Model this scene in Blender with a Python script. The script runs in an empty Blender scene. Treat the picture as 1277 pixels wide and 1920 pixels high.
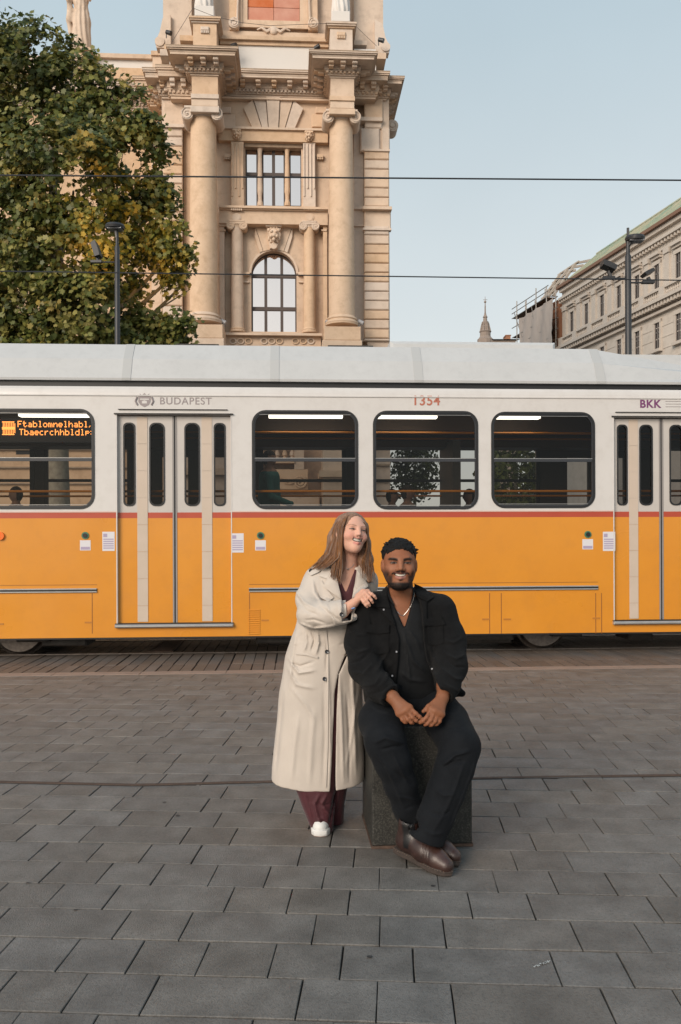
import bpy, math, random
import numpy as np
from mathutils import Vector, Matrix
from mathutils.bvhtree import BVHTree
R = math.radians
random.seed(7); np.random.seed(7)
S = bpy.context.scene
C = S.collection

# ---------------------------------------------------------------- camera
EYE = 1.49; FPX = 1600.0; HX = 638.5; HY = 1010.0; ROLL = 0.0037
cam_d = bpy.data.cameras.new('camera'); cam = bpy.data.objects.new('camera', cam_d); C.objects.link(cam)
cam_d.sensor_fit = 'VERTICAL'; cam_d.sensor_height = 36; cam_d.lens = 30
cam_d.shift_y = 50/1920; cam_d.clip_end = 3000; cam_d.clip_start = .05
cam.matrix_world = Matrix.Translation((0, 0, EYE)) @ Matrix.Rotation(R(90), 4, 'X') @ Matrix.Rotation(-ROLL, 4, 'Z')
S.camera = cam

# ---------------------------------------------------------------- daylight
SUN_EL = 24; SUN_AZ = 213          # soft light from behind the camera's left shoulder, through thin high cloud
w = bpy.data.worlds.new('World'); S.world = w; w.use_nodes = True
nt = w.node_tree; bg = nt.nodes['Background']
sky = nt.nodes.new('ShaderNodeTexSky'); sky.sky_type = 'NISHITA'; sky.sun_disc = False
sky.sun_elevation = R(SUN_EL); sky.sun_rotation = R(SUN_AZ); sky.air_density = 1.0; sky.dust_density = 2.2; sky.ozone_density = 1.0
BGS = .12
tc = nt.nodes.new('ShaderNodeTexCoord'); sx = nt.nodes.new('ShaderNodeSeparateXYZ'); nt.links.new(tc.outputs['Generated'], sx.inputs[0])
cr = nt.nodes.new('ShaderNodeValToRGB'); nt.links.new(sx.outputs['Z'], cr.inputs[0])          # thin veil of high cloud, paler towards the horizon
cr.color_ramp.elements[0].position = 0; cr.color_ramp.elements[0].color = (.73, .72, .675, 1)
cr.color_ramp.elements[1].position = .85; cr.color_ramp.elements[1].color = (.30, .44, .55, 1)
e_ = cr.color_ramp.elements.new(.22); e_.color = (.60, .625, .605, 1)
e_ = cr.color_ramp.elements.new(.5); e_.color = (.42, .50, .53, 1)
nz = nt.nodes.new('ShaderNodeTexNoise'); nz.inputs['Scale'].default_value = 2.2; nz.inputs['Detail'].default_value = 4; nt.links.new(tc.outputs['Generated'], nz.inputs['Vector'])
nm = nt.nodes.new('ShaderNodeMapRange'); nm.inputs[1].default_value = .3; nm.inputs[2].default_value = .7; nm.inputs[3].default_value = .95/BGS; nm.inputs[4].default_value = 1.06/BGS; nt.links.new(nz.outputs['Fac'], nm.inputs[0])
vm = nt.nodes.new('ShaderNodeVectorMath'); vm.operation = 'SCALE'; nt.links.new(cr.outputs[0], vm.inputs[0]); nt.links.new(nm.outputs[0], vm.inputs['Scale'])
mx = nt.nodes.new('ShaderNodeMix'); mx.data_type = 'RGBA'; mx.inputs[0].default_value = .84
nt.links.new(sky.outputs[0], mx.inputs[6]); nt.links.new(vm.outputs[0], mx.inputs[7]); nt.links.new(mx.outputs[2], bg.inputs[0])
bg.inputs[1].default_value = BGS
sd = bpy.data.lights.new('sun', 'SUN'); sun = bpy.data.objects.new('sun', sd); C.objects.link(sun)
sd.energy = 2.3; sd.angle = R(32); sd.color = (1, .87, .74)
az = R(SUN_AZ); el = R(SUN_EL)
sdir = Vector((math.sin(az)*math.cos(el), math.cos(az)*math.cos(el), math.sin(el)))
sun.rotation_euler = sdir.to_track_quat('Z', 'Y').to_euler()
sun.location = sdir*50
vs = S.view_settings; vs.view_transform = 'Standard'; vs.look = 'None'; vs.gamma = 1; vs.exposure = 0.42
vs.use_curve_mapping = False

# ---------------------------------------------------------------- helpers
def W(px, py, z):
    dx = px-HX; dy = HY-py; c, s = math.cos(ROLL), math.sin(ROLL)
    return Vector(((dx*c+dy*s)*z/FPX, z, EYE+(-dx*s+dy*c)*z/FPX))
def GP(px, py):
    d = W(px, py, 1); t = EYE/(EYE-d.z); return Vector((d.x*t, t, 0))
class Frame:
    """local frame: u along a facade, v away from the camera, h up"""
    def __init__(s, o, ang): s.o = Vector(o); s.a = ang; s.U = Vector((math.cos(ang), math.sin(ang), 0)); s.V = Vector((-math.sin(ang), math.cos(ang), 0))
    def px(s, px, py, v=0):
        d = W(px, py, 1)-Vector((0, 0, EYE)); e = Vector((0, 0, EYE))
        t = ((s.o+s.V*v-e).dot(s.V))/d.dot(s.V); p = e+d*t-s.o
        return p.dot(s.U), p.z
    def w(s, u, v, h): return s.o+s.U*u+s.V*v+Vector((0, 0, h))

def meta(o, label=None, cat=None, group=None, kind=None):
    if label: o['label'] = label
    if cat: o['category'] = cat
    if group: o['group'] = group
    if kind: o['kind'] = kind
    return o
def thing(name, label, cat, loc=(0, 0, 0), rz=0, group=None):
    o = bpy.data.objects.new(name, None); C.objects.link(o); o.location = loc; o.rotation_euler = (0, 0, rz)
    o.empty_display_size = .1
    return meta(o, label, cat, group)
def mkmesh(name, V, F, smooth=False, mi=None, col=None):
    me = bpy.data.meshes.new(name)
    V = np.asarray(V, dtype=np.float32).reshape(-1, 3)
    if isinstance(F, np.ndarray):
        n = len(F); k = F.shape[1]
        me.vertices.add(len(V)); me.vertices.foreach_set('co', V.ravel())
        me.loops.add(n*k); me.loops.foreach_set('vertex_index', F.astype(np.int32).ravel())
        me.polygons.add(n); me.polygons.foreach_set('loop_start', np.arange(n, dtype=np.int32)*k)
        me.update(calc_edges=True)
    else:
        me.from_pydata(V.tolist(), [], F); me.update()
    if smooth: me.polygons.foreach_set('use_smooth', np.ones(len(me.polygons), dtype=bool))
    if mi is not None: me.polygons.foreach_set('material_index', np.asarray(mi, dtype=np.int32))
    if col is not None:
        a = me.color_attributes.new('Col', 'FLOAT_COLOR', 'POINT')
        c = np.ones((len(V), 4), dtype=np.float32); c[:, :3] = col; a.data.foreach_set('color', c.ravel())
    me.validate()
    return me
def link(name, me, mat, parent=None, loc=None):
    o = bpy.data.objects.new(name, me); C.objects.link(o)
    for m in (mat if isinstance(mat, (list, tuple)) else [mat]):
        if len(me.materials) < 9 and m.name not in [x.name for x in me.materials]: me.materials.append(m)
    if parent: o.parent = parent
    if loc is not None: o.location = loc
    return o
class MB:
    def __init__(s): s.v = []; s.f = []; s.m = []
    def add(s, vs_, fs, m=0):
        n = len(s.v); s.v += [tuple(p) for p in vs_]; s.f += [tuple(i+n for i in f) for f in fs]; s.m += [m]*len(fs); return s
    def box(s, x0, x1, y0, y1, z0, z1, m=0, ch=0):
        if x0 > x1: x0, x1 = x1, x0
        if y0 > y1: y0, y1 = y1, y0
        if z0 > z1: z0, z1 = z1, z0
        if ch <= 0:
            s.add([(x0, y0, z0), (x1, y0, z0), (x1, y1, z0), (x0, y1, z0), (x0, y0, z1), (x1, y0, z1), (x1, y1, z1), (x0, y1, z1)],
                  [(0, 3, 2, 1), (4, 5, 6, 7), (0, 1, 5, 4), (1, 2, 6, 5), (2, 3, 7, 6), (3, 0, 4, 7)], m)
        else:   # chamfered on the front (min y) face
            c = min(ch, (x1-x0)*.45, (z1-z0)*.45)
            a = [(x0, y1, z0), (x1, y1, z0), (x1, y1, z1), (x0, y1, z1)]
            b = [(x0, y0+c, z0), (x1, y0+c, z0), (x1, y0+c, z1), (x0, y0+c, z1)]
            d = [(x0+c, y0, z0+c), (x1-c, y0, z0+c), (x1-c, y0, z1-c), (x0+c, y0, z1-c)]
            s.add(a+b+d, [(0, 3, 2, 1)][0:0]+[(3, 2, 1, 0)]+[(i, (i+1) % 4, 4+(i+1) % 4, 4+i) for i in range(4)]+[(4+i, 4+(i+1) % 4, 8+(i+1) % 4, 8+i) for i in range(4)]+[(8, 9, 10, 11)], m)
        return s
    def tube(s, pts, r, n=8, m=0, cap=True, flat=1.0):
        pts = [Vector(p) for p in pts]; N = len(pts)
        rr = r if isinstance(r, (list, tuple)) else [r]*N
        V = []; prev = None
        for i, p in enumerate(pts):
            t = (pts[min(i+1, N-1)]-pts[max(i-1, 0)])
            t = t.normalized() if t.length > 1e-9 else Vector((0, 0, 1))
            if prev is None: a = t.orthogonal().normalized()
            else:
                a = prev-t*prev.dot(t); a = a.normalized() if a.length > 1e-6 else t.orthogonal().normalized()
            prev = a; b = t.cross(a)
            for k in range(n):
                q = 2*math.pi*k/n; V.append(p+(a*math.cos(q)*flat+b*math.sin(q))*rr[i])
        F = [(i*n+k, i*n+(k+1) % n, (i+1)*n+(k+1) % n, (i+1)*n+k) for i in range(N-1) for k in range(n)]
        if cap: F += [tuple(range(n-1, -1, -1)), tuple((N-1)*n+k for k in range(n))]
        return s.add(V, F, m)
    def lathe(s, prof, c=(0, 0, 0), n=20, m=0, sq=1.0):
        """prof: [(radius, height)] around the z axis"""
        V = [(c[0]+r*math.cos(2*math.pi*k/n), c[1]+sq*r*math.sin(2*math.pi*k/n), c[2]+h) for r, h in prof for k in range(n)]
        N = len(prof); F = [(i*n+k, i*n+(k+1) % n, (i+1)*n+(k+1) % n, (i+1)*n+k) for i in range(N-1) for k in range(n)]
        F += [tuple(range(n-1, -1, -1)), tuple((N-1)*n+k for k in range(n))]
        return s.add(V, F, m)
    def prism(s, poly, y0, y1, m=0):
        """poly in x,z extruded along y"""
        n = len(poly)
        A = sum(poly[i][0]*poly[(i+1) % n][1]-poly[(i+1) % n][0]*poly[i][1] for i in range(n))
        if A < 0: poly = poly[::-1]
        V = [(x, y0, z) for x, z in poly]+[(x, y1, z) for x, z in poly]
        return s.add(V, [tuple(range(n)), tuple(range(2*n-1, n-1, -1))]+[((i+1) % n, i, n+i, n+(i+1) % n) for i in range(n)], m)
    def disc(s, c, r, y0, y1, n=20, m=0, rx=None):
        return s.prism([(c[0]+(rx or r)*math.cos(2*math.pi*k/n), c[1]+r*math.sin(2*math.pi*k/n)) for k in range(n)], y0, y1, m)
    def xf(s, M): s.v = [tuple(M @ Vector(p)) for p in s.v]; return s
    def ball(s, c, r, n=8, m=0, sc=(1, 1, 1)):
        prof = [(math.sin(math.pi*i/n)*1.0, -math.cos(math.pi*i/n)) for i in range(n+1)]
        V = [(c[0]+r*sc[0]*max(q, .01)*math.cos(2*math.pi*k/(2*n)), c[1]+r*sc[1]*max(q, .01)*math.sin(2*math.pi*k/(2*n)), c[2]+r*sc[2]*h) for q, h in prof for k in range(2*n)]
        n2 = 2*n; F = [(i*n2+k, i*n2+(k+1) % n2, (i+1)*n2+(k+1) % n2, (i+1)*n2+k) for i in range(n) for k in range(n2)]
        return s.add(V, F, m)
    def build(s, name, mat, parent=None, smooth=False, loc=None, off=None):
        v = s.v if off is None else [(p[0]-off[0], p[1]-off[1], p[2]-off[2]) for p in s.v]
        me = mkmesh(name, v, s.f, smooth, s.m)
        for m_ in (mat if isinstance(mat, (list, tuple)) else [mat]): me.materials.append(m_)
        if smooth: 
            try: me.set_sharp_from_angle(angle=R(38))
            except Exception: pass
        o = bpy.data.objects.new(name, me); C.objects.link(o)
        if parent: o.parent = parent
        if loc is not None: o.location = loc
        return o
def copy_tree(o, parent=None):
    c = o.copy(); C.objects.link(c); c.parent = parent
    for ch in list(o.children): copy_tree(ch, c)
    return c

def material(name, c1, c2=None, rough=.6, metal=0, scale=3., detail=5, bump=0, bscale=None, coords='Object', spec=.5,
             coat=0, stretch=None, c3=None, s3=20, a3=.3, attr=None, rnd=0, trans=0, sheen=0, alpha=None, wave=None, sss=0):
    m = bpy.data.materials.new(name); m.use_nodes = True; n = m.node_tree; L = n.links; b = n.nodes['Principled BSDF']
    b.inputs['Roughness'].default_value = rough; b.inputs['Metallic'].default_value = metal
    b.inputs['Specular IOR Level'].default_value = spec; b.inputs['Coat Weight'].default_value = coat
    b.inputs['Coat Roughness'].default_value = .12
    if sheen: b.inputs['Sheen Weight'].default_value = sheen; b.inputs['Sheen Roughness'].default_value = .4
    if sss: b.inputs['Subsurface Weight'].default_value = sss; b.inputs['Subsurface Radius'].default_value = (.012, .005, .003); b.inputs['Subsurface Scale'].default_value = 1
    if coords == 'World': g = n.nodes.new('ShaderNodeNewGeometry'); vec = g.outputs['Position']
    else: g = n.nodes.new('ShaderNodeTexCoord'); vec = g.outputs[coords]
    if stretch:
        mp = n.nodes.new('ShaderNodeMapping'); mp.inputs['Scale'].default_value = stretch; L.new(vec, mp.inputs['Vector']); vec = mp.outputs[0]
    def noise(sc, de=5, ro=.6):
        t = n.nodes.new('ShaderNodeTexNoise'); t.inputs['Scale'].default_value = sc; t.inputs['Detail'].default_value = de; t.inputs['Roughness'].default_value = ro
        L.new(vec, t.inputs['Vector']); return t.outputs['Fac']
    def mix(kind, f, a, bb):
        x = n.nodes.new('ShaderNodeMix'); x.data_type = 'RGBA'; x.blend_type = kind
        for sock, val in ((x.inputs[0], f), (x.inputs[6], a), (x.inputs[7], bb)):
            if isinstance(val, (int, float)): sock.default_value = val
            elif isinstance(val, (tuple, list)): sock.default_value = (*val[:3], 1)
            else: L.new(val, sock)
        return x.outputs[2]
    def ramp(f, lo, hi):
        r_ = n.nodes.new('ShaderNodeMapRange'); r_.inputs[1].default_value = lo; r_.inputs[2].default_value = hi; L.new(f, r_.inputs[0]); return r_.outputs[0]
    colr = None
    if attr:
        a = n.nodes.new('ShaderNodeAttribute'); a.attribute_name = attr; colr = a.outputs['Color']
        if c2: colr = mix('MULTIPLY', 1.0, colr, mix('MIX', ramp(noise(scale, detail), .3, .7), c1, c2))
    elif c2: colr = mix('MIX', ramp(noise(scale, detail), .3, .7), c1, c2)
    if c3: colr = mix('MIX', None or _mul(n, L, ramp(noise(s3, 4, .7), .48, .75), a3), colr if colr else c1, c3)
    if rnd:
        oi = n.nodes.new('ShaderNodeObjectInfo'); at = n.nodes.new('ShaderNodeAttribute'); at.attribute_name = 'tone'
        ad = n.nodes.new('ShaderNodeMath'); ad.operation = 'ADD'; L.new(oi.outputs['Random'], ad.inputs[0]); L.new(at.outputs['Fac'], ad.inputs[1])
        fr = n.nodes.new('ShaderNodeMath'); fr.operation = 'FRACT'; L.new(ad.outputs[0], fr.inputs[0])
        r_ = n.nodes.new('ShaderNodeMapRange'); r_.inputs[3].default_value = 1-rnd; r_.inputs[4].default_value = 1+rnd; L.new(fr.outputs[0], r_.inputs[0])
        hs = n.nodes.new('ShaderNodeHueSaturation'); L.new(r_.outputs[0], hs.inputs['Value'])
        r2 = n.nodes.new('ShaderNodeMath'); r2.operation = 'MULTIPLY'; r2.inputs[1].default_value = 7.31; L.new(fr.outputs[0], r2.inputs[0])
        r3 = n.nodes.new('ShaderNodeMath'); r3.operation = 'FRACT'; L.new(r2.outputs[0], r3.inputs[0])
        r4 = n.nodes.new('ShaderNodeMapRange'); r4.inputs[3].default_value = .7; r4.inputs[4].default_value = 1.3; L.new(r3.outputs[0], r4.inputs[0]); L.new(r4.outputs[0], hs.inputs['Saturation'])
        if colr: L.new(colr, hs.inputs['Color'])
        else: hs.inputs['Color'].default_value = (*c1, 1)
        colr = hs.outputs[0]
    if colr is None: b.inputs['Base Color'].default_value = (*c1, 1)
    else: L.new(colr, b.inputs['Base Color'])
    if bump:
        bp = n.nodes.new('ShaderNodeBump'); bp.inputs['Strength'].default_value = min(1, bump); bp.inputs['Distance'].default_value = .004*max(1, bump)
        L.new(noise(bscale or scale*6, 6, .65), bp.inputs['Height']); L.new(bp.outputs[0], b.inputs['Normal'])
        L.new(ramp2(n, L, noise((bscale or scale*6)*.4, 3), rough-.08, rough+.08), b.inputs['Roughness'])
    if trans:
        out = n.nodes['Material Output']; tr = n.nodes.new('ShaderNodeBsdfTranslucent'); ms = n.nodes.new('ShaderNodeMixShader'); ms.inputs[0].default_value = trans
        if colr: L.new(colr, tr.inputs[0])
        L.new(b.outputs[0], ms.inputs[1]); L.new(tr.outputs[0], ms.inputs[2]); L.new(ms.outputs[0], out.inputs[0])
    return m
def _mul(n, L, f, k):
    x = n.nodes.new('ShaderNodeMath'); x.operation = 'MULTIPLY'; L.new(f, x.inputs[0]); x.inputs[1].default_value = k; return x.outputs[0]
def ramp2(n, L, f, lo, hi):
    r_ = n.nodes.new('ShaderNodeMapRange'); r_.inputs[1].default_value = .3; r_.inputs[2].default_value = .7; r_.inputs[3].default_value = max(.02, lo); r_.inputs[4].default_value = hi; L.new(f, r_.inputs[0]); return r_.outputs[0]
def emit(name, c, s):
    m = bpy.data.materials.new(name); m.use_nodes = True; n = m.node_tree; b = n.nodes['Principled BSDF']
    b.inputs['Base Color'].default_value = (*c, 1); b.inputs['Emission Color'].default_value = (*c, 1); b.inputs['Emission Strength'].default_value = s; return m
def glass(name, tint, refl=.06, gloss=(1, 1, 1), rough=.02):
    """thin glazing: tinted see-through plus a mirror layer that grows at grazing angles"""
    m = bpy.data.materials.new(name); m.use_nodes = True; n = m.node_tree; L = n.links; out = n.nodes['Material Output']
    n.nodes.remove(n.nodes['Principled BSDF'])
    tr = n.nodes.new('ShaderNodeBsdfTransparent'); tr.inputs[0].default_value = (*tint, 1)
    gl = n.nodes.new('ShaderNodeBsdfGlossy'); gl.inputs['Roughness'].default_value = rough; gl.inputs[0].default_value = (*gloss, 1)
    lw = n.nodes.new('ShaderNodeLayerWeight'); lw.inputs[0].default_value = .25
    mr = n.nodes.new('ShaderNodeMapRange'); mr.inputs[3].default_value = refl; mr.inputs[4].default_value = 1; L.new(lw.outputs['Fresnel'], mr.inputs[0]); mr.inputs[1].default_value = .02
    ms = n.nodes.new('ShaderNodeMixShader'); L.new(mr.outputs[0], ms.inputs[0]); L.new(tr.outputs[0], ms.inputs[1]); L.new(gl.outputs[0], ms.inputs[2]); L.new(ms.outputs[0], out.inputs[0])
    return m

def text_mb(txt, size, bold=0, spacing=1.0):
    """flat lettering as triangles in the x,z plane, origin at its centre"""
    cu = bpy.data.curves.new('lettering', 'FONT'); cu.body = txt; cu.size = size; cu.align_x = 'CENTER'; cu.align_y = 'CENTER'; cu.offset = bold; cu.space_character = spacing; cu.extrude = .0008
    o = bpy.data.objects.new('lettering', cu); C.objects.link(o)
    dg = bpy.context.evaluated_depsgraph_get(); me = bpy.data.meshes.new_from_object(o.evaluated_get(dg))
    mb = MB(); mb.add([(v.co.x, -v.co.z, v.co.y) for v in me.vertices], [tuple(p.vertices) for p in me.polygons])
    bpy.data.objects.remove(o); bpy.data.curves.remove(cu); bpy.data.meshes.remove(me)
    return mb
def rrect(x0, x1, z0, z1, r, n=6):
    P = []
    for cx, cz, a in ((x1-r, z1-r, 0), (x0+r, z1-r, 90), (x0+r, z0+r, 180), (x1-r, z0+r, 270)):
        for k in range(n+1): q = R(a+90*k/n); P.append((cx+r*math.cos(q), cz+r*math.sin(q)))
    return P
def ring(mb, outer, inner, y0, y1, m=0):
    """frame between two loops with equally many points, from y0 (front) to y1"""
    n = len(outer); V = [(x, y0, z) for x, z in outer]+[(x, y0, z) for x, z in inner]+[(x, y1, z) for x, z in outer]+[(x, y1, z) for x, z in inner]
    F = []
    for i in range(n):
        j = (i+1) % n
        F += [(i, j, n+j, n+i)[::-1], (n+i, n+j, 3*n+j, 3*n+i)[::-1], (j, i, 2*n+i, 2*n+j)[::-1], (2*n+j, 2*n+i, 3*n+i, 3*n+j)[::-1]]
    mb.add(V, F, m)
def holed(mb, cell, hole, y0, y1, m=0):
    """rectangular wall piece with a rounded hole; cell=(x0,x1,z0,z1), hole=loop"""
    cx = sum(p[0] for p in hole)/len(hole); cz = sum(p[1] for p in hole)/len(hole)
    x0, x1, z0, z1 = cell
    def outr(dx, dz):
        t = 1e9
        if dx > 1e-9: t = min(t, (x1-cx)/dx)
        if dx < -1e-9: t = min(t, (x0-cx)/dx)
        if dz > 1e-9: t = min(t, (z1-cz)/dz)
        if dz < -1e-9: t = min(t, (z0-cz)/dz)
        return (cx+dx*t, cz+dz*t)
    items = []
    for x, z in hole: items.append((math.atan2(z-cz, x-cx), (x, z), outr(x-cx, z-cz)))
    H = [(math.atan2(z-cz, x-cx), (x, z)) for x, z in hole]; H.sort()
    for x, z in ((x0, z0), (x1, z0), (x1, z1), (x0, z1)):
        a = math.atan2(z-cz, x-cx)
        # where this ray meets the hole
        for i in range(len(H)):
            a0, p0 = H[i-1]; a1, p1 = H[i]
            if i == 0: a0 -= 2*math.pi
            if a0 <= a <= a1 or (i == 0 and a0 <= a-2*math.pi <= a1):
                dx, dz = math.cos(a), math.sin(a); ex, ez = p1[0]-p0[0], p1[1]-p0[1]
                den = dx*ez-dz*ex
                if abs(den) < 1e-12: q = p0
                else:
                    t = ((p0[0]-cx)*ez-(p0[1]-cz)*ex)/den; q = (cx+dx*t, cz+dz*t)
                items.append((a, q, (x, z)))
    items.sort(key=lambda t: t[0])
    ring(mb, [t[2] for t in items], [t[1] for t in items], y0, y1, m)
# ---------------------------------------------------------------- ground
TR = Frame((0, 10.77, 0), R(3.27))        # near side wall of the tram
GV = Frame((0, 0, 0), R(-3.52))           # the paving's rows
M_pave = material('paving_granite', (.104, .0965, .088), (.192, .178, .163), rough=.5, scale=5.5, detail=9, bump=1.2, bscale=150, coords='World', c3=(.045, .040, .036), s3=75, a3=.62, rnd=.11, spec=.4)
M_grout = material('joint_grit', (.022, .017, .014), (.05, .038, .031), rough=.9, scale=60, bump=1, bscale=400, coords='World')
M_sett = material('track_sett', (.10, .083, .071), (.14, .115, .098), rough=.6, scale=3, bump=.8, bscale=180, coords='World', rnd=.14, c3=(.05, .04, .035), s3=90, a3=.35)
M_kerb = material('kerb_granite', (.23, .17, .14), (.30, .225, .185), rough=.65, scale=5, bump=.6, bscale=160, coords='World', c3=(.12, .09, .07), s3=60, a3=.3)
M_rail = material('rail_steel', (.10, .085, .075), (.20, .17, .15), rough=.4, metal=.7, scale=20, coords='World')
M_rust = material('rusty_strip', (.05, .030, .022), (.10, .06, .042), rough=.75, scale=30, bump=.7, bscale=200, coords='World')
M_ground = material('far_asphalt', (.07, .065, .06), (.1, .09, .085), rough=.8, scale=1.2, bump=.5, bscale=60, coords='World')

g = MB(); g.add([(-900, -300, -.06), (900, -300, -.06), (900, 1200, -.06), (-900, 1200, -.06)], [(0, 1, 2, 3)])
meta(g.build('ground', M_ground), kind='structure')
# square beyond the track
g = MB(); u0 = TR.w(-60, 2.6, 0)
g.add([TR.w(-80, 2.9, -.02), TR.w(80, 2.9, -.02), TR.w(80, 27, -.02), TR.w(-80, 27, -.02)], [(0, 1, 2, 3)])
meta(g.build('square', M_ground), kind='structure')

joint_src = [
 (0, 1480, 3.04, [(15, 30), (695, 58), (1180, 75), (410, 135), (738, 143), (990, 152), (1252, 155), (178, 225), (520, 232), (1065, 248), (242, 332), (560, 340), (842, 348), (1130, 355), (302, 452), (610, 462), (910, 468), (1222, 475), (325, 585), (650, 595), (40, 695), (712, 748), (1068, 762), (55, 875), (405, 918), (785, 930), (1165, 940), (448, 1125), (865, 1145), (105, 1290), (550, 1300)]),
 (400, 1560, 2.902, [(108, 28), (640, 45), (475, 120), (767, 130), (1055, 165), (298, 232), (605, 238), (905, 245), (1225, 290), (92, 355), (417, 362), (740, 370), (553, 517), (905, 525), (325, 680), (700, 692), (1088, 705), (472, 892), (890, 905), (220, 1020), (655, 1030)]),
 (840, 1540, 2.922, [(298, 25), (563, 28), (828, 32), (1095, 35), (462, 105), (745, 113), (1270, 95), (360, 208), (662, 218), (1245, 210), (257, 325), (575, 330), (893, 340), (1205, 345), (120, 452), (455, 465), (1133, 478), (702, 625), (1070, 635), (590, 800), (975, 810), (878, 1010), (1265, 985)]),
 (0, 1220, 3.99, [(460, 207), (655, 207), (1038, 205), (285, 243), (685, 240), (880, 240), (1262, 250), (120, 280), (322, 282), (525, 283), (725, 283), (930, 287), (1135, 290), (150, 328), (342, 335), (545, 335), (745, 337), (1165, 345), (168, 380), (368, 383), (570, 387), (775, 388), (1002, 395), (1220, 400), (185, 435), (393, 440), (595, 445), (810, 450), (1040, 455), (1260, 465), (198, 487), (413, 498), (630, 505), (845, 512), (1085, 517), (440, 567), (652, 575), (890, 582), (1130, 587), (62, 632), (455, 643), (690, 650), (935, 657), (1190, 660), (87, 715), (325, 723), (515, 725), (722, 730), (987, 737), (1245, 745), (108, 802), (325, 820), (755, 815), (1040, 822), (125, 900), (362, 903), (1092, 920), (455, 975), (1190, 985)]),
 (880, 1200, 3.217, [(30, 195), (333, 198), (487, 198), (647, 202), (957, 207), (1115, 207), (127, 227), (287, 228), (442, 230), (603, 232), (762, 235), (928, 240), (1087, 243), (225, 262), (388, 262), (553, 265), (880, 270), (1055, 275), (160, 295), (502, 303), (672, 303), (842, 307), (1187, 315), (98, 332), (277, 337), (457, 340), (628, 340), (810, 345), (978, 345), (1160, 350), (213, 377), (570, 383), (747, 383), (940, 387), (142, 420), (513, 425), (705, 430), (895, 433), (67, 467), (260, 470), (450, 472), (650, 475), (843, 480), (1040, 485), (1233, 490), (390, 523), (595, 528), (793, 533), (1205, 545), (108, 572), (317, 577), (740, 590), (957, 595), (1170, 600), (238, 635), (458, 642), (687, 650), (910, 658), (1133, 665), (158, 705), (392, 710), (843, 722), (1080, 730), (298, 785), (762, 787), (1005, 790), (1240, 790), (205, 865), (457, 865), (707, 868), (962, 878), (1213, 880), (115, 930), (635, 940), (903, 950), (1165, 955), (282, 1015), (557, 1020), (1110, 1035), (193, 1102), (487, 1105), (772, 1115), (1068, 1120)]),
]
PITCH = .2475; V0 = 2.878
rowj = {}
for ox, oy, sc, L_ in joint_src:
    for x, y in L_:
        p = GP(ox+x/sc, oy+y/sc); u = p.dot(GV.U); v = p.dot(GV.V); r_ = math.floor((v-V0)/PITCH); rowj.setdefault(r_, []).append(u)
stones = []
rs = random.Random(3)
for r_ in range(-9, 30):
    vmid = V0+(r_+.5)*PITCH; lim = max(3.0, vmid*.52+1.2)
    js = sorted(rowj.get(r_, [rs.uniform(-.2, .2)])); J = [js[0]]
    for a in js[1:]:
        gap = a-J[-1]
        if gap < .13: continue
        n_ = max(1, round(gap/PITCH)); n_ = 1 if gap < .62 else n_
        k = 0; base = J[-1]
        while n_-k > 2:
            st = 2 if (rs.random() < .4 and n_-k > 3) else 1
            k += st; J.append(base+gap*k/n_)
        J.append(a)
    while J[0] > -lim: J.insert(0, J[0]-PITCH*(2 if rs.random() < .35 else 1)+rs.uniform(-.004, .004))
    while J[-1] < lim: J.append(J[-1]+PITCH*(2 if rs.random() < .35 else 1)+rs.uniform(-.004, .004))
    for a, b in zip(J, J[1:]):
        p = GV.w((a+b)/2, vmid, 0)
        if (p-TR.o).dot(TR.V) > -1.1: continue
        stones.append((a, b, r_, p))
def stone_mesh(L_, Wd, seed, th=.03, m='paving_stone'):
    q = random.Random(seed); hx, hy = L_/2, Wd/2; c = .0022
    n = 6; loop = []
    for (x0, y0, x1, y1, k) in ((-hx, -hy, hx, -hy, 4), (hx, -hy, hx, hy, 2), (hx, hy, -hx, hy, 4), (-hx, hy, -hx, -hy, 2)):
        for i in range(k):
            t = i/k; x = x0+(x1-x0)*t; y = y0+(y1-y0)*t
            loop.append((x+q.uniform(-.0012, .0012), y+q.uniform(-.0012, .0012)))
    N = len(loop); V = [(x, y, -th) for x, y in loop]+[(x, y, -c) for x, y in loop]+[(x*(1-c/hx), y*(1-c/hy), 0) for x, y in loop]
    F = [(i, (i+1) % N, N+(i+1) % N, N+i) for i in range(N)]+[(N+i, N+(i+1) % N, 2*N+(i+1) % N, 2*N+i) for i in range(N)]+[tuple(range(2*N, 3*N))]
    return V, F
pv = MB(); a = GV
pts = [GV.w(-9, -2.2, -.014), GV.w(9, -2.2, -.014), TR.w(9, -1.15, -.014), TR.w(-9, -1.15, -.014)]
pv.add(pts, [(0, 1, 2, 3)])
pave = meta(pv.build('pavement', M_grout), kind='structure')
def vis(p):
    if p.y < .6: return 0
    x = HX+p.x*FPX/p.y; y = HY+EYE*FPX/p.y
    inside = -60 < x < 1337 and y < 1990
    return (1e6 if inside else 0)+1/p.y
stones.sort(key=lambda s_: -vis(s_[3]))
cache = {}
def lq(L_): return round(L_/.006)*.006
restV, restF, restT = [], [], []
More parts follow.
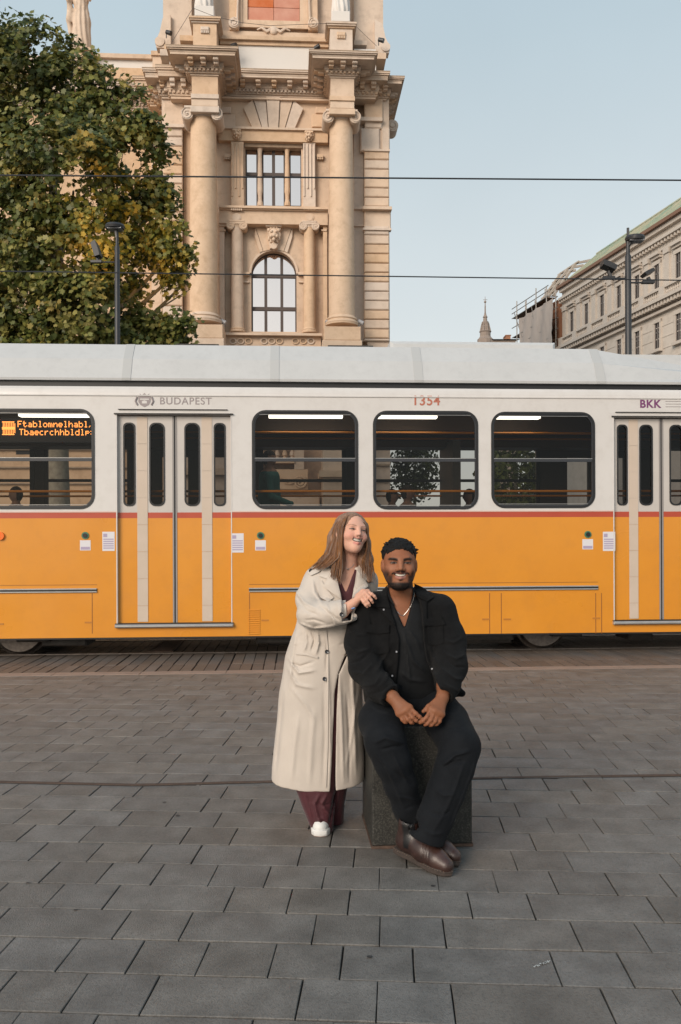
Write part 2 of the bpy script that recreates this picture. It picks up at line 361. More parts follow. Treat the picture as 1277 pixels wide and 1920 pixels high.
for i, (ua, ub, r_, p) in enumerate(stones):
    gap = .0042 if rs.random() < .78 else .0065
    L_ = ub-ua-gap
    if i < 296:
        key = (lq(L_), i % 3)
        if key not in cache: me = mkmesh('paving_stone', *stone_mesh(lq(L_), PITCH-.0085, i)); me.materials.append(M_pave); cache[key] = me
        o = bpy.data.objects.new('paving_stone', cache[key]); C.objects.link(o); o.parent = pave
        o.location = (p.x, p.y, rs.uniform(-.0018, .001)); o.rotation_euler = (rs.uniform(-.004, .004), rs.uniform(-.004, .004), GV.a+rs.uniform(-.003, .003))
    else:
        V_, F_ = stone_mesh(L_, PITCH-.0085, i); n0 = len(restV); c_, s_ = math.cos(GV.a), math.sin(GV.a); dz = rs.uniform(-.0018, .001)
        restV += [(p.x+x*c_-y*s_, p.y+x*s_+y*c_, z+dz) for x, y, z in V_]; restF += [tuple(k+n0 for k in f) for f in F_]; restT += [rs.random()]*len(V_)
me = mkmesh('paving_stones', restV, restF); at = me.attributes.new('tone', 'FLOAT', 'POINT'); at.data.foreach_set('value', np.array(restT, dtype=np.float32))
o = link('paving_stones', me, M_pave, pave); o['kind'] = 'stuff'

# iron strip, worn kerb, setts and rails
def ground_strip(name, pxs, wd, h, mat):
    P = [GP(*q) for q in pxs]; mb = MB(); V_ = []
    for p in P: V_ += [(p.x, p.y-wd/2, h), (p.x, p.y+wd/2, h), (p.x, p.y-wd/2-.002, -.01), (p.x, p.y+wd/2+.002, -.01)]
    F_ = []
    for i in range(len(P)-1): k = i*4; F_ += [(k, k+4, k+5, k+1), (k+2, k+6, k+4, k), (k+1, k+5, k+7, k+3)]
    mb.add(V_, F_); return meta(mb.build(name, mat), kind='structure')
ground_strip('strip_and_shadow_line', [(-500, 1462), (0, 1466), (120, 1468.5), (250, 1471.5), (330, 1470), (416, 1467.5), (524, 1465), (700, 1461.5), (900, 1459), (1000, 1457), (1140, 1455), (1277, 1453), (1800, 1446)], .030, .0032, M_rust)
ground_strip('strip_and_shadow_line', [(-300, 1466.5), (0, 1468.6), (120, 1471), (250, 1474), (330, 1472.5), (416, 1470), (524, 1467.5), (900, 1461.5), (1277, 1455.5), (1700, 1449)], .006, .0026, M_grout)  # thin dark joint line, added beside the iron strip as its shadow
kb = meta(thing('kerb', None, None, TR.o, TR.a), kind='structure')
kb.name = 'kerb'
x = -9.0; rs2 = random.Random(5)
while x < 9:
    L_ = rs2.choice([.95, 1.0, 1.25]); mb = MB(); mb.box(x+.004, x+L_-.004, -1.24, -1.045, -.04, .004+rs2.uniform(-.001, .001)); mb.build('kerb_stone', M_kerb, kb); x += L_
tb = MB(); tb.add([TR.w(-60, -1.05, -.014), TR.w(60, -1.05, -.014), TR.w(60, 3.0, -.014), TR.w(-60, 3.0, -.014)], [(0, 1, 2, 3)])
track = meta(tb.build('track_bed', M_grout), kind='structure')
track_s = []
x = -8.3; i = 0; sm = {}
while x < 8.3:
    wd = .135
    for (va, vb) in ((-1.035, -.50), (-.49, .475)):
        key = (i % 4, vb-va)
        if key not in sm:
            V_, F_ = stone_mesh(wd-.012, vb-va, 100+i); me = mkmesh('track_sett', V_, F_); me.materials.append(M_sett); sm[key] = me
        o = bpy.data.objects.new('track_sett', sm[key]); C.objects.link(o); o.parent = track
        o.location = TR.w(x+rs2.uniform(-.006, .006), (va+vb)/2, rs2.uniform(-.003, .002)); o.rotation_euler = (0, 0, TR.a+rs2.uniform(-.012, .012))
    x += wd; i += 1
mb = MB()
for k in range(120):
    for (va, vb) in ((.62, 1.25), (1.27, 1.9), (2.1, 2.8)):
        uu = -8.3+k*.14; V_, F_ = stone_mesh(.128, vb-va-.01, k); mb.add([TR.w(uu+x_, (va+vb)/2+y_, z_-.003) for x_, y_, z_ in V_], F_)
mb.build('setts_between_rails', M_sett, track)['kind'] = 'stuff'
for v_ in (.53, 1.965):
    mb = MB(); mb.box(-60, 60, v_-.035, v_+.035, -.05, .009); mb.box(-60, 60, v_+.06, v_+.075, -.05, .003)
    o = mb.build('rail', M_rail); o.location = TR.o; o.rotation_euler = (0, 0, TR.a); meta(o, kind='structure')
# iron grating between the rails
gr = thing('drain_grating', 'rusty iron grating set between the rails under the tram', 'grating', (0, 0, 0))
q = [GP(297, 1224), GP(333, 1224), GP(356, 1200), GP(330, 1200)]
u_a = TR.px(315, 1222, .6)[0]
mb = MB()
for k in range(12): mb.box(-.13, .13, .0+k*.1, .05+k*.1, 0, .012)
mb.box(-.16, -.13, -.02, 1.2, 0, .014); mb.box(.13, .16, -.02, 1.2, 0, .014)
mb.build('grating_bars', M_rust, gr); gr.location = TR.w(u_a-.1, .66, 0); gr.rotation_euler = (0, 0, TR.a)
# a lick of white paint and small marks on the paving
M_wp = material('white_paint', (.62, .62, .6), (.4, .4, .38), rough=.7, scale=80)
mb = MB(); rr = random.Random(2)
for t in range(26):
    p = GP(1002+t*1.15+rr.uniform(-1, 1), 1813-t*.42+rr.uniform(-1.6, 1.6)); s_ = rr.uniform(.001, .0032)
    mb.add([(p.x+s_*1.6*math.cos(k*1.05), p.y+s_*1.4*math.sin(k*1.05), .0022) for k in range(6)], [(0, 1, 2, 3, 4, 5)])
meta(mb.build('paint_mark', M_wp), 'small smear of white paint on a grey paving stone in the right foreground', 'paint mark')
M_gum = material('chewing_gum', (.03, .028, .027), rough=.6)
for (x, y, lb) in [(308, 1505, 'left of the coat hem'), (333, 1530, 'two rows nearer than the strip'), (228, 1305, 'far left near the pale kerb'), (305, 1383, 'midway between the kerb and the rusty strip'), (142, 1707, 'on a long stone at the lower left'), (52, 1656, 'near the left edge of the photo'), (693, 1795, 'in the foreground below the granite block'), (812, 1662, 'right beside the toe of the brown boot')]:
    p = GP(x, y); mb = MB(); s_ = rr.uniform(.008, .016)
    mb.add([(s_*(1+rr.uniform(-.2, .2))*math.cos(k*.7), s_*.8*(1+rr.uniform(-.2, .2))*math.sin(k*.7), .003) for k in range(9)], [tuple(range(9))])
    o = mb.build('gum_spot', M_gum, loc=(p.x, p.y, 0)); meta(o, 'dark flattened gum spot on the paving, '+lb, 'gum spot', 'dark gum spots on the paving')
# ---------------------------------------------------------------- tram
M_yel = material('tram_yellow', (.64, .252, .018), (.60, .228, .015), rough=.33, scale=1.2, coords='World', coat=.35, c3=(.40, .16, .03), s3=3.5, a3=.2, bump=.12, bscale=2.5)
M_wht = material('tram_white', (.60, .572, .55), (.56, .532, .51), rough=.36, scale=1.5, coords='World', coat=.3, c3=(.36, .31, .27), s3=6, a3=.15)
M_red = material('tram_red', (.42, .06, .025), (.38, .05, .02), rough=.4, scale=3, coat=.3)
M_fair = material('roof_panel_grey', (.49, .49, .488), (.46, .46, .458), rough=.5, scale=2, coords='World', c3=(.3, .3, .3), s3=9, a3=.2)
M_fair2 = material('roof_seam_grey', (.415, .415, .41), rough=.5)
M_blk = material('black_rubber', (.012, .012, .013), rough=.45)
M_drk = material('dark_chassis', (.03, .027, .025), (.055, .048, .042), rough=.7, scale=8, bump=.6)
M_alu = material('aluminium_trim', (.5, .49, .47), (.42, .41, .4), rough=.35, metal=.6, scale=10)
M_door = material('door_grey_white', (.50, .46, .425), (.46, .42, .39), rough=.4, scale=3, coat=.2)
M_strip = material('pale_hinge_strip', (.53, .43, .35), (.49, .40, .32), rough=.5, scale=5)
M_glass = glass('tram_glass', (.46, .45, .43), refl=.018, gloss=(.8, .85, .9))
M_gdark = glass('door_glass', (.25, .25, .25), refl=.02, gloss=(.8, .85, .9))
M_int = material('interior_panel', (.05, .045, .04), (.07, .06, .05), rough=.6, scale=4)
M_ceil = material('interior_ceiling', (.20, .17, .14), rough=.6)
M_orange = material('orange_handrail', (.85, .30, .02), rough=.3, coat=.4)
M_seat = material('seat_shell', (.05, .05, .06), rough=.5)
M_seato = material('orange_seat_panel', (.75, .22, .03), rough=.5)
M_led = emit('amber_led', (1.0, .36, .08), 3.2)
M_lite = emit('ceiling_lamp_glow', (1.0, .93, .80), 4.0)
M_purple = material('purple_print', (.16, .04, .13), rough=.5)
M_redp = material('faded_red_print', (.42, .14, .09), rough=.5)
M_dprint = material('faded_grey_print', (.27, .23, .23), rough=.5)
M_stick = material('sticker_white', (.62, .6, .62), rough=.5)
M_sticku = material('sticker_violet', (.36, .30, .42), rough=.5)
tram = thing('tram', 'yellow and white articulated tram with grey roof panels passing behind the couple', 'tram', TR.o, TR.a)
T = lambda x, y, v=0: TR.px(x, y, v)
def trect(x0, y0, x1, y1, v=0):
    ua, ha = T(x0, (y0+y1)/2, v)[0], T((x0+x1)/2, y0, v)[1]; ub, hb = T(x1, (y0+y1)/2, v)[0], T((x0+x1)/2, y1, v)[1]
    return ua, ub, hb, ha
H = lambda y: T(638, y)[1]
hS0, hS1 = H(970.5), H(960)            # red stripe
hW0, hW1 = H(954), H(770)
hTop = H(728); hBot = H(1191)
DEP = 2.5
UL, UR = -9.5, 9.6
wins = [trect(-222, 767, -48, 954), trect(-24, 767, 177, 954), trect(473, 770, 671, 954), trect(700, 771, 896, 954.5), trect(921.5, 773, 1115, 952), trect(1405, 776, 1600, 951)]
doors = [trect(218, 778, 435, 1168), trect(1150, 783, 1336, 1162), trect(-470, 774, -262, 1170)]
hDT = doors[0][3]
ops_ = sorted([('w', *w_) for w_ in wins]+[('d', *d_) for d_ in doors], key=lambda t: t[1])
body = MB(); cuts = [UL]
for i in range(len(ops_)-1): cuts.append((ops_[i][2]+ops_[i+1][1])/2)
cuts.append(UR)
hU = H(742)
for i, (k, a, b, h0, h1) in enumerate(ops_):
    c0, c1 = cuts[i], cuts[i+1]
    if k == 'w':
        holed(body, (c0, c1, hS1, hU), rrect(a, b, h0, h1, .17, 7), 0, .06, 0)
        body.box(c0, c1, .0, .05, hS0, hS1, 1); body.box(c0, c1, .0, .05, hBot, hS0, 2)
    else:
        body.box(c0, a, 0, .05, hS1, hU, 0); body.box(b, c1, 0, .05, hS1, hU, 0); body.box(a, b, 0, .05, h1, hU, 0)
        for x0, x1 in ((c0, a), (b, c1)): body.box(x0, x1, 0, .05, hS0, hS1, 1); body.box(x0, x1, 0, .05, hBot, hS0, 2)
        body.box(a, b, 0, .05, hBot, h0-.03, 2)
        for x0 in (a, b): body.box(x0-.012 if x0 == b else x0-.0, x0+.012 if x0 == a else x0, -.004, .10, h0, h1, 2 if 0 else 0)
# curved shoulder up to the gutter
prof = [(0, hU), (.004, hU+.03), (.015, hU+.07), (.035, hU+.105), (.06, H(729)+.0), (.075, H(727)), (.30, H(725))]
V_, F_ = [], []
for v_, h_ in prof: V_ += [(UL, v_, h_), (UR, v_, h_)]
for i in range(len(prof)-1): F_.append((2*i, 2*i+1, 2*i+3, 2*i+2))
body.add(V_, F_, 0)
# far wall, floor, ceiling, ends
fw = [(a, b, h0, h1) for k, a, b, h0, h1 in ops_]
for i, (k, a, b, h0, h1) in enumerate(ops_):
    c0, c1 = cuts[i], cuts[i+1]
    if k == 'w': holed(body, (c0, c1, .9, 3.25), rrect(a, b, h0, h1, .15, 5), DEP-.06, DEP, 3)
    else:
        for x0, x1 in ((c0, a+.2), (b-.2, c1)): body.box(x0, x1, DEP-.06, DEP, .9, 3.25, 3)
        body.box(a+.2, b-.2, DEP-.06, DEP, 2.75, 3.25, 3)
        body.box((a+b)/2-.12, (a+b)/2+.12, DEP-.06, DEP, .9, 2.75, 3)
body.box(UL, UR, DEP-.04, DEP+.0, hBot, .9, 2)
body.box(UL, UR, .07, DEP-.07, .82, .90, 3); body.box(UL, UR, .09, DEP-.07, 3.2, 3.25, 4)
body.box(UL-.05, UL, 0, DEP, hBot, 3.3, 0); body.box(UR, UR+.05, 0, DEP, hBot, 3.3, 0)
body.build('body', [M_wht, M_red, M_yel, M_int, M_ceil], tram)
mb = MB(); mb.box(UL, UR, .30, DEP-.2, 3.36, 3.44); mb.box(UL, UR, .10, .3, H(726), H(711)); mb.build('gutter_recess', M_blk, tram)
mb = MB(); mb.box(UL, UR, -.012, .02, H(744.5), H(742.5)); mb.build('rain_gutter', M_wht, tram)
mb = MB(); [mb.box(p_, q_, -.004, .0, hS1, hS1+.014) for p_, q_ in ((UL, doors[2][0]), (doors[2][1], doors[0][0]), (doors[0][1], doors[1][0]), (doors[1][1], UR))]; mb.build('stripe_edge', material('pink_stripe_edge', (.6, .42, .36), rough=.4), tram)
rr = random.Random(4)
mb = MB()
for k in range(7):
    a = UL+k*2.7+rr.random()*1.5; mb.box(a, a+rr.uniform(.12, .35), .12, .16, H(724), H(719))
mb.build('gutter_fitting', M_fair2, tram)
# roof fairing: separate panels, end panel slopes down
def fpan(x0, x1, y0t, y1t, name='roof_panel', mat=None, dv=0, yb0=713, yb1=713):
    a = T(x0, 713, .06)[0]; b = T(x1, 713, .06)[0]; mb = MB()
    ha, hb = T(x0, y0t, .42)[1], T(x1, y1t, .42)[1]
    hba, hbb = T(x0, yb0, .06)[1], T(x1, yb1, .06)[1]
    g_ = .004
    P = []
    for (u_, ht, hb_) in ((a+g_, ha, hba), (b-g_, hb, hbb)):
        P += [(u_, .055-dv, hb_), (u_, .05-dv, hb_+.03), (u_, .17-dv, (ht*.55+hb_*.45)), (u_, .36-dv, ht-.015), (u_, .46, ht), (u_, 1.25, ht+.015), (u_, 1.25, hb_)]
    mb.add(P, [(i, i+7, i+8, i+1) for i in range(6)]+[(0, 1, 2, 3, 4, 5, 6), (13, 12, 11, 10, 9, 8, 7), (6, 13, 7, 0)]); return mb.build(name, mat or M_fair, tram)
yt = lambda x: 643.5+x*.0098 if x < 1125 else 643.5+1125*.0098+(x-1125)*.175
yb = lambda x: 711.5+x*.0075
for x0, x1 in ((-620, -310), (-310, -36), (-36, 237), (237, 515), (515, 785), (785, 1125), (1125, 1400), (1400, 1690)):
    fpan(x0, x1, yt(x0), yt(x1), yb0=yb(x0), yb1=yb(x1))
for x in (-36, 237, 515, 785, 1127):
    fpan(x-9, x+9, yt(x)-.5, yt(x)-.5+(.5 if x > 1100 else 0), 'panel_seam', M_fair2, dv=.006, yb0=yb(x), yb1=yb(x))
a = T(732, 645, .9); b = T(1042, 645, .9)
mb = MB(); mb.box(a[0], b[0], .9, 2.0, a[1]-.25, T(880, 640, .9)[1], 0, ch=.04); mb.build('roof_unit', M_fair, tram)
a = T(345, 640, .7); mb = MB(); mb.box(T(330, 645, .7)[0], T(410, 645, .7)[0], .72, .8, a[1]-.2, T(370, 645.5, .7)[1]+.01); mb.box(T(615, 645, .7)[0], T(700, 645, .7)[0], .72, .8, a[1]-.2, T(660, 648.5, .7)[1]+.012); mb.build('roof_bracket', M_drk, tram)
mb = MB(); mb.box(UL, UR, 1.25, DEP-.1, 3.4, T(500, 652, 1.25)[1]-.05); mb.build('roof', M_fair, tram)

# windows
for wi, (a, b, h0, h1) in enumerate(wins):
    o1 = rrect(a-.004, b+.004, h0-.004, h1+.004, .174, 7); o2 = rrect(a+.022, b-.022, h0+.022, h1-.022, .15, 7); o3 = rrect(a+.036, b-.036, h0+.036, h1-.036, .138, 7)
    mb = MB(); ring(mb, o1, o2, -.010, .03); ring(mb, o2, o3, .004, .03, 1)
    hm = T(638, 862)[1]; mb.box(a+.03, b-.03, -.002, .025, hm-.022, hm+.022, 1)
    mb.box(a+.03, b-.03, -.004, -.002, hm+.016, hm+.021, 2); mb.box(a+.09, b-.09, -.004, -.0, h1-.052, h1-.048, 2); mb.box(a+.09, b-.09, -.004, -.0, h0+.046, h0+.051, 2)
    w_o = mb.build('window', [M_blk, material('window_bar', (.03, .032, .038), rough=.35) if wi == 0 else bpy.data.materials['window_bar'], M_alu], tram)
    mb = MB(); mb.add([(x, .016, z) for x, z in rrect(a+.03, b-.03, h0+.03, h1-.03, .14, 7)], [tuple(range(32))]); mb.build('pane', M_glass, w_o)
    mb = MB(); ring(mb, rrect(a-.004, b+.004, h0-.004, h1+.004, .154, 5), rrect(a+.06, b-.06, h0+.06, h1-.06, .12, 5), DEP-.08, DEP-.05)
    mb.box(a+.03, b-.03, DEP-.07, DEP-.05, hm-.12, hm-.075); mb.build('far_window_frame', M_blk, w_o)
# doors: two folding leaves each, narrow lights, a pale strip over the hinge
for di, (a, b, h0, h1) in enumerate(doors):
    mid = (a+b)/2; rec = .055
    dr = thing('door', None, None); dr.parent = tram
    mb = MB(); mb.box(a, b, rec+.02, rec+.05, h0-.04, h0, 0); mb.build('door_sill', M_blk, dr)
    mb = MB()
    mb.box(a-.02, b+.02, -.028, .02, h1+.005, h1+.018); mb.box(a+.03, b-.05, -.02, .0, h1+.062, h1+.07); mb.build('door_rail', M_drk, dr)
    mb = MB(); mb.box(a-.015, b+.015, -.06, .03, h0-.052, h0-.012, 0, ch=.012); mb.build('step_bar', M_alu, dr)
    mb = MB(); mb.box(a-.015, b+.015, -.02, .05, h0-.012, h0-.0); mb.build('step_edge', M_blk, dr)
    wbody = b-a
    for sgn in (-1, 1):
        leaf = MB()
        fr = [(.06, .155), (.285, .41)]; st = (.175, .265)      # fractions of the opening, measured from its outer edge
        if sgn > 0: fr = [(1-q1, 1-q0) for q0, q1 in fr]; st = (1-st[1], 1-st[0])
        x0, x1 = (a+.008, mid-.02) if sgn < 0 else (mid+.02, b-.008)
        fl = sorted([(a+wbody*q0, a+wbody*q1) for q0, q1 in fr])
        c_ = [x0, (fl[0][1]+fl[1][0])/2, x1]
        gh0, gh1 = H(947), H(794)
        for i, (p, q) in enumerate(fl):
            holed(leaf, (c_[i], c_[i+1], hS1, h1-.01), rrect(p, q, gh0, gh1, (q-p)*.42, 5), rec, rec+.03, 0)
        leaf.box(x0, x1, rec, rec+.03, hS0, hS1, 1); leaf.box(x0, x1, rec, rec+.03, h0, hS0, 2)
        lf = leaf.build('door_leaf', [M_door, M_red, M_yel], dr)
        for (p, q) in fl:
            mb = MB(); ring(mb, rrect(p-.008, q+.008, gh0-.008, gh1+.008, (q-p)*.42, 5), rrect(p+.010, q-.010, gh0+.01, gh1-.01, (q-p)*.38, 5), rec-.008, rec+.02)
            mb.build('window_seal', M_blk, lf)
            mb = MB(); mb.add([(x, rec+.012, z) for x, z in rrect(p, q, gh0, gh1, (q-p)*.4, 5)], [tuple(range(24))]); mb.build('pane', M_gdark, lf)
        s0, s1 = a+wbody*st[0], a+wbody*st[1]
        k = h0+.01; seg = (h1-.02-k)/7.6
        mb = MB(); y = h1-.02
        while y > h0+.02:
            y2 = max(y-seg, h0+.01); mb.box(s0, s1, rec-.007, rec, y2+.003, y-.0, 0); y = y2
        mb.build('hinge_strip', M_strip, lf)
    mb = MB(); mb.box(mid-.028, mid-.009, rec-.006, rec+.04, h0, h1-.01, 0); mb.box(mid+.009, mid+.028, rec-.006, rec+.04, h0, h1-.01, 0); mb.build('door_post', material('door_rubber_grey', (.24, .22, .21), rough=.5) if di == 0 else bpy.data.materials['door_rubber_grey'], dr)
    mb = MB(); mb.box(mid-.009, mid+.009, rec+.004, rec+.03, h0, h1-.01); mb.build('door_gap', M_blk, dr)

# trim, hatches and stickers on the yellow skirt
def tbox(name, x0, y0, x1, y1, v0, v1, mat, ch=0, parent=None):
    a, b, h0, h1 = trect(x0, y0, x1, y1); mb = MB(); mb.box(a, b, v0, v1, h0, h1, 0, ch=ch); return mb.build(name, mat, parent or tram)
for x0, x1, y0, y1 in ((-222, 182, 1108, 1108.5), (467, 1121, 1105, 1102.5), (1372, 1600, 1101, 1100)):
    a, _ = T(x0, y0); b, _ = T(x1, y1); h = T((x0+x1)/2, (y0+y1)/2)[1]
    mb = MB(); mb.box(a, b, -.022, .0, h+.010, h+.026, 0, ch=.004); mb.box(a, b, -.014, .0, h-.010, h+.010, 1); mb.box(a, b, -.022, 0, h-.026, h-.010, 0, ch=.004)
    mb.build('rubbing_strip', [M_alu, M_blk], tram)
    M_line = bpy.data.materials.get('panel_line') or material('panel_line', (.25, .09, .015), rough=.6)
    mb = MB(); mb.box(a, b, -.0025, 0, h+.066, h+.072); mb.build('hatch_edge', M_line, tram)
for x in (173, 468, 918, 940, 1117, 1128):
    tbox('hatch_edge', x-.7, 1112, x+.7, 1188, -.002, 0, M_line)
for x, y in ((166, 1167), (497, 1163), (911, 1161), (951, 1161), (1118, 1159), (0, 1170)):
    tbox('hatch_handle', x-7, y-1.5, x+7, y+1.5, -.006, 0, material('hatch_handle_ochre', (.42, .16, .02), rough=.5) if 'hatch_handle_ochre' not in bpy.data.materials else bpy.data.materials['hatch_handle_ochre'])  # handles in a darker tone of the skirt's yellow
for i in range(12):
    tbox('louvre', 466+(1 if i < 1 else 0), 1143+i*4, 488, 1145.2+i*4, -.010, 0, M_yel, ch=.003)
for (x, y0, kind) in ((160, 1000, 'b'), (203.5, 997, 's'), (445.5, 1000, 's'), (488.5, 1000, 'b'), (1102, 998, 'b'), (1142, 997, 's'), (1352, 997, 's')):
    if kind == 's':
        a, b, h0, h1 = trect(x-11.5, y0, x+11.5, y0+36); mb = MB(); mb.box(a, b, -.002, 0, h0, h1, 0); hh = (h1-h0)
        for k in range(5):
            mb.box(a+.012, b-.012, -.0035, -.002, h1-hh*(.42+.115*k), h1-hh*(.36+.115*k), 1)
        mb.box(a+.012, a+.06, -.0035, -.002, h1-hh*.28, h1-hh*.1, 1)
        mb.build('door_sticker', [M_stick, M_sticku], tram)
    else:
        a, b, h0, h1 = trect(x-10, y0+13, x+10, y0+32); mb = MB(); mb.box(a, b, -.002, 0, h0, h1, 0); mb.box(a+.01, b-.01, -.0035, -.002, h0+.01, h0+.045, 1)
        mb.build('button_sticker', [M_stick, M_sticku], tram)
        cu, ch_ = T(x, y0+4); mb = MB(); mb.disc((cu, ch_), .045, -.012, 0, 20); mb.disc((cu, ch_), .028, -.022, -.012, 16, 1)
        mb.build('door_button', [material('button_green', (.05, .16, .09), rough=.4) if 'button_green' not in bpy.data.materials else bpy.data.materials['button_green'], M_blk], tram)
cu, ch_ = T(1, 1005); mb = MB(); mb.disc((cu, ch_), .05, -.03, 0, 20); mb.build('side_marker', material('orange_marker', (.8, .16, .02), rough=.25), tram)
# lettering
mb = text_mb('BUDAPEST', .125, .001, 1.12); c0 = T(345, 752.5); mb.xf(Matrix.Translation((c0[0]+.02, -.0022, c0[1]))); mb.build('lettering', M_dprint, tram)
mb = MB(); c1 = T(271, 752)
mb.prism([(c1[0]+x, c1[1]+z) for x, z in ((-.075, .06), (.075, .06), (.075, -.01), (.05, -.05), (0, -.075), (-.05, -.05), (-.075, -.01))], -.003, 0, 0)
mb.prism([(c1[0]+x, c1[1]+z) for x, z in ((-.05, .06), (-.06, .095), (-.03, .075), (0, .1), (.03, .075), (.06, .095), (.05, .06))], -.003, 0, 0)
mb.box(c1[0]-.055, c1[0]+.055, -.0045, -.003, c1[1]+.015, c1[1]+.03, 1); mb.prism([(c1[0]-.03, c1[1]-.03), (c1[0]-.03, c1[1]), (c1[0], c1[1]+.01), (c1[0]+.03, c1[1]), (c1[0]+.03, c1[1]-.03)], -.0045, -.003, 1)
for s_ in (-1, 1): mb.tube([(c1[0]+s_*.085, -.003, c1[1]-.05), (c1[0]+s_*.11, -.003, c1[1]+.0), (c1[0]+s_*.09, -.003, c1[1]+.05)], .012, 5)
mb.build('city_crest', [M_dprint, M_wht], tram)
mb = text_mb('1354', .17, .003, 1.08); c0 = T(799, 752); mb.xf(Matrix.Translation((c0[0], -.0022, c0[1]))); mb.build('fleet_number', M_redp, tram)
mb = text_mb('BKK', .14, .004, 1.1); c0 = T(1219, 758); mb.xf(Matrix.Translation((c0[0], -.0022, c0[1]))); mb.build('operator_logo', M_purple, tram)
mb = MB(); c0 = T(1262, 758)
for k in range(3): mb.box(c0[0]-.1, c0[0]+.25, -.003, 0, c0[1]+.035-k*.035, c0[1]+.041-k*.035)
mb.build('fine_print', M_dprint, tram)
# matrix display behind the left window
G5 = {'F': ('11111', '10000', '10000', '11110', '10000', '10000', '10000'), 'T': ('11111', '00100', '00100', '00100', '00100', '00100', '00100'), 'h': ('10000', '10000', '10110', '11001', '10001', '10001', '10001'),
 'a': ('00000', '00000', '01110', '00001', '01111', '10001', '01111'), 'b': ('10000', '10000', '11110', '10001', '10001', '10001', '11110'), 'l': ('01100', '00100', '00100', '00100', '00100', '00100', '01110'), 'o': ('00000', '00000', '01110', '10001', '10001', '10001', '01110'),
 'm': ('00000', '00000', '11010', '10101', '10101', '10101', '10101'), 'n': ('00000', '00000', '10110', '11001', '10001', '10001', '10001'), 'e': ('00000', '00000', '01110', '10001', '11111', '10000', '01110'), 'd': ('00001', '00001', '01111', '10001', '10001', '10001', '01111'),
 'c': ('00000', '00000', '01110', '10000', '10000', '10000', '01110'), 'r': ('00000', '00000', '10110', '11000', '10000', '10000', '10000'), 's': ('00000', '00000', '01111', '10000', '01110', '00001', '11110'), 'p': ('00000', '00000', '11110', '10001', '11110', '10000', '10000'), 't': ('01000', '01000', '11110', '01000', '01000', '01001', '00110'),
 ',': ('000', '000', '000', '000', '000', '010', '100'), ':': ('0', '0', '1', '0', '0', '1', '0')}
a, b, h0, h1 = wins[1]
mb = MB(); ba, bb, bh0, bh1 = trect(-20, 784, 174, 829, .10); mb.box(ba, bb-.02, .10, .20, bh0, bh1); disp = mb.build('display_board', M_blk, tram)
mb = MB(); pit = .0112
def dots(txt, px0, pyc, rows=7):
    u_, hc = T(px0, pyc, .10)
    for ch in txt:
        gl = G5[ch]
        for r_, row in enumerate(gl):
            for c_, q in enumerate(row):
                if q == '1':
                    x = u_+c_*pit*.93; z = hc+(3-r_)*pit; s_ = .0043; mb.box(x-s_, x+s_, .094, .0999, z-s_, z+s_)
        u_ += (len(gl[0])+1)*pit*.93
dots('Ftablomnelhabl,', 34, 795); dots('Tbaecrchhbldlp:', 37, 810)
u_, hc = T(28, 803, .10)
for r_ in range(-7, 8):
    for c_ in range(0, 16):
        if (c_ in (0,) and abs(r_) > 5): continue
        if c_ % 2 == 0 or abs(r_) < 2 or r_ in (-7, 7):
            x = u_-c_*pit*.9; z = hc+r_*pit; s_ = .0043; mb.box(x-s_, x+s_, .094, .0999, z-s_, z+s_)
mb.build('led_dots', M_led, disp)
# interior
for x0, x1 in ((50, 175), (505, 640), (700, 812), (921, 1000), (-180, -60), (1410, 1500)):
    a = T(x0, 780, .9)[0]; b = T(x1, 780, .9)[0]; hh = 3.15
    zl1 = T(638, 778.5, .55)[1]; zl0 = T(638, 782.5, .55)[1]; mb = MB(); mb.box(a, b, .55, .68, zl0, zl1); mb.build('ceiling_lamp', M_lite, tram)
mb = MB(); mb.box(UL+.1, UR-.1, 1.1, 1.3, 3.0, 3.2); mb.box(UL+.1, UR-.1, 1.9, 2.35, 2.85, 3.2); mb.build('ceiling_duct', material('brown_ceiling_duct', (.16, .10, .06), rough=.5), tram)
for i, (v_, y_, r_) in enumerate(((.7, 811, .017), (1.75, 822, .016))):
    z = T(638, y_, v_)[1]; mb = MB(); mb.tube([(UL+.2, v_, z), (UR-.2, v_, z)], r_, 8); mb.build('handrail', M_orange, tram, smooth=True)
for (v_, y_) in ((.16, 921), (2.30, 930)):
    z = T(638, y_, v_)[1]; mb = MB(); mb.tube([(UL+.2, v_, z), (UR-.2, v_, z)], .015, 8); mb.build('window_rail', M_orange, tram, smooth=True)
for x in (455, 690, 905, 1135, 190):
    u_ = T(x, 860, 1.0)[0]; mb = MB(); mb.tube([(u_, 1.0, .9), (u_, 1.0, 3.2)], .017, 8); mb.build('grab_pole', M_orange, tram, smooth=True)
def seat(u_, v_, face, mat=None):
    st = thing('seat', None, None, (u_, v_, .9)); st.parent = tram; f = face
    mb = MB(); mb.box(-.21, .21, -.21, .21, .40, .45, 0, ch=.03); mb.build('seat_pan', M_seat, st)
    mb = MB(); mb.add([(-.22*f, y, z) for y, z in ((-.21, .45), (.21, .45), (.21, .85), (.12, .98), (-.12, .98), (-.21, .85))]+[(-.27*f, y, z) for y, z in ((-.21, .45), (.21, .45), (.21, .85), (.12, .98), (-.12, .98), (-.21, .85))],
       [(0, 1, 2, 3, 4, 5), (11, 10, 9, 8, 7, 6)]+[(i, (i+1) % 6, 6+(i+1) % 6, 6+i)[::-1] for i in range(6)]); mb.build('seat_back', mat or M_seat, st)
    mb = MB(); mb.tube([(0, 0, 0), (0, 0, .4)], .03, 8); mb.build('seat_post', M_alu, st)
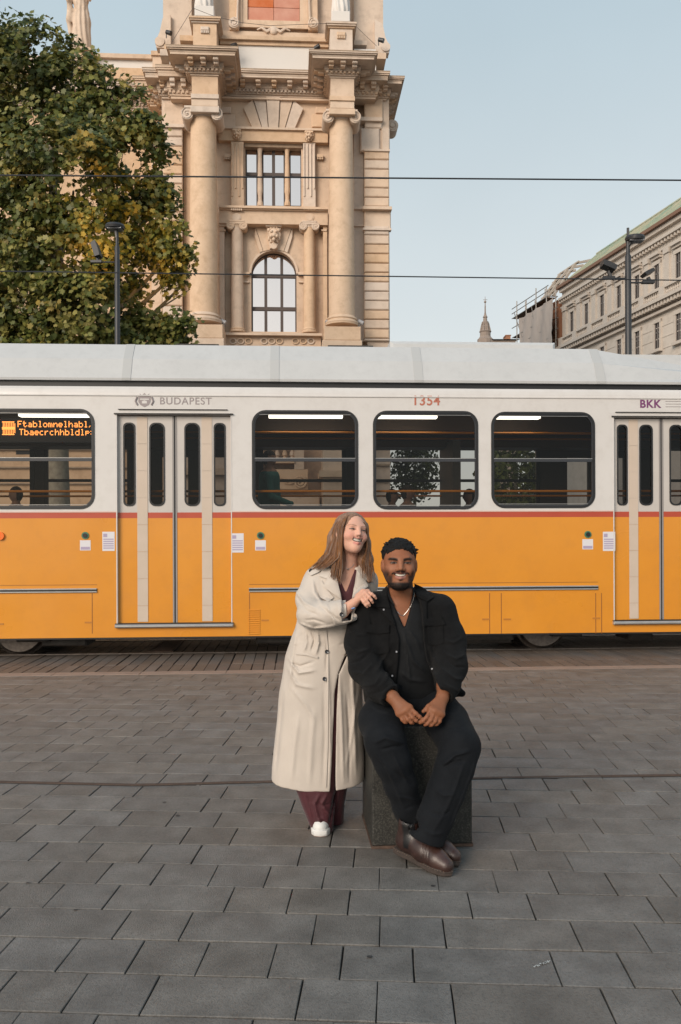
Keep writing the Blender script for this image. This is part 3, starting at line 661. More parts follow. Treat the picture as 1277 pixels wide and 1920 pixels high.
for x, v_, f, m_ in ((95, .5, 1, None), (20, .5, -1, None), (500, 1.95, 1, None), (560, .5, 1, None), (745, .5, 1, None), (790, .5, 1, None), (878, 1.1, -1, M_seato), (960, 1.9, 1, None), (1040, .5, -1, None), (1085, 1.9, -1, M_seato), (620, 1.95, -1, None)):
    seat(T(x, 900, v_)[0], v_, f, m_)
mb = MB()
for x in (860, 690): mb.box(T(x, 860, 1.4)[0]-.10, T(x, 860, 1.4)[0]+.02, 1.35, 2.4, .9, 2.9)
mb.build('partition', M_int, tram)
# running gear
def bogie(xc, yb_):
    bo = thing('bogie', None, None); bo.parent = tram
    u_ = T(xc, 1200, .53)[0]
    for s_ in (0, -1.75):
        for v_ in (.53, 1.965):
            wl = MB(); pr = [(.05, -.05), (.30, -.05), (.325, -.02), (.33, .03), (.36, .045), (.36, .065), (.05, .065)]
            wl.lathe(pr, n=32); wl.xf(Matrix.Translation((u_+s_, v_, .345)) @ Matrix.Rotation(R(-90), 4, 'X')); wl.build('wheel', M_rail, bo, smooth=True)
    mb = MB(); mb.box(u_-2.35, u_+.6, .30, .42, .32, .55, 0, ch=.03); mb.box(u_-1.3, u_-.45, .22, .30, .16, .40, 0, ch=.03); mb.box(u_+.05, u_+.45, .2, .34, .20, .36, 0, ch=.02); mb.box(u_-2.3, u_+.5, .5, 2.1, .42, .6); mb.build('bogie_frame', M_drk, bo)
    return bo
bogie(1015, 0); bogie(38, 0)
mb = MB()
for x0, x1, y0, y1, v_ in ((78, 162, 1199, 1212, .35), (480, 600, 1195, 1207, .3), (868, 960, 1195, 1212, .45), (505, 590, 1205, 1216, .5), (1180, 1225, 1192, 1200, .5)):
    a, _ = T(x0, y0, v_); b, _ = T(x1, y0, v_); h1_ = T(x0, y0, v_)[1]; h0_ = T(x0, y1, v_)[1]
    mb.box(a, b, v_, v_+.5, max(h0_, .09), h1_+.06, 0, ch=.02)
mb.box(UL, UR, .12, DEP-.12, hBot+.02, .82); mb.build('underframe', M_drk, tram)
mb = MB(); mb.box(UL, UR, .01, .035, hBot-.02, hBot); mb.build('skirt_edge', M_blk, tram)
# ---------------------------------------------------------------- museum building
FB = Frame((0, 44, 0), R(3.27))
M_st = material('limestone', (.63, .48, .36), (.55, .41, .30), rough=.8, scale=.9, detail=7, bump=.5, bscale=22, coords='World', c3=(.30, .21, .145), s3=1.7, a3=.5, rnd=.012)
M_st2 = material('pale_limestone', (.66, .51, .39), (.59, .445, .33), rough=.8, scale=1.4, detail=7, bump=.4, bscale=30, coords='World', c3=(.36, .255, .175), s3=2.4, a3=.42, rnd=.012)
M_stdark = material('dark_limestone', (.28, .20, .145), (.40, .30, .21), rough=.9, scale=4, coords='World', bump=.5)  # darker stone tone for soffit, guilloche holes, flashing and lower courses
M_blockw = material('white_plinth', (.66, .62, .58), rough=.7, scale=3)
M_marb = material('red_marble', (.46, .17, .10), (.54, .25, .165), rough=.45, scale=1.6, coords='World', rnd=.12)
M_wfr = material('bronze_window_frame', (.07, .05, .042), rough=.5)
M_pane = glass('museum_pane', (.12, .12, .12), refl=.92, gloss=(1.0, .9, .86), rough=.03)
M_spot = material('spotlight_black', (.02, .02, .022), rough=.4)
mus = thing('museum_building', 'beige limestone palace pavilion with giant Ionic columns and an arched window behind the tram', 'building', FB.o, FB.a)
PXM = lambda x, y, v=0: FB.px(x, y, v)
def frect(x0, y0, x1, y1, v):
    return (PXM(x0, (y0+y1)/2, v)[0], PXM(x1, (y0+y1)/2, v)[0], PXM((x0+x1)/2, y1, v)[1], PXM((x0+x1)/2, y0, v)[1])
def fbox(name, x0, y0, x1, y1, vf, vb, mat=M_st, parent=None, ch=0):
    a, b, h0, h1 = frect(x0, y0, x1, y1, vf); mb = MB(); mb.box(a, b, vf, vb, h0, h1, 0, ch=ch)
    return mb.build(name, mat, parent or mus)
# masses (u,h) from the wall plane
uL, uR = PXM(345, 400)[0], PXM(683, 400)[0]
def zone(v): return v
# wall between the columns with real openings
ax, ay = 513.5, 513
arch = lambda rpx: None
ac = PXM(513.5, 513, 0); ar = abs(PXM(556, 513, 0)[0]-PXM(471, 513, 0)[0])/2; ab = PXM(513, 622, 0)[1]
archloop = [(ac[0]+ar*math.cos(R(180*k/16)), ac[1]+ar*math.sin(R(180*k/16))) for k in range(17)]+[(ac[0]-ar, ac[1]-1.2), (ac[0]-ar, ab), (ac[0], ab), (ac[0]+ar, ab), (ac[0]+ar, ac[1]-1.2)]
ww = frect(460, 276, 565, 386, 0); wloop = [(ww[1], ww[3]), (ww[0], ww[3]), (ww[0], ww[2]), (ww[1], ww[2])]
h_mid = PXM(513, 392)[1]; h_hi = PXM(513, 60)[1]
mb = MB(); holed(mb, (uL-.2, uR+.2, ab-.3, h_mid), archloop, 0, .9); holed(mb, (uL-.2, uR+.2, h_mid, h_hi), wloop, 0, .9)
mb.box(uL-.2, uR+.2, 0, .9, -.5, ab-.3); mb.build('wall', M_st, mus)
mb = MB(); mb.box(uL-1.5, uR+1.2, 3.5, 3.7, 0, h_hi); mb.build('inner_wall', material('dim_interior', (.30, .24, .2), rough=.9), mus)
# body of the pavilion behind, and side returns
uA, uB = PXM(303, 400, -.6)[0], PXM(731, 400, -.6)[0]
h_corn = PXM(513, 150)[1]
mb = MB(); mb.box(uA+.02, uL-.1, -.55, 16, -.5, h_corn+.2); mb.box(uR+.1, uB-.02, -.55, 16, -.5, h_corn+.2); mb.box(uL-.1, uR+.1, 4, 16, -.5, h_corn+.2); mb.box(uA, uB, 3.9, 16, h_corn, h_corn+.5)
mb.build('pavilion_body', M_st, mus)
# left wing, set back
wl_, wh = PXM(150, 400, 2.0)[0], PXM(250, 205, 2.0)[1]
mb = MB(); mb.box(-22, uA, 2.0, 14, -.5, wh+2.2); mb.build('wing_wall', M_st, mus)
# rusticated courses on the corner piers
for x0, x1, y0, y1, vf in ((683, 729.5, 283, 640, -.6), (307, 343, 240, 640, -.6)):
    ys = np.arange(y0, y1-4, 17.6)
    for i, y in enumerate(ys):
        if 386 < y+8 < 430 and x0 > 600: continue
        a, b, h0, h1 = frect(x0, y+.6, x1, min(y+17.0, y1), vf); mb = MB(); mb.box(a, b, vf-.10, vf+.1, h0, h1, 0, ch=.045); mb.build('rusticated_block', M_st2, mus)
for x0, y0, x1, y1 in ((676, 240, 712, 283), (684, 225, 716, 240), (683, 388, 733, 429), (716, 240, 731, 283), (307, 192, 345, 238), (683, 182, 718, 225)):
    fbox('pier_block', x0, y0, x1, y1, -.68, -.4, M_st2, ch=.05)
fbox('string_course', 681, 386.5, 735, 392, -.95, -.5, M_st2)
fbox('string_course', 681, 427, 734, 431, -.8, -.5, M_st2)
fbox('string_course', 683, 279, 731, 283, -.78, -.5, M_st2)
for x0, x1 in ((411, 416), (610, 616)): pass
# side pilasters between column and pier
fbox('pilaster', 664, 230, 682, 640, -.35, .1, M_st2); fbox('pilaster', 345, 230, 362, 640, -.35, .1, M_st2)
fbox('string_course', 664, 387, 684, 392, -.5, 0, M_st2); fbox('string_course', 664, 420, 684, 424, -.45, 0, M_st2)
# recessed bay: narrow pilasters, sill and parapet
for x0, x1 in ((412, 421), (606, 613.5)): fbox('pilaster', x0, 392, x1, 624, -.45, .05, M_st2)
for x0, x1 in ((412, 424), (603, 613.5)):
    fbox('pilaster_cap', x0-1, 418, x1, 424, -.52, 0, M_st2); fbox('pilaster_cap', x0-.5, 430, x1-1, 433, -.5, 0, M_st2)
# string course over the small columns
fbox('architrave', 411, 394, 614.5, 420, -.62, 0, M_st2); fbox('string_course', 410, 386.5, 615.5, 390.5, -.85, 0, M_st2); fbox('string_course', 411, 390.5, 615, 394, -.74, 0, M_st2)
for x in (443.5, 580.5):
    c = PXM(x, 408, -.62); mb = MB(); mb.disc(c, .22, -.66, -.6, 20); mb.disc(c, .17, -.68, -.6, 20); mb.build('medallion', M_st2, mus)
    a, b, h0, h1 = frect(x-11, 388, x+11, 395, -.74); mb = MB()
    for k in range(6): mb.box(a+(b-a)*(k+.12)/6, a+(b-a)*(k+.88)/6, -.80, -.7, h0, h1)
    mb.build('dentil', M_st2, mus)
# columns
def ionic(x, y0, y1, rpx, v, cap_h, base_h, name='column', volute=True, n=28):
    col = thing(name, None, None); col.parent = mus
    c = PXM(x, 500, v)[0]; hb = PXM(x, y1, v)[1]; ht = PXM(x, y0, v)[1]; r_ = rpx*(44+v)/1600
    mb = MB(); prof = []
    H_ = ht-hb
    for k in range(13):
        t = k/12; prof.append((r_*(1-.115*max(0, t-.3)/.7), hb+base_h+(H_-base_h-cap_h*.75)*t))
    prof += [(r_*.92, ht-cap_h*.72), (r_*.92, ht-cap_h*.66), (r_*.885, ht-cap_h*.66)]
    mb.lathe([(q, h) for q, h in prof], (c, v, 0), n); mb.build('shaft', M_st2, col, smooth=True)
    mb = MB(); b_ = base_h
    mb.lathe([(r_*1.26, hb), (r_*1.26, hb+b_*.12), (r_*1.3, hb+b_*.25), (r_*1.26, hb+b_*.4), (r_*1.15, hb+b_*.48), (r_*1.12, hb+b_*.6), (r_*1.19, hb+b_*.72), (r_*1.16, hb+b_*.86), (r_*1.03, hb+b_), (r_*.98, hb+b_*1.15)], (c, v, 0), n)
    mb.build('base', M_st2, col, smooth=True)
    mb = MB(); hc = ht-cap_h
    mb.lathe([(r_*.9, hc+cap_h*.3), (r_*1.0, hc+cap_h*.5), (r_*1.16, hc+cap_h*.62), (r_*1.1, hc+cap_h*.75)], (c, v, 0), n)
    mb.box(c-r_*1.2, c+r_*1.2, v-r_*1.12, v+r_, ht-cap_h*.2, ht-.0, 0, ch=.02); mb.box(c-r_*1.12, c+r_*1.12, v-r_*1.06, v+r_, ht-cap_h*.42, ht-cap_h*.2)
    for s_ in (-1, 1):
        vc = (c+s_*r_*1.02, hc+cap_h*.42); R0 = cap_h*.46
        mb.disc(vc, R0, v-r_*1.02, v+r_*.8, 18)
        sp = [(vc[0]+s_*(R0*(1.0-.82*k/26))*math.cos(R(90-k*24)), v-r_*1.04, vc[1]+(R0*(1.0-.82*k/26))*math.sin(R(90-k*24))) for k in range(27)]
        mb.tube(sp, [R0*.13*(1-.5*k/26) for k in range(27)], 5)
        mb.disc(vc, R0*.16, v-r_*1.12, v-r_, 10)
    for k in range(9):
        q = R(200+k*17.5); mb.ball((c+r_*1.06*math.cos(q), v+r_*1.06*math.sin(q), hc+cap_h*.58), r_*.10, 4)
    mb.build('capital', M_st2, col)
    return col
VC = -1.55
ionic(382.5, 213, 608, 26.5, VC, .62, .42); ionic(640.5, 218, 612, 24.5, VC, .62, .42)
ionic(445, 417, 624, 11.6, -.35, .45, .22, n=20); ionic(580, 418, 625, 11.2, -.35, .45, .22, n=20)
# far small volutes on the left wing pilaster and right return
for x, y, v in ((287, 272, 1.2), (735, 240, 1.0)):
    c = PXM(x, y, v); mb = MB(); mb.disc(c, .3, v-.3, v+.6, 18); mb.disc(c, .12, v-.36, v, 12); sp = [(c[0]+(.28-.2*k/22)*math.cos(R(90+k*26)), v-.31, c[1]+(.28-.2*k/22)*math.sin(R(90+k*26))) for k in range(23)]; mb.tube(sp, .035, 5); mb.build('volute', M_st2, mus)
fbox('wing_pilaster', 284, 240, 303, 640, 1.4, 2.2, M_st2)
# pedestals under the giant columns
for xc, w2, yt_ in ((382, 36, 608), (642.5, 34.5, 612)):
    fbox('pedestal', xc-w2, yt_, xc+w2, yt_+26, VC-1.15, .1, M_st2, ch=.03)
    fbox('pedestal', xc-w2-3, yt_+26, xc+w2+3, 1005, VC-1.2, .1, M_st2, ch=.03)
    fbox('pedestal_cap', xc-w2-5, yt_+150, xc+w2+5, yt_+158, VC-1.35, .1, M_st2)
    fbox('pedestal_cap', xc-w2-9, yt_+270, xc+w2+9, yt_+282, VC-1.6, .1, M_st2)
# parapet with pierced guilloche under the arched window
fbox('sill', 421, 624, 604, 628.5, -1.0, .1, M_st2); fbox('parapet', 424, 628.5, 602, 660, -.7, .05, M_st2)
for x0, n_ in ((435, 3), (493, 3), (552, 3)):
    for k in range(n_):
        c = PXM(x0+k*14.5+2, 639.5, -.72); mb = MB(); L1 = [(c[0]+.185*math.cos(R(20*q)), c[1]+.165*math.sin(R(20*q))) for q in range(18)]; L2 = [(c[0]+.13*math.cos(R(20*q)), c[1]+.11*math.sin(R(20*q))) for q in range(18)]
        ring(mb, L1, L2, -.76, -.69); mb.build('guilloche_ring', M_st2, mus)
        mb = MB(); mb.disc(c, .105, -.712, -.69, 16, rx=.125); mb.build('guilloche_hole', M_stdark, mus)
# lower storey seen through the tram
for x0, x1 in ((486, 500),): pass
mb = MB(); a, b, h0, h1 = frect(486, 812, 570, 834, -.9); mb.box(a-1.5, b, -1.0, -.4, h0-.05, h0+.12)
mb.build('balcony_rail', M_st2, mus)
for k in range(7):
    c = PXM(478+k*14, 850, -.7); hb_ = PXM(480, 860, -.7)[1]; ht_ = PXM(480, 838, -.7)[1]; Hh = ht_-hb_; mb = MB(); mb.lathe([(.13, hb_), (.13, hb_+.05), (.07, hb_+.09), (.14, hb_+Hh*.3), (.12, hb_+Hh*.5), (.055, hb_+Hh*.8), (.1, hb_+Hh*.93), (.1, ht_)], (c[0], -.7, 0), 12); mb.build('baluster', M_st2, mus, smooth=True)
fbox('balcony_pier', 552, 838, 570, 880, -1.0, -.2, M_st2); fbox('balcony_slab', 440, 861, 552, 868, -1.1, -.1, M_st2)
mb = MB(); c = PXM(561, 822, -.7); mb.ball((c[0], -.7, c[1]), .17, 8); mb.lathe([(.2, c[1]-.3), (.12, c[1]-.24), (.06, c[1]-.14)], (c[0], -.7, 0), 12); mb.build('stone_ball', M_st2, mus, smooth=True)
fbox('panel_slab', 460, 880, 578, 918, -1.0, -.1, M_st2, ch=.03)
for s_, xc in ((1, 563), (-1, 478)):
    c = PXM(xc, 905, -1.02); mb = MB(); sp = [(c[0]+s_*(.34-.27*k/28)*math.cos(R(90-k*25)), -1.05, c[1]+(.30-.24*k/28)*math.sin(R(90-k*25))) for k in range(29)]; mb.tube(sp, [.07*(1-.5*k/28) for k in range(29)], 6)
    for q in range(3): mb.tube([(c[0]-s_*.1, -1.05, c[1]+.28-q*.08), (c[0]-s_*.5, -1.06, c[1]+.1-q*.08), (c[0]-s_*(1.0-q*.1), -1.04, c[1]+.25-q*.14)], [.05, .05, .02], 5)
    mb.build('scroll_relief', M_st2, mus)
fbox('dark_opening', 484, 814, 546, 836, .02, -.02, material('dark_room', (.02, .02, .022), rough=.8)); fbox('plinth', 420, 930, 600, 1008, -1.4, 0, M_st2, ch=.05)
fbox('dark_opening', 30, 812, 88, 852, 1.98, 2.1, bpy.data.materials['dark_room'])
for y in (841, 875, 905): fbox('string_course', -150, y, 300, y+3, 1.85, 2.1, M_stdark)
for y in (836, 870, 900): fbox('string_course', 683, y, 731, y+3, -.75, -.5, M_stdark)
# windows
def fwindow(name, rects, v, fr=.06, bars=(), px_frame=None):
    pass
win = thing('window', None, None); win.parent = mus; ar2 = ar
mb = MB(); inner = [(ac[0]+(ar-.07)*math.cos(R(180*k/16)), ac[1]+(ar-.07)*math.sin(R(180*k/16))) for k in range(17)]+[(ac[0]-ar+.07, ac[1]-1.2), (ac[0]-ar+.07, ab+.03), (ac[0], ab+.03), (ac[0]+ar-.07, ab+.03), (ac[0]+ar-.07, ac[1]-1.2)]
ring(mb, archloop, inner, .38, .5)
for x in (498.5, 528.5):
    u_ = PXM(x, 550, .4)[0]; mb.box(u_-.075, u_+.075, .36, .48, ab, ac[1]+math.sqrt(max(0, ar*ar-(u_-ac[0])**2))-.02)
for y in (518, 579.5):
    h_ = PXM(513, y, .4)[1]; mb.box(ac[0]-ar+.02, ac[0]+ar-.02, .34, .47, h_-.09, h_+.09)
mb.build('frame', M_wfr, win)
mb = MB(); mb.add([(x, .42, z) for x, z in archloop], [tuple(range(len(archloop)))]); mb.build('pane', M_pane, win)
win = thing('window', None, None); win.parent = mus
mb = MB()
for x0, x1 in ((460.5, 483.5), (491.5, 534.5), (542.5, 566)):
    a, b, h0, h1 = frect(x0, 277, x1, 387, .35); L1 = [(b, h1), (a, h1), (a, h0), (b, h0)]; f = .075; L2 = [(b-f, h1-f), (a+f, h1-f), (a+f, h0+.02), (b-f, h0+.02)]
    ring(mb, L1, L2, .30, .42)
    h_ = PXM(513, 328, .35)[1]; mb.box(a+.02, b-.02, .28, .4, h_-.08, h_+.08)
    if x1-x0 > 30: mb.box((a+b)/2-.08, (a+b)/2+.08, .29, .41, h0, h1)
mb.build('frame', M_wfr, win)
a, b, h0, h1 = frect(460, 277, 566, 387, .36); mb = MB(); mb.add([(a, .36, h0), (b, .36, h0), (b, .36, h1), (a, .36, h1)], [(0, 1, 2, 3)]); mb.build('pane', M_pane, win)
for x in (487.5, 538.5):
    u_ = PXM(x, 330, .15)[0]; h0 = PXM(x, 387, .15)[1]; h1 = PXM(x, 274, .15)[1]; mb = MB(); Hh = h1-h0
    mb.lathe([(.15, h0), (.15, h0+.15), (.10, h0+.3), (.10, h0+.5), (.14, h0+.75), (.13, h0+1.2), (.10, h0+Hh*.86), (.13, h0+Hh*.93), (.17, h0+Hh*.97), (.17, h1)], (u_, .12, 0), 10); mb.build('mullion', M_st2, win)
# fluted pilasters and lion masks by the upper window
for x0, x1 in ((433.5, 457), (568.5, 591.5)):
    a, b, h0, h1 = frect(x0, 265, x1, 387, -.3); mb = MB(); mb.box(a, b, -.28, .05, h0, h1)
    for k in range(4):
        q = a+(b-a)*(k+.0)/3.6+.02; mb.box(q-.0, q+.07, -.34, -.27, h0+.2+(.7 if k % 2 else .3), h1-.12, 0, ch=.02)
    mb.build('fluted_pilaster', M_st2, mus)
def mask(c, v, s_, nm='lion_mask'):
    mb = MB(); mb.ball((c[0], v, c[1]), .2*s_, 7, 0, (1, .8, 1.15)); mb.ball((c[0], v-.13*s_, c[1]-.07*s_), .10*s_, 6, 0, (1, .9, .8))
    for q in (-1, 1):
        mb.ball((c[0]+q*.08*s_, v-.15*s_, c[1]+.07*s_), .055*s_, 5); mb.ball((c[0]+q*.17*s_, v-.03*s_, c[1]+.15*s_), .07*s_, 5); mb.ball((c[0]+q*.10*s_, v-.14*s_, c[1]-.1*s_), .06*s_, 5)
    for k in range(11):
        q = R(-60+k*30); mb.ball((c[0]+.2*s_*math.sin(q), v, c[1]+.24*s_*math.cos(q)), .07*s_, 4, 0, (.8, .8, 1.3))
    mb.ball((c[0], v-.12*s_, c[1]-.2*s_), .07*s_, 5); return mb.build(nm, M_st2, mus, smooth=True)
mask(PXM(443.5, 250, -.42), -.42, 1.0); mask(PXM(579.5, 253.5, -.42), -.42, 1.0)
fbox('lintel_band', 410, 241, 615, 265, -.34, .05, M_st2); fbox('string_course', 410, 238.5, 615, 242.5, -.48, .05, M_st2)
fbox('window_soffit', 458, 265, 567, 276, -.1, .3, M_stdark)
for x in (427, 600):
    a, b, h0, h1 = frect(x-6, 290, x+6, 299, -.1); mb = MB(); mb.box(a, b, -.2, .05, h0+.08, h1); [mb.box(a+(b-a)*(k+.1)/4, a+(b-a)*(k+.8)/4, -.18, .0, h0-.02, h0+.08) for k in range(4)]; mb.build('guttae', M_st2, mus)
# fan of voussoirs under the cornice
fan = [(455, 196, 476, 235), (474, 187, 489, 238), (500, 184, 528, 243), (540, 187, 555, 238), (552, 197, 574, 236)]
P4 = [[(456, 203), (474, 188), (491, 240), (473, 240)], [(475, 186), (498, 184.5), (503, 241), (492, 241)], [(499, 184), (525, 184), (522, 244), (504, 244)], [(526, 184.5), (550, 187), (534, 241), (523, 241)], [(551, 189), (569, 204), (553, 241), (535, 241)]]
for i, q in enumerate(P4):
    mb = MB(); c_ = (sum(p[0] for p in q)/4, sum(p[1] for p in q)/4); mb.prism([PXM(c_[0]+(x-c_[0])*.965, c_[1]+(y-c_[1])*.985, -.1) for x, y in q], -.16-(.08 if i == 2 else 0), .05); mb.build('voussoir', M_st2, mus)
for x0, x1 in ((411, 441), (585, 613)): fbox('wall_block', x0, 214, x1, 238, -.12, .05, M_st2, ch=.03); fbox('wall_block', x0+(0 if x0 < 500 else 7), 200, x1-(8 if x0 < 500 else 0), 212, -.1, .05, M_st2, ch=.03)
# arch voussoirs with the keystone mask
for q in ([(479, 424), (500, 424), (508, 468), (494, 471)], [(527, 424), (548, 424), (532, 471), (518, 468)], [(478, 424), (493, 471), (487, 474), (478, 444)], [(549, 424), (548, 444), (539, 474), (533, 471)]):
    mb = MB(); mb.prism([PXM(x, y, -.1) for x, y in q], -.13, .05); mb.build('voussoir', M_st2, mus)
mb = MB(); mb.prism([PXM(x, y, -.3) for x, y in ((499, 421), (528, 421), (520, 466), (506, 466))], -.35, .05); mb.prism([PXM(x, y, -.3) for x, y in ((497.5, 420.5), (529, 420.5), (528.5, 427), (498.5, 427))], -.5, .05); mb.disc(PXM(513.5, 462, -.3), .16, -.42, 0); mb.build('keystone', M_st2, mus)
mask(PXM(513.5, 440, -.4), -.38, 1.45)
mb = MB(); L1 = [(ac[0]+(ar+.22)*math.cos(R(180*k/20)), ac[1]+(ar+.22)*math.sin(R(180*k/20))) for k in range(21)]+[(ac[0]-ar-.22, ac[1]-.3), (ac[0]+ar+.22, ac[1]-.3)]
V_ = []
for k in range(20):
    a0, a1 = R(180*k/20), R(180*(k+1)/20)
    mb.add([(ac[0]+rr_*math.cos(a_), v_, ac[1]+rr_*math.sin(a_)) for a_ in (a0, a1) for rr_ in (ar-.01, ar+.10) for v_ in (-.08, .02)], [(0, 4, 6, 2), (2, 6, 7, 3), (0, 1, 5, 4)])
mb.build('archivolt', M_st2, mus)
for x in (461, 566): fbox('impost', x-7, 510, x+7, 516, -.2, .05, M_st2); fbox('impost', x-6, 527, x+6, 529.5, -.12, .05, M_st2)

# ---- entablature
def cornice(uu0, uu1, hb, ht, vf, vb, left=True, right=True, proj=.95, mod=True, pitch=.62, dent=True):
    """bed moulds, dentils, modillions and corona on a block uu0..uu1 whose frieze face is vf"""
    H_ = ht-hb; L_ = [(.06, 0, .10), (.16, .10, .16), (.30, .30, .36), (.98, .64, .76), (1.0, .76, .86), (1.10, .86, .93), (1.16, .93, 1.0)]
    mb = MB()
    for p, a, b in L_:
        q = p*proj; mb.box(uu0-(q if left else 0), uu1+(q if right else 0), vf-q, vb, hb+H_*a, hb+H_*b, 0)
    mb.box(uu0-(.2*proj if left else 0), uu1+(.2*proj if right else 0), vf-.2*proj, vb, hb+H_*.16, hb+H_*.30, 0)
    mb.box(uu0-(.34*proj if left else 0), uu1+(.34*proj if right else 0), vf-.34*proj, vb, hb+H_*.36, hb+H_*.64, 0)
    mb.build('cornice', M_st, mus)
    mb = MB(); q = 1.17*proj; mb.box(uu0-(q if left else 0), uu1+(q if right else 0), vf-q, vb, ht, ht+.05); mb.build('cornice_flashing', M_stdark, mus)
    spans = [('f', uu0-(.3*proj if left else -.1), uu1+(.3*proj if right else -.1))]
    de = MB()
    class _Mo:
        def box(s_, *q, **k_): s_.b = getattr(s_, 'b', None) or MB(); s_.b.box(*q, **k_); s_.n = getattr(s_, 'n', 0)+1; (s_.n % 2 == 0) and (s_.b.build('modillion', M_st2, mus), setattr(s_, 'b', None))
    mo = _Mo()
    a, b = spans[0][1], spans[0][2]; n_ = max(2, round((b-a)/pitch))
    for k in range(n_):
        c = a+(b-a)*(k+.5)/n_; mo.box(c-.13, c+.13, vf-.86*proj, vf-.3*proj, hb+H_*.48, hb+H_*.64, 0, ch=.03); mo.box(c-.11, c+.11, vf-.66*proj, vf-.3*proj, hb+H_*.36, hb+H_*.48)
    nd = int((b-a)/.19)
    for k in range(nd):
        c = a+(b-a)*(k+.5)/nd; de.box(c-.055, c+.055, vf-.31*proj, vf-.18*proj, hb+H_*.18, hb+H_*.29)
    for side, on, x, sg in (('l', left, uu0, -1), ('r', right, uu1, 1)):
        if not on: continue
        D_ = vb-vf; n_ = max(1, round(D_/pitch))
        for k in range(min(n_, 20)):
            c = vf+(k+.5)*D_/n_-.1
            mo.box(x+sg*.3*proj, x+sg*.86*proj, c-.13, c+.13, hb+H_*.48, hb+H_*.64); mo.box(x+sg*.3*proj, x+sg*.66*proj, c-.11, c+.11, hb+H_*.36, hb+H_*.48)
        nd = int(D_/.19)
        for k in range(min(nd, 60)): c = vf+(k+.5)*D_/nd; de.box(x+sg*.18*proj, x+sg*.31*proj, c-.055, c+.055, hb+H_*.18, hb+H_*.29)
    de.build('dentils', M_st, mus)['kind'] = 'stuff'
def ent(x0, x1, yb_, yt_, vf, vb, proj, left=True, right=True, pitch=.62):
    """x0,x1: frieze edges; yb_,yt_: cornice bottom and top in the picture (top taken at the corona's plane)"""
    a = PXM(x0, yb_, vf)[0]; b = PXM(x1, yb_, vf)[0]; hb = PXM((x0+x1)/2, yb_, vf)[1]; ht = PXM((x0+x1)/2, yt_, vf-1.1*proj)[1]
    cornice(a, b, hb, ht, vf, vb, left, right, proj, pitch=pitch); return a, b, hb, ht
VE = VC-.75
ent(359, 408, 143, 88, VE, 0, .92); ent(620, 664, 147, 97, VE, 0, .92)
ent(408, 620, 183, 132, -.1, 3, .85, False, False, pitch=.78)
ent(305, 360, 186, 130, -.62, 3, .75, True, False); ent(664, 723, 188, 143, -.62, 14, .75, False, True)
ent(322, 360, 186, 124, -1.1, -.5, .6, True, False); ent(664, 703, 186, 134, -1.1, -.5, .6, False, True)
ent(-60, 283, 205, 151, 1.9, 3, .7, False, False); ent(283, 300, 200, 145, 1.1, 3, .7, True, False)
# column friezes (entablature blocks over the capitals)
for xc, y0, w2 in ((384, 143, 24.5), (642, 147, 22)):
    fbox('frieze_block', xc-w2, y0, xc+w2, y0+36, VE, 0, M_st2); fbox('architrave_block', xc-w2-1.5, y0+33, xc+w2+1.5, y0+41, VE-.12, 0, M_st2); fbox('architrave_block', xc-w2-.5, y0+41, xc+w2+.5, y0+56, VE-.05, 0, M_st2, ch=.02); fbox('architrave_block', xc-w2-2.5, y0+56, xc+w2+2.5, y0+67, VE-.16, 0, M_st2, ch=.02)
fbox('architrave', 408, 183, 620, 186.5, -.3, .05, M_st2)
fbox('architrave', 664, 219, 717, 226, -.85, -.3, M_st2); fbox('architrave', 305, 232, 345, 238, -.85, -.3, M_st2)
# attic
a0 = PXM(311, 60, .2)[0]; a1 = PXM(714, 60, .2)[0]; hA = PXM(513, 132, -.2)[1]; hZ = PXM(513, -210, .2)[1]
panel = frect(464, -80, 562, 40, .2)
mb = MB(); mb.box(a0, a1, .35, 14, hA-.3, hZ); mb.box(a0-.1, PXM(360, 60, .1)[0], -.05, .4, hA, hZ); mb.box(PXM(663, 60, .1)[0], a1+.1, -.05, .4, hA, hZ); mb.build('attic_wall', M_st, mus)
fbox('attic_base', 437, 86, 590, 131, -.5, .4, M_blockw)
fbox('attic_base', 318, 86, 360, 128, -1.2, .4, M_blockw); fbox('attic_base', 664, 92, 705, 136, -1.2, .4, M_blockw)
for x0, y0, x1, y1, vf in ((408, 68, 620, 75, -.75), (412, 75, 616, 85, -.6), (337, 66, 362, 76, -1.2), (664, 76, 688, 84, -1.2), (308, 84, 345, 92, -1.0), (686, 92, 716, 99, -1.0), (300, 92, 330, 104, -1.3), (700, 99, 724, 110, -1.3)): fbox('attic_moulding', x0, y0, x1, y1, vf, .4, M_st)
for xc, y0, w2 in ((384, 30, 24), (640, 40, 23)):
    fbox('attic_pedestal', xc-w2+2, y0+12, xc+w2-2, y0+62, -1.9, .3, M_st2)
    for k, (e, dy0, dy1) in enumerate(((6, 0, 3), (4.5, 3, 7), (2, 7, 12))): fbox('pedestal_cap', xc-w2-e, y0+dy0, xc+w2+e, y0+dy1+.3, -1.9-e*.035, .3, M_st)
    fbox('plinth_moulding', xc-w2-1, y0+56, xc+w2+1, y0+62, -2.05, .3, M_st)
    fbox('statue_plinth', xc-w2*.8, y0-20, xc+w2*.72, y0+.3, -1.7, -.2, M_blockw, ch=.03)
    a, b, h0, h1 = frect(xc-8, y0+20, xc+8, y0+32, -1.95); mb = MB(); mb.box(a, b, -2.0, -1.85, h0+.12, h1, 0, ch=.03); [mb.box(a+(b-a)*(k+.1)/5, a+(b-a)*(k+.8)/5, -1.98, -1.88, h0, h0+.12) for k in range(5)]; mb.build('guttae', M_st2, mus)
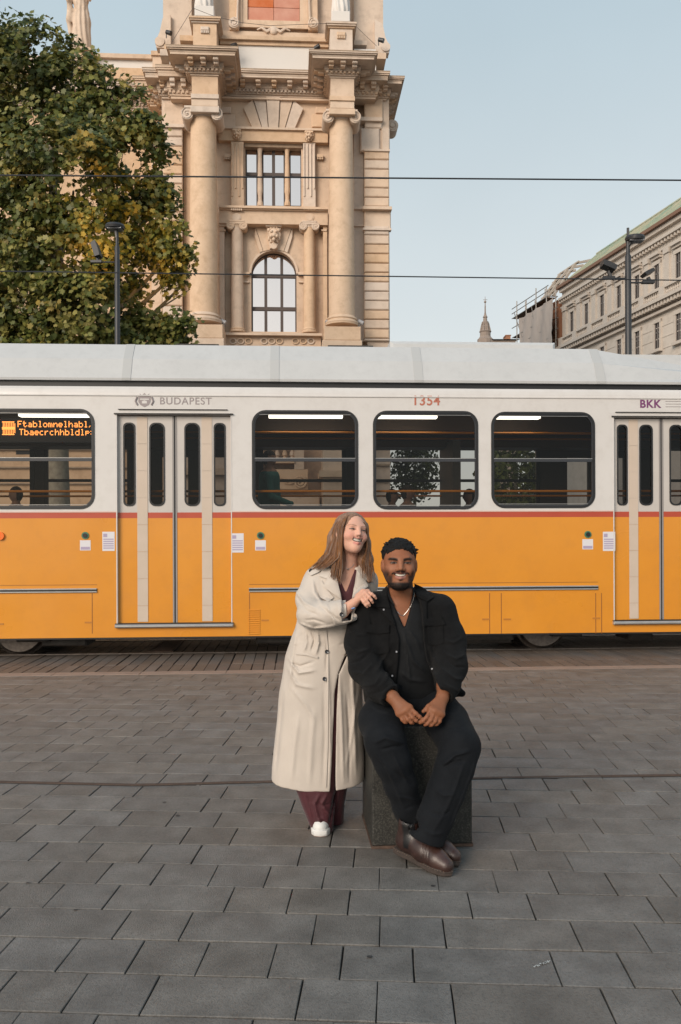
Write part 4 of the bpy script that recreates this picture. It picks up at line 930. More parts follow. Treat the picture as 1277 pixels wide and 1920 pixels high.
# marble panel in its frame
a, b, h0, h1 = panel
mb = MB(); f = .32; ring(mb, [(b+f, h1+f), (a-f, h1+f), (a-f, h0-f), (b+f, h0-f)], [(b, h1), (a, h1), (a, h0), (b, h0)], .12, .36); f = .42; ring(mb, [(b+f, h1+f), (a-f, h1+f), (a-f, h0-f), (b+f, h0-f)], [(b+.26, h1+.26), (a-.26, h1+.26), (a-.26, h0-.26), (b+.26, h0-.26)], .05, .13); mb.build('panel_frame', M_st2, mus)
hm = PXM(513, 14, .2)[1]
for i in range(2):
    for z0, z1 in ((h0, hm), (hm, hm+1.15), (hm+1.15, h1)):
        x0 = a+(b-a)*i/2; mb = MB(); mb.box(x0+.008, x0+(b-a)/2-.008, .22, .36, z0+.008, z1-.008, 0, ch=.01); mb.build('marble_slab', M_marb, mus)
for s_, xc in ((-1, 439), (1, 587)):
    fbox('console', xc-9, -60, xc+9, 56, -.08, .4, M_st2, ch=.03)
    c = PXM(xc, 46, -.1); mb = MB(); mb.disc(c, .27, -.28, .1, 18); sp = [(c[0]+s_*(.25-.18*k/22)*math.cos(R(90+k*26)), -.29, c[1]+(.25-.18*k/22)*math.sin(R(90+k*26))) for k in range(23)]; mb.tube(sp, .035, 5)
    mb.tube([(c[0]-s_*.16, -.2, c[1]+.1), (c[0]-s_*.2, -.2, c[1]+1.2), (c[0]-s_*.12, -.2, c[1]+2.2)], .05, 5); mb.build('console_scroll', M_st2, mus)
c = PXM(513, 57, 0); mb = MB()
for s_ in (-1, 1): mb.tube([(c[0]+s_*.1, -.02, c[1]+.05), (c[0]+s_*.35, -.05, c[1]-.1), (c[0]+s_*.6, -.05, c[1]+.08), (c[0]+s_*.85, 0, c[1]+.0)], [.09, .1, .07, .04], 6)
mb.ball((c[0], -.02, c[1]-.02), .22, 7, 0, (1, .5, 1)); mb.build('cartouche', M_st2, mus, smooth=True)
# attic end scrolls
for xc, y, s_ in ((303, 70, -1), (720, 80, 1)):
    c = PXM(xc, y, 0); mb = MB(); mb.prism([(c[0]-s_*.5, c[1]-.7), (c[0]-s_*.5, c[1]+1.0), (c[0]-s_*.1, c[1]+.8), (c[0]+s_*.05, c[1]+.1), (c[0]+s_*.25, c[1]-.35), (c[0]+s_*.22, c[1]-.7)], -.3, .2); mb.disc((c[0]+s_*.05, c[1]-.4), .24, -.36, .24); mb.build('attic_scroll', M_st2, mus)
# wing balustrade and roof step
fbox('wing_parapet', 150, 106, 300, 150, 2.2, 2.8, M_blockw); fbox('wing_coping', 150, 100, 286, 108, 2.0, 3.0, M_st); fbox('wing_coping', 283, 95, 303, 103, 1.4, 3, M_st); fbox('wing_parapet', 286, 103, 303, 150, 1.5, 3, M_st2)
fbox('wing_parapet', -300, 106, 150, 160, 2.2, 2.8, M_blockw); fbox('wing_coping', -300, 100, 150, 108, 2.0, 3.0, M_st)
fbox('statue_pedestal', 148, 88, 168, 108, 1.6, 2.9, M_st2); fbox('pedestal_cap', 146, 88, 170, 93, 1.4, 3.0, M_st)
# spotlights
for x, y, v, q in ((434, 86, -1.2, 20), (590, 91, -1.2, -20), (312, 60, -.9, 60), (710, 74, -.9, 60), (414, 601, -1.6, 80), (611, 602, -1.6, 80), (672, 602, -1.6, 80), (349, 600, -1.6, 80)):
    c = PXM(x, y, v); sp = thing('spotlight', None, None, (c[0], v, c[1])); sp.parent = mus
    mt = M_spot if y < 200 else (bpy.data.materials.get('spotlight_grey') or material('spotlight_grey', (.3, .3, .31), rough=.5))
    mb = MB(); mb.tube([(0, 0, 0), (0, -.28, .02)], [.10, .12], 10); mb.xf(Matrix.Rotation(R(q), 4, 'X') @ Matrix.Rotation(R(60), 4, 'Z')); mb.build('housing', mt, sp); mb = MB(); mb.box(-.02, .02, -.02, .02, -.3, 0); mb.build('bracket', mt, sp)
# bird wire
mb = MB(); pts = [PXM(x, y, -2.05) for x, y in ((362, 15), (400, 30), (450, 42), (505, 48), (560, 46), (612, 44))]; mb.tube([(p[0], -2.05, p[1]) for p in pts], .012, 4)
for q in (((318, 86), (362, 15)), ((668, 50), (706, 86))): p0, p1 = PXM(*q[0], -2.05), PXM(*q[1], -2.05); mb.tube([(p0[0], -2.05, p0[1]), (p1[0], -2.05, p1[1])], .012, 4)
mb.build('cable', M_wfr, mus)

# statues: draped figures (continuous meshes grown later with the people)
STATUES = [(153, 90, 46.2, 4.3, 'weathered stone statue of a draped standing figure above the tree', 0), (383, 14, 43.0, 4.0, 'pale stone statue with bare feet on the left white plinth of the attic', 1), (639, 24, 43.3, 4.0, 'pale stone draped statue on the right white plinth of the attic', 2)]
# ---------------------------------------------------------------- ministry building on the right
A_ = W(1277, 500, 62); B_ = W(1056, 500, 80.2)
dr_ = Vector((B_.x-A_.x, B_.y-A_.y, 0)); ang = math.atan2(dr_.y, dr_.x)
class FrameR(Frame): pass
FR = Frame((A_.x, A_.y, 0), ang)     # u runs away from the camera along the street, v (left normal) points to the street side
# V = (-sin, cos) points left (towards the street / camera side); inside is -v
M_pl = material('pale_plaster', (.60, .535, .47), (.53, .47, .41), rough=.85, scale=.6, coords='World', c3=(.24, .2, .17), s3=1.5, a3=.3)
M_plc = material('plaster_trim', (.56, .50, .44), (.49, .43, .375), rough=.85, scale=1.2, coords='World')
M_cop = material('green_copper', (.20, .33, .26), (.46, .41, .30), rough=.75, scale=.35, coords='World', c3=(.48, .42, .31), s3=.55, a3=.9, stretch=(1, 1, .35))
M_cope = material('eave_brown', (.20, .11, .07), rough=.7)
M_win = material('dark_window', (.028, .026, .026), rough=.15)
M_sash = material('sash_grey', (.16, .14, .13), rough=.6)
mn = thing('ministry_building', 'long pale plaster palace with balustrade, rows of windows and green copper roof on the right', 'building', FR.o, ang)
def RP(x, y, v=0): return FR.px(x, y, v)
lines = {}
def lvl(x0, y0, x1, y1):
    h = (RP(x0, y0)[1]+RP(x1, y1)[1])/2; return h
h_eave = lvl(1059, 533, 1270, 411); h_dent = lvl(1059, 558, 1270, 441); h_fl = lvl(1060, 649, 1270, 563); h_bal = lvl(1060, 634, 1270, 549)
uE = RP(1054, 560)[0]; uS = -9.0
mb = MB(); mb.box(uS, uE, -14, 0, 0, h_eave); mb.build('wall', M_pl, mn)
def rb(name, u0, u1, v0, v1, h0, h1, mat=M_plc, par=None): mb = MB(); mb.box(u0, u1, v0, v1, h0, h1); return mb.build(name, mat, par or mn)
rb('eave', uS, uE+.2, 0, .55, h_eave-.12, h_eave+.15, M_cope); rb('cornice', uS, uE, 0, .3, h_eave-.45, h_eave-.12)
rb('cornice', uS, uE, 0, .42, h_dent+.0, h_dent+.22); rb('cornice', uS, uE, 0, .2, h_dent-.75, h_dent-.6)
rb('cornice', uS, uE, 0, .75, h_fl-.02, h_fl+.25); rb('cornice', uS, uE, 0, .3, h_fl-.75, h_fl-.55)
mb = MB(); mb2 = MB()
k = 0; u = uS
while u < uE: mb.box(u, u+.16, 0, .32, h_dent-.25, h_dent); mb2.box(u, u+.22, 0, .6, h_fl-.35, h_fl-.02); u += .42
mb.build('dentils', M_plc, mn)['kind'] = 'stuff'; mb2.build('brackets', M_plc, mn)['kind'] = 'stuff'
up = [(1071.5, 1077, 580, 620), (1098, 1105, 567, 607), (1126, 1134, 553, 593), (1158, 1166, 536, 579), (1191, 1200, 519, 564), (1228, 1237, 500, 548), (1268, 1280, 481, 530)]
us = [(RP(a, (c+d)/2)[0]+RP(b, (c+d)/2)[0])/2 for a, b, c, d in up]
hu = np.mean([RP((a+b)/2, c)[1] for a, b, c, d in up]); hl = np.mean([RP((a+b)/2, d)[1] for a, b, c, d in up])
ws = np.mean([abs(RP(a, c)[0]-RP(b, c)[0]) for a, b, c, d in up])
lo = [(1155, 1166, 636, 675), (1189, 1200, 623, 667), (1225, 1238, 609, 657), (1266, 1279, 593, 644)]
hu2 = np.mean([RP((a+b)/2, c)[1] for a, b, c, d in lo[:3]]); hl2 = np.mean([RP((a+b)/2, d)[1] for a, b, c, d in lo[1:]])
sp_ = (us[0]-us[-1])/6
print('ministry', us, hu, hl, ws, hu2, hl2, h_eave, h_fl, 'uE', uE, sp_)
ua_ = [us[-1]+sp_*k for k in range(-3, 7)]; ua_ = [q for q in ua_ if q < uE-.6]
ww_ = min(ws, 1.35)
for q in ua_:
    for (h1, h0, ped) in ((hu, hl, 1), (hu2, hl2, 2), (hl2-1.9, hl2-4.6, 0)):
        wn = thing('window', None, None); wn.parent = mn
        rb('surround', q-ww_*.78, q-ww_*.5, 0, .14, h0-.1, h1+.25, M_plc, wn); rb('surround', q+ww_*.5, q+ww_*.78, 0, .14, h0-.1, h1+.25, M_plc, wn); rb('lintel', q-ww_*.78, q+ww_*.78, 0, .16, h1, h1+.3, M_plc, wn)
        rb('sill', q-ww_*.9, q+ww_*.9, 0, .32, h0-.22, h0-.0, M_plc, wn)
        if ped == 1: rb('hood', q-ww_*.95, q+ww_*.95, 0, .42, h1+.62, h1+.85, M_plc, wn); rb('hood', q-ww_*.85, q+ww_*.85, 0, .25, h1+.42, h1+.62, M_plc, wn)
        mb = MB(); mb.add([(q-ww_/2, .012, h0), (q+ww_/2, .012, h0), (q+ww_/2, .012, h1), (q-ww_/2, .012, h1)], [(3, 2, 1, 0)]); mb.build('pane', M_win, wn)
        mb = MB(); mb.box(q-.05, q+.05, .015, .06, h0, h1); mb.box(q-ww_/2, q+ww_/2, .015, .06, h0+(h1-h0)*.62, h0+(h1-h0)*.62+.1); mb.box(q-ww_/2, q-ww_/2+.07, .015, .07, h0, h1); mb.box(q+ww_/2-.07, q+ww_/2, .015, .07, h0, h1); mb.build('sash', M_sash, wn)
    # pilaster between windows and the balustrade under them
    rb('pilaster', q+sp_/2-.28, q+sp_/2+.28, 0, .16, h_fl+.25, h_dent-.75); rb('pilaster_cap', q+sp_/2-.36, q+sp_/2+.36, 0, .26, h_dent-1.15, h_dent-.75)
    rb('balustrade_pier', q+sp_/2-.35, q+sp_/2+.35, .2, .62, h_fl+.25, h_bal+.35)
    rb('balustrade_rail', q-sp_/2+.35, q+sp_/2-.35, .25, .6, h_bal+.18, h_bal+.32)
    nb = 8
    bl = MB()
    for k in range(nb): c = q-sp_/2+.35+(sp_-.7)*(k+.5)/nb; bl.lathe([(.08, h_fl+.25), (.05, h_fl+.35), (.1, h_fl+.55), (.04, h_bal+.02), (.08, h_bal+.18)], (c, .42, 0), 6)
    bl.build('balusters', M_plc, mn)['kind'] = 'stuff'
for k in range(1, 9): rb('facade_joint', uS, uE, 0, .03, h_fl-.9-k*.85, h_fl-.84-k*.85)
# roof
rz = RP(1088, 509, -4.0)[1]; rz2 = RP(1277, 372, -4.0)[1]; hr = max(rz, rz2); print('roof', rz, rz2, h_eave)
mb = MB(); hr = (rz+rz2)/2
mb.add([(uS, .3, h_eave+.15), (uE, .3, h_eave+.15), (uE, -3.6, hr), (uS, -3.6, hr), (uE, -12, hr-.3), (uS, -12, hr-.3)], [(3, 2, 1, 0), (5, 4, 2, 3)[::-1]])
mb.build('roof', M_cop, mn)
mb = MB(); u = uS
while u < uE: mb.tube([(u, .3, h_eave+.18), (u, -3.6, hr+.03)], .035, 4); u += .75
mb.build('roof_seams', M_cop, mn)['kind'] = 'stuff'
mb = MB(); mb.tube([(uS, -3.6, hr+.05), (uE, -3.6, hr+.05)], .12, 6); mb.build('roof_ridge', M_cop, mn)

# scaffolded house beyond
M_brick = material('raw_brick', (.33, .15, .08), (.26, .12, .07), rough=.9, scale=3, coords='World')
M_tube = material('scaffold_tube', (.28, .26, .24), rough=.5, metal=.4)
M_net = material('beige_scaffold_net', (.46, .40, .36), (.36, .31, .28), rough=.9, scale=.9, coords='World', stretch=(1, 1, .3), bump=1, bscale=3)
M_plank = material('scaffold_plank', (.17, .11, .07), rough=.8)
FS = FR; sc = thing('scaffolded_house', 'house under renovation wrapped in scaffolding and a beige net, beyond the pale palace', 'building', FR.o, ang)
u0 = uE+.6; u1 = FS.px(966, 600, 1.2)[0]; print('scaffold u', u0, u1)
def sy(x, y, v=1.2): return FS.px(x, y, v)
hN0 = sy(1035, 562)[1]; hN1 = sy(1035, 640)[1]; hT = sy(1050, 532)[1]
mb = MB(); mb.box(u0, u1-2, -9, 0, 0, hT-.6); mb.build('brick_wall', M_brick, sc)
nu0, nu1 = sy(1039, 600)[0], sy(977, 600)[0]; hn0 = (sy(1039, 563)[1]+sy(978, 592)[1])/2; hn1 = (sy(1039, 618)[1]+sy(978, 640)[1])/2-3
N1, N2 = 24, 14; V_ = []
rn = random.Random(8)
for i in range(N1+1):
    for j in range(N2+1):
        V_.append((nu0+(nu1-nu0)*i/N1, 1.38+.07*math.sin(i*.9+j*.35)+.05*rn.uniform(-1, 1), hn1+(hn0-hn1)*j/N2-.12*abs(math.sin(i*.52))*(j == N2)))
mb = MB(); mb.add(V_, [(i*(N2+1)+j, (i+1)*(N2+1)+j, (i+1)*(N2+1)+j+1, i*(N2+1)+j+1) for i in range(N1) for j in range(N2)]); mb.build('scaffold_net', M_net, sc, smooth=True)
k = 0; u = u0
while u < u1+.5:
    mb = MB()
    for v_ in (.35, 1.3): mb.tube([(u, v_, 0), (u, v_, hT+(1.0 if k % 2 else .5))], .055, 5)
    mb.tube([(u, .2, hT-.4), (u, 1.4, hT-.4)], .05, 4); mb.build('scaffold_standard', M_tube, sc); u += 2.3; k += 1
for j, dh in enumerate((0, .5, 1.0, -1.0, -2.0, -3.0, -4.0, -6, -8, -10)):
    mb = MB(); 
    for v_ in ((1.3,) if dh > 0 else (.35, 1.3)): mb.tube([(u0-.4, v_, hT-.5+dh), (u1+.6, v_, hT-.5+dh)], .045, 5)
    mb.build('scaffold_ledger', M_tube, sc)
for dh in (-.5, -2.5, -4.5, -6.5): mb = MB(); mb.box(u0, u1+.4, .35, 1.25, hT+dh-.06, hT+dh); mb.build('scaffold_platform', M_plank, sc)
mb = MB(); mb.tube([(u0+1, 1.32, hT-8), (u0+3.3, 1.32, hT-.5)], .04, 4); mb.tube([(u1-2, 1.32, hT-3), (u1, 1.32, hT)], .04, 4); mb.build('scaffold_brace', M_tube, sc)
# roof timber frame at the junction
hgt = sy(1085, 494, -3)[1]; ug = sy(1085, 500, -3)[0]; mb = MB()
u_b = uE+1.5
rf = [(.2, hT-.1), (-2.2, hT+3.2), (-3.8, hT+3.6)]
for q in (0, 1.6, 3.2):
    mb.tube([(u_b+q, rf[0][0], rf[0][1]), (u_b+q, rf[1][0], rf[1][1]), (u_b+q, rf[2][0], rf[2][1])], .16, 4)
for t in (.25, .5, .75, 1):
    mb.tube([(u_b-.6, rf[0][0]+(rf[1][0]-rf[0][0])*t, rf[0][1]+(rf[1][1]-rf[0][1])*t), (u_b+3.8, rf[0][0]+(rf[1][0]-rf[0][0])*t, rf[0][1]+(rf[1][1]-rf[0][1])*t)], .1, 4)
mb.build('roof_timber', material('pale_timber', (.42, .36, .30), rough=.8), sc)
mb = MB(); mb.add([(u_b+3.4, .3, hT-.2), (u1-3, .3, hT-.4), (u1-3, -2.4, hT+2.0), (u_b+3.4, -2.4, hT+3.1)], [(3, 2, 1, 0)]); mb.build('roof_sheet', M_cop, sc)
mb = MB(); mb.box(u_b+4, u1-1.5, .1, .4, hT-.9, hT-.3); mb.build('roof_edge', M_plank, sc)

# distant turret and roof
def on(px, py, z): return W(px, py, z)
zt = 150; p0 = W(910, 645, zt); s_ = zt/1600
M_tur = material('turret_stone', (.22, .175, .15), (.30, .24, .2), rough=.9, scale=1.5)
tu = thing('turret', 'small ornate stone turret with a tall spike on the skyline', 'tower', (p0.x, zt, 0))
hz = lambda y: W(910, y, zt).z
mb = MB(); mb.lathe([(15*s_, hz(700)), (15*s_, hz(637)), (12*s_, hz(634)), (10*s_, hz(631)), (10*s_, hz(624)), (11.5*s_, hz(622)), (8*s_, hz(619)), (8*s_, hz(612)), (6*s_, hz(610)), (6.5*s_, hz(604)), (4*s_, hz(602)), (3.4*s_, hz(596)), (4.6*s_, hz(595)), (2.4*s_, hz(591)), (1.4*s_, hz(586)), (1.2*s_, hz(574))], (0, 0, 0), 16); mb.build('lantern', M_tur, tu)
for k in range(8):
    q = R(45*k+20)
    mb = MB(); mb.tube([(9.5*s_*math.cos(q), 9.5*s_*math.sin(q), hz(622)), (7*s_*math.cos(q), 7*s_*math.sin(q), hz(606))], [.16, .05], 5); mb.build('pinnacle', M_tur, tu)
mb = MB(); mb.tube([(0, 0, hz(576)), (0, 0, hz(556))], [.10, .03], 6); mb.ball((0, 0, hz(566)), .22, 5); mb.tube([(-.35, 0, hz(562)), (.4, 0, hz(562))], .04, 4); mb.build('spike', M_tur, tu)
p1 = W(945, 640, 140); s2 = 140/1600; hz2 = lambda y: W(945, y, 140).z
ho = thing('distant_house', 'low grey roof with a small brick chimney beside the turret on the skyline', 'building', (p1.x, 140, 0))
mb = MB(); mb.box(-22*s2, 22*s2, 0, 8, 0, hz2(637)); mb.build('wall', M_tur, ho)
mb = MB(); mb.add([(-24*s2, -.5, hz2(637)), (30*s2, -.5, hz2(637)), (30*s2, 4, hz2(630)), (-10*s2, 4, hz2(630))], [(0, 1, 2, 3)]); mb.add([(-24*s2, 8, hz2(637)), (30*s2, 8, hz2(637)), (30*s2, 4, hz2(630)), (-10*s2, 4, hz2(630))], [(3, 2, 1, 0)]); mb.build('roof', material('grey_slate', (.16, .17, .16), rough=.7), ho)
mb = MB(); mb.box(8*s2, 17*s2, 2, 4, hz2(636), hz2(624)); mb.box(7*s2, 18*s2, 1.9, 4.1, hz2(624), hz2(622.5)); mb.build('chimney', M_brick, ho)

# ---------------------------------------------------------------- overhead wires
M_wire = material('wire_black', (.012, .012, .014), rough=.5)
for (ya, yb_, r_, lab) in ((328.5, 338, .011, 'upper black overhead tram wire crossing the whole view'), (508.5, 525.5, .0085, 'lower thin black overhead tram wire crossing the whole view')):
    v_ = 1.25; a = TR.px(0, ya, v_); b = TR.px(1277, yb_, v_); c = TR.px(420, ya+(yb_-ya)*.47, v_)
    du = (b[0]-a[0]); mb = MB(); pts = []
    for t in np.linspace(-1.2, 2.2, 24): pts.append(TR.w(a[0]+du*t, v_, a[1]+(b[1]-a[1])*t-.0*t))
    mb.tube(pts, r_, 6); meta(mb.build('overhead_wire', M_wire), lab, 'wire', 'overhead tram wires')

# ---------------------------------------------------------------- street lamps
M_post = material('lamp_post_black', (.022, .022, .025), (.03, .03, .032), rough=.45, scale=5)
def lamp(px, z, ytop, yhead, wpx, hd, lab, arms):
    s_ = z/1600; p = W(px, ytop, z); t = thing('street_lamp', lab, 'street lamp', (p.x, z, 0), 0, 'black street lamps behind the tram')
    hh = W(px+hd, yhead, z); top = W(px, ytop, z).z
    mb = MB(); mb.tube([(0, 0, 0), (0, 0, top-.55), (0, 0, top-.5), (0, 0, top-.2)], [wpx*.5*s_*1.25, wpx*.5*s_, wpx*.32*s_, wpx*.3*s_], 14); mb.build('pole', M_post, t, smooth=True)
    hx = hh.x-p.x; hzz = hh.z; r_ = 18.5*s_
    mb = MB(); mb.lathe([(r_*.3, -.07), (r_*.92, -.06), (r_, 0), (r_*.9, .05), (r_*.3, .09)], (hx, 0, hzz), 24, 0, .9)
    mb.tube([(0, 0, top-.3), (hx*.5, 0, hzz-.05)], .05, 6); mb.build('lamp_head', M_post, t, smooth=True)
    mb = MB()
    for k in range(7): mb.box(hx-r_*.66+k*r_*.2, hx-r_*.66+k*r_*.2+.05, -r_*.55, r_*.5, hzz-.085, hzz-.055)
    mb.build('led_array', material('led_array_grey', (.25, .25, .26), rough=.3) if 'led_array_grey' not in bpy.data.materials else bpy.data.materials['led_array_grey'], t)
    if abs(hd) > 5: mb = MB(); mb.tube([(0, 0, top-.3), (0, 0, top+.12)], .03, 6); mb.build('pole_tip', M_post, t)
    for (x, y, tilt, sz, ys) in arms:
        q = W(x, y, z); arm = thing('floodlight', None, None, (q.x-p.x, 0, q.z)); arm.parent = t
        mb = MB(); L_ = sz*s_; V_ = [(-L_*.5, -.12, -.16*L_), (L_*.5, -.12, -.20*L_), (L_*.5, -.12, .17*L_), (-L_*.1, -.12, .22*L_), (-L_*.62, -.12, .20*L_)]
        mb.prism([(a[0], a[2]) for a in V_], -.16, .16); mb.xf(Matrix.Rotation(R(tilt), 4, 'Y')); mb.build('lamp_body', M_post, arm)
        mb = MB(); mb.tube([(0, 0, -.1), (.04, 0, -.35*L_-.12), (0, 0, -.9*L_*.55-.1)], .045, 6); mb.box(-.14, .14, -.06, .06, -.9*L_*.55-.14, -.9*L_*.55-.08); mb.build('bracket', M_post, arm)
        mb = MB(); bz = -.9*L_*.55-.12; mb.tube([(0, 0, bz), (-(q.x-p.x), 0, bz)], .02, 6); mb.build('cross_arm', M_post, arm)
    return t
lamp(1177.5, 20, 437, 447, 11.5, 13, 'tall black street lamp with two floodlights in front of the pale palace on the right', [(1141, 500, 22, 25, 0), (1215, 512, -28, 17, 0)])
lamp(219.5, 22, 424, 425, 9.5, -4, 'black street lamp standing against the plane tree on the left', [(181, 470, 70, 26, 0)])
# the lamp whose warm light shows inside the tree
wl = bpy.data.lights.new('warm_floodlight', 'SPOT'); wl.energy = 380; wl.color = (1, .55, .16); wl.spot_size = R(95); wl.spot_blend = .7; wl.shadow_soft_size = .15
wo = bpy.data.objects.new('warm_floodlight', wl); C.objects.link(wo); q = W(205, 462, 22.6); wo.location = q; wo.rotation_euler = (W(245, 400, 25.5)-q).to_track_quat('-Z', 'Y').to_euler()

# ---------------------------------------------------------------- plane tree
M_leaf = material('plane_leaves', (1, 1, 1), (.75, .8, .7), rough=.45, scale=1.1, coords='World', attr='Col', trans=.3, spec=.35)
M_bark = material('plane_bark', (.16, .13, .10), (.28, .25, .19), rough=.9, scale=5, bump=1, bscale=20)
ZT = 27.0
base = W(110, 1010, ZT)
tree = thing('plane_tree', 'large leafy plane tree, green turning olive and yellow, filling the left side behind the tram', 'tree', (base.x, ZT, 0))
blobs = [(70, 118, 72, 0), (8, 100, 45, 0), (2, 70, 26, -1), (135, 175, 78, 0), (60, 235, 105, .6), (205, 225, 72, 0), (256, 245, 30, -.3), (280, 240, 13, -.4), (120, 335, 110, -.8), (235, 310, 80, 0), (294, 365, 40, 0), (20, 400, 110, .3), (316, 455, 38, -.3), (342, 478, 17, -.2), (262, 430, 66, .3), (120, 470, 105, -.6), (330, 522, 22, 0), (225, 520, 48, .5), (60, 560, 90, 0), (150, 590, 80, -.6), (260, 615, 45, 0), (340, 612, 18, -.3), (310, 640, 38, 0), (140, 690, 110, 0), (-70, 200, 110, 0), (-80, 400, 120, 0), (-60, 600, 120, .3), (20, 700, 120, 0), (255, 680, 80, 0)]
rl = np.random.RandomState(11); cl_p, cl_n, cl_c = [], [], []
s_ = ZT/1600
for (bx, by, br, dz) in blobs:
    c = np.array(W(bx, by, ZT+dz*2)); r_ = br*s_; ncl = int(11*(br/40)**2*1.15)+5
    for k in range(ncl):
        d = rl.normal(size=3); d /= np.linalg.norm(d)
        if d[1] > .35: d[1] *= -.6
        rr_ = r_*(.62+.42*rl.rand()**.7)*(1.14 if rl.rand() < .07 else 1); squ = np.array([1.0, .95, 1.0])
        cl_p.append(c+d*rr_*squ); cl_n.append(d); cl_c.append(rl.rand())
print('clusters', len(cl_p))
star = [(0, -.08), (.16, -.14), (.34, -.06), (.28, .06), (.52, .20), (.34, .26), (.40, .46), (.18, .44), (0, .74), (-.18, .44), (-.40, .46), (-.34, .26), (-.52, .20), (-.28, .06), (-.34, -.06), (-.16, -.14)]
star = np.array([(x, y, .16*abs(x)+.05*y*y) for x, y in star]); NS = len(star)
LV, LF, LC = [], [], []
n_ = 0
for cp, cn, cc in zip(cl_p, cl_n, cl_c):
    m = rl.randint(30, 50); cr = .34+.25*rl.rand()
    autumn = .25+.75*rl.rand() if rl.rand() < .13 else 0
    base_t = rl.rand()
    lowf = max(0, min(1, (11-cp[2])/9))
    for k in range(m):
        d = rl.normal(size=3); d /= np.linalg.norm(d)+1e-6; p = cp+d*cr*rl.rand()**.5*np.array([1.1, .8, .75])
        nrm = cn*.5+np.array([-.15, -.55, .55])+rl.normal(size=3)*.55; nrm /= np.linalg.norm(nrm)
        t = np.cross(nrm, rl.normal(size=3)); t /= np.linalg.norm(t); b_ = np.cross(nrm, t); sz = .135+.095*rl.rand()
        pts = p+sz*(star[:, :1]*t+star[:, 1:2]*b_+star[:, 2:]*nrm*-1)
        LV.append(pts); LF.append(tuple(range(n_, n_+NS))); n_ += NS
        g_ = np.array([.185, .19, .045]); ol = np.array([.42, .35, .12]); ye = np.array([.58, .38, .09]); dk = np.array([.075, .095, .027])
        q = min(1, max(0, base_t*.75+rl.normal()*.25+.18*lowf)); c_ = dk*(1-q)+g_*q if q < .5 else g_*(1-(q-.5)*1.5)+ol*(q-.5)*1.5
        a = autumn*.8*rl.rand()+(.35*rl.rand() if rl.rand() < .10+.15*lowf else 0); c_ = c_*(1-a)+ye*a
        LC.append(np.repeat(c_[None]*(.8+.4*rl.rand()), NS, 0))
LV = np.concatenate(LV)-np.array([base.x, ZT, 0]); LF = np.array(LF, dtype=np.int32)
me = mkmesh('foliage', LV, LF, False, None, np.concatenate(LC)); o = link('foliage', me, M_leaf, tree); o['kind'] = 'stuff'
print('leaves', len(LF))
mb = MB(); mb.tube([(0, 0, -.1), (.05, 0, 1), (-.05, .1, 4), (.1, 0, 7), (.0, 0, 10), (-.2, 0, 14)], [.42, .36, .33, .28, .2, .08], 12); mb.build('trunk', M_bark, tree, smooth=True)
rb_ = random.Random(12)
for i, (bx, by, br, dz) in enumerate(blobs):
    if by > 660 or by < 260: continue
    c = W(bx, by, ZT+dz*2)-Vector((base.x, ZT, 0)); c.y += .9; h0 = max(3.2, min(12.5, c.z-abs(c.x)*.7-1.0)); p = Vector((0, 0, h0)); mid = (p+c)/2+Vector((rb_.uniform(-.3, .3), .6, .3))
    mb = MB(); mb.tube([p, mid, c], [.13, .08, .03], 6)
    for k in range(4): e = c+Vector((rb_.uniform(-1, 1), rb_.uniform(-.2, .7), rb_.uniform(-.3, 1)))*br*s_*.8; mb.tube([mid.lerp(c, .5), e], [.04, .012], 4)
    mb.build('branch', M_bark, tree)
# darker trees seen low through the tram windows
def far_tree(px, z, top, r_, lab, seed):
    q = W(px, 1010, z); t = thing('street_tree', lab, 'tree', (q.x, z, 0), 0, 'small street trees beyond the tram'); rg = np.random.RandomState(seed); V_, F_, C_ = [], [], []; n_ = 0
    hc = W(px, top, z).z-r_
    for k in range(2600):
        d = rg.normal(size=3); d /= np.linalg.norm(d); p = np.array([0, 0, hc])+d*r_*(.4+.65*rg.rand())*np.array([.8, .8, 1.1]); nn = rg.normal(size=3); nn /= np.linalg.norm(nn); tt = np.cross(nn, d); tt /= np.linalg.norm(tt)+1e-6; bb = np.cross(nn, tt); s = .09+.07*rg.rand()
        V_ += [p-tt*s, p+bb*s*.6, p+tt*s, p-bb*s*.6]; F_.append((n_, n_+1, n_+2, n_+3)); n_ += 4; c_ = np.array([.07, .08, .02])*(.5+rg.rand()); C_ += [c_]*4
    me = mkmesh('foliage', np.array(V_), np.array(F_, dtype=np.int32), False, None, np.array(C_)); o = link('foliage', me, M_leaf, t); o['kind'] = 'stuff'
    mb = MB(); mb.tube([(0, 0, 0), (0, 0, hc)], [.14, .08], 8); mb.build('trunk', M_bark, t)
far_tree(968, 34, 800, 2.0, 'round green street tree seen through the third tram window from the left door', 1)
far_tree(778, 52, 815, 2.0, 'reddish street tree seen through the middle tram window beside the stone pier', 2)
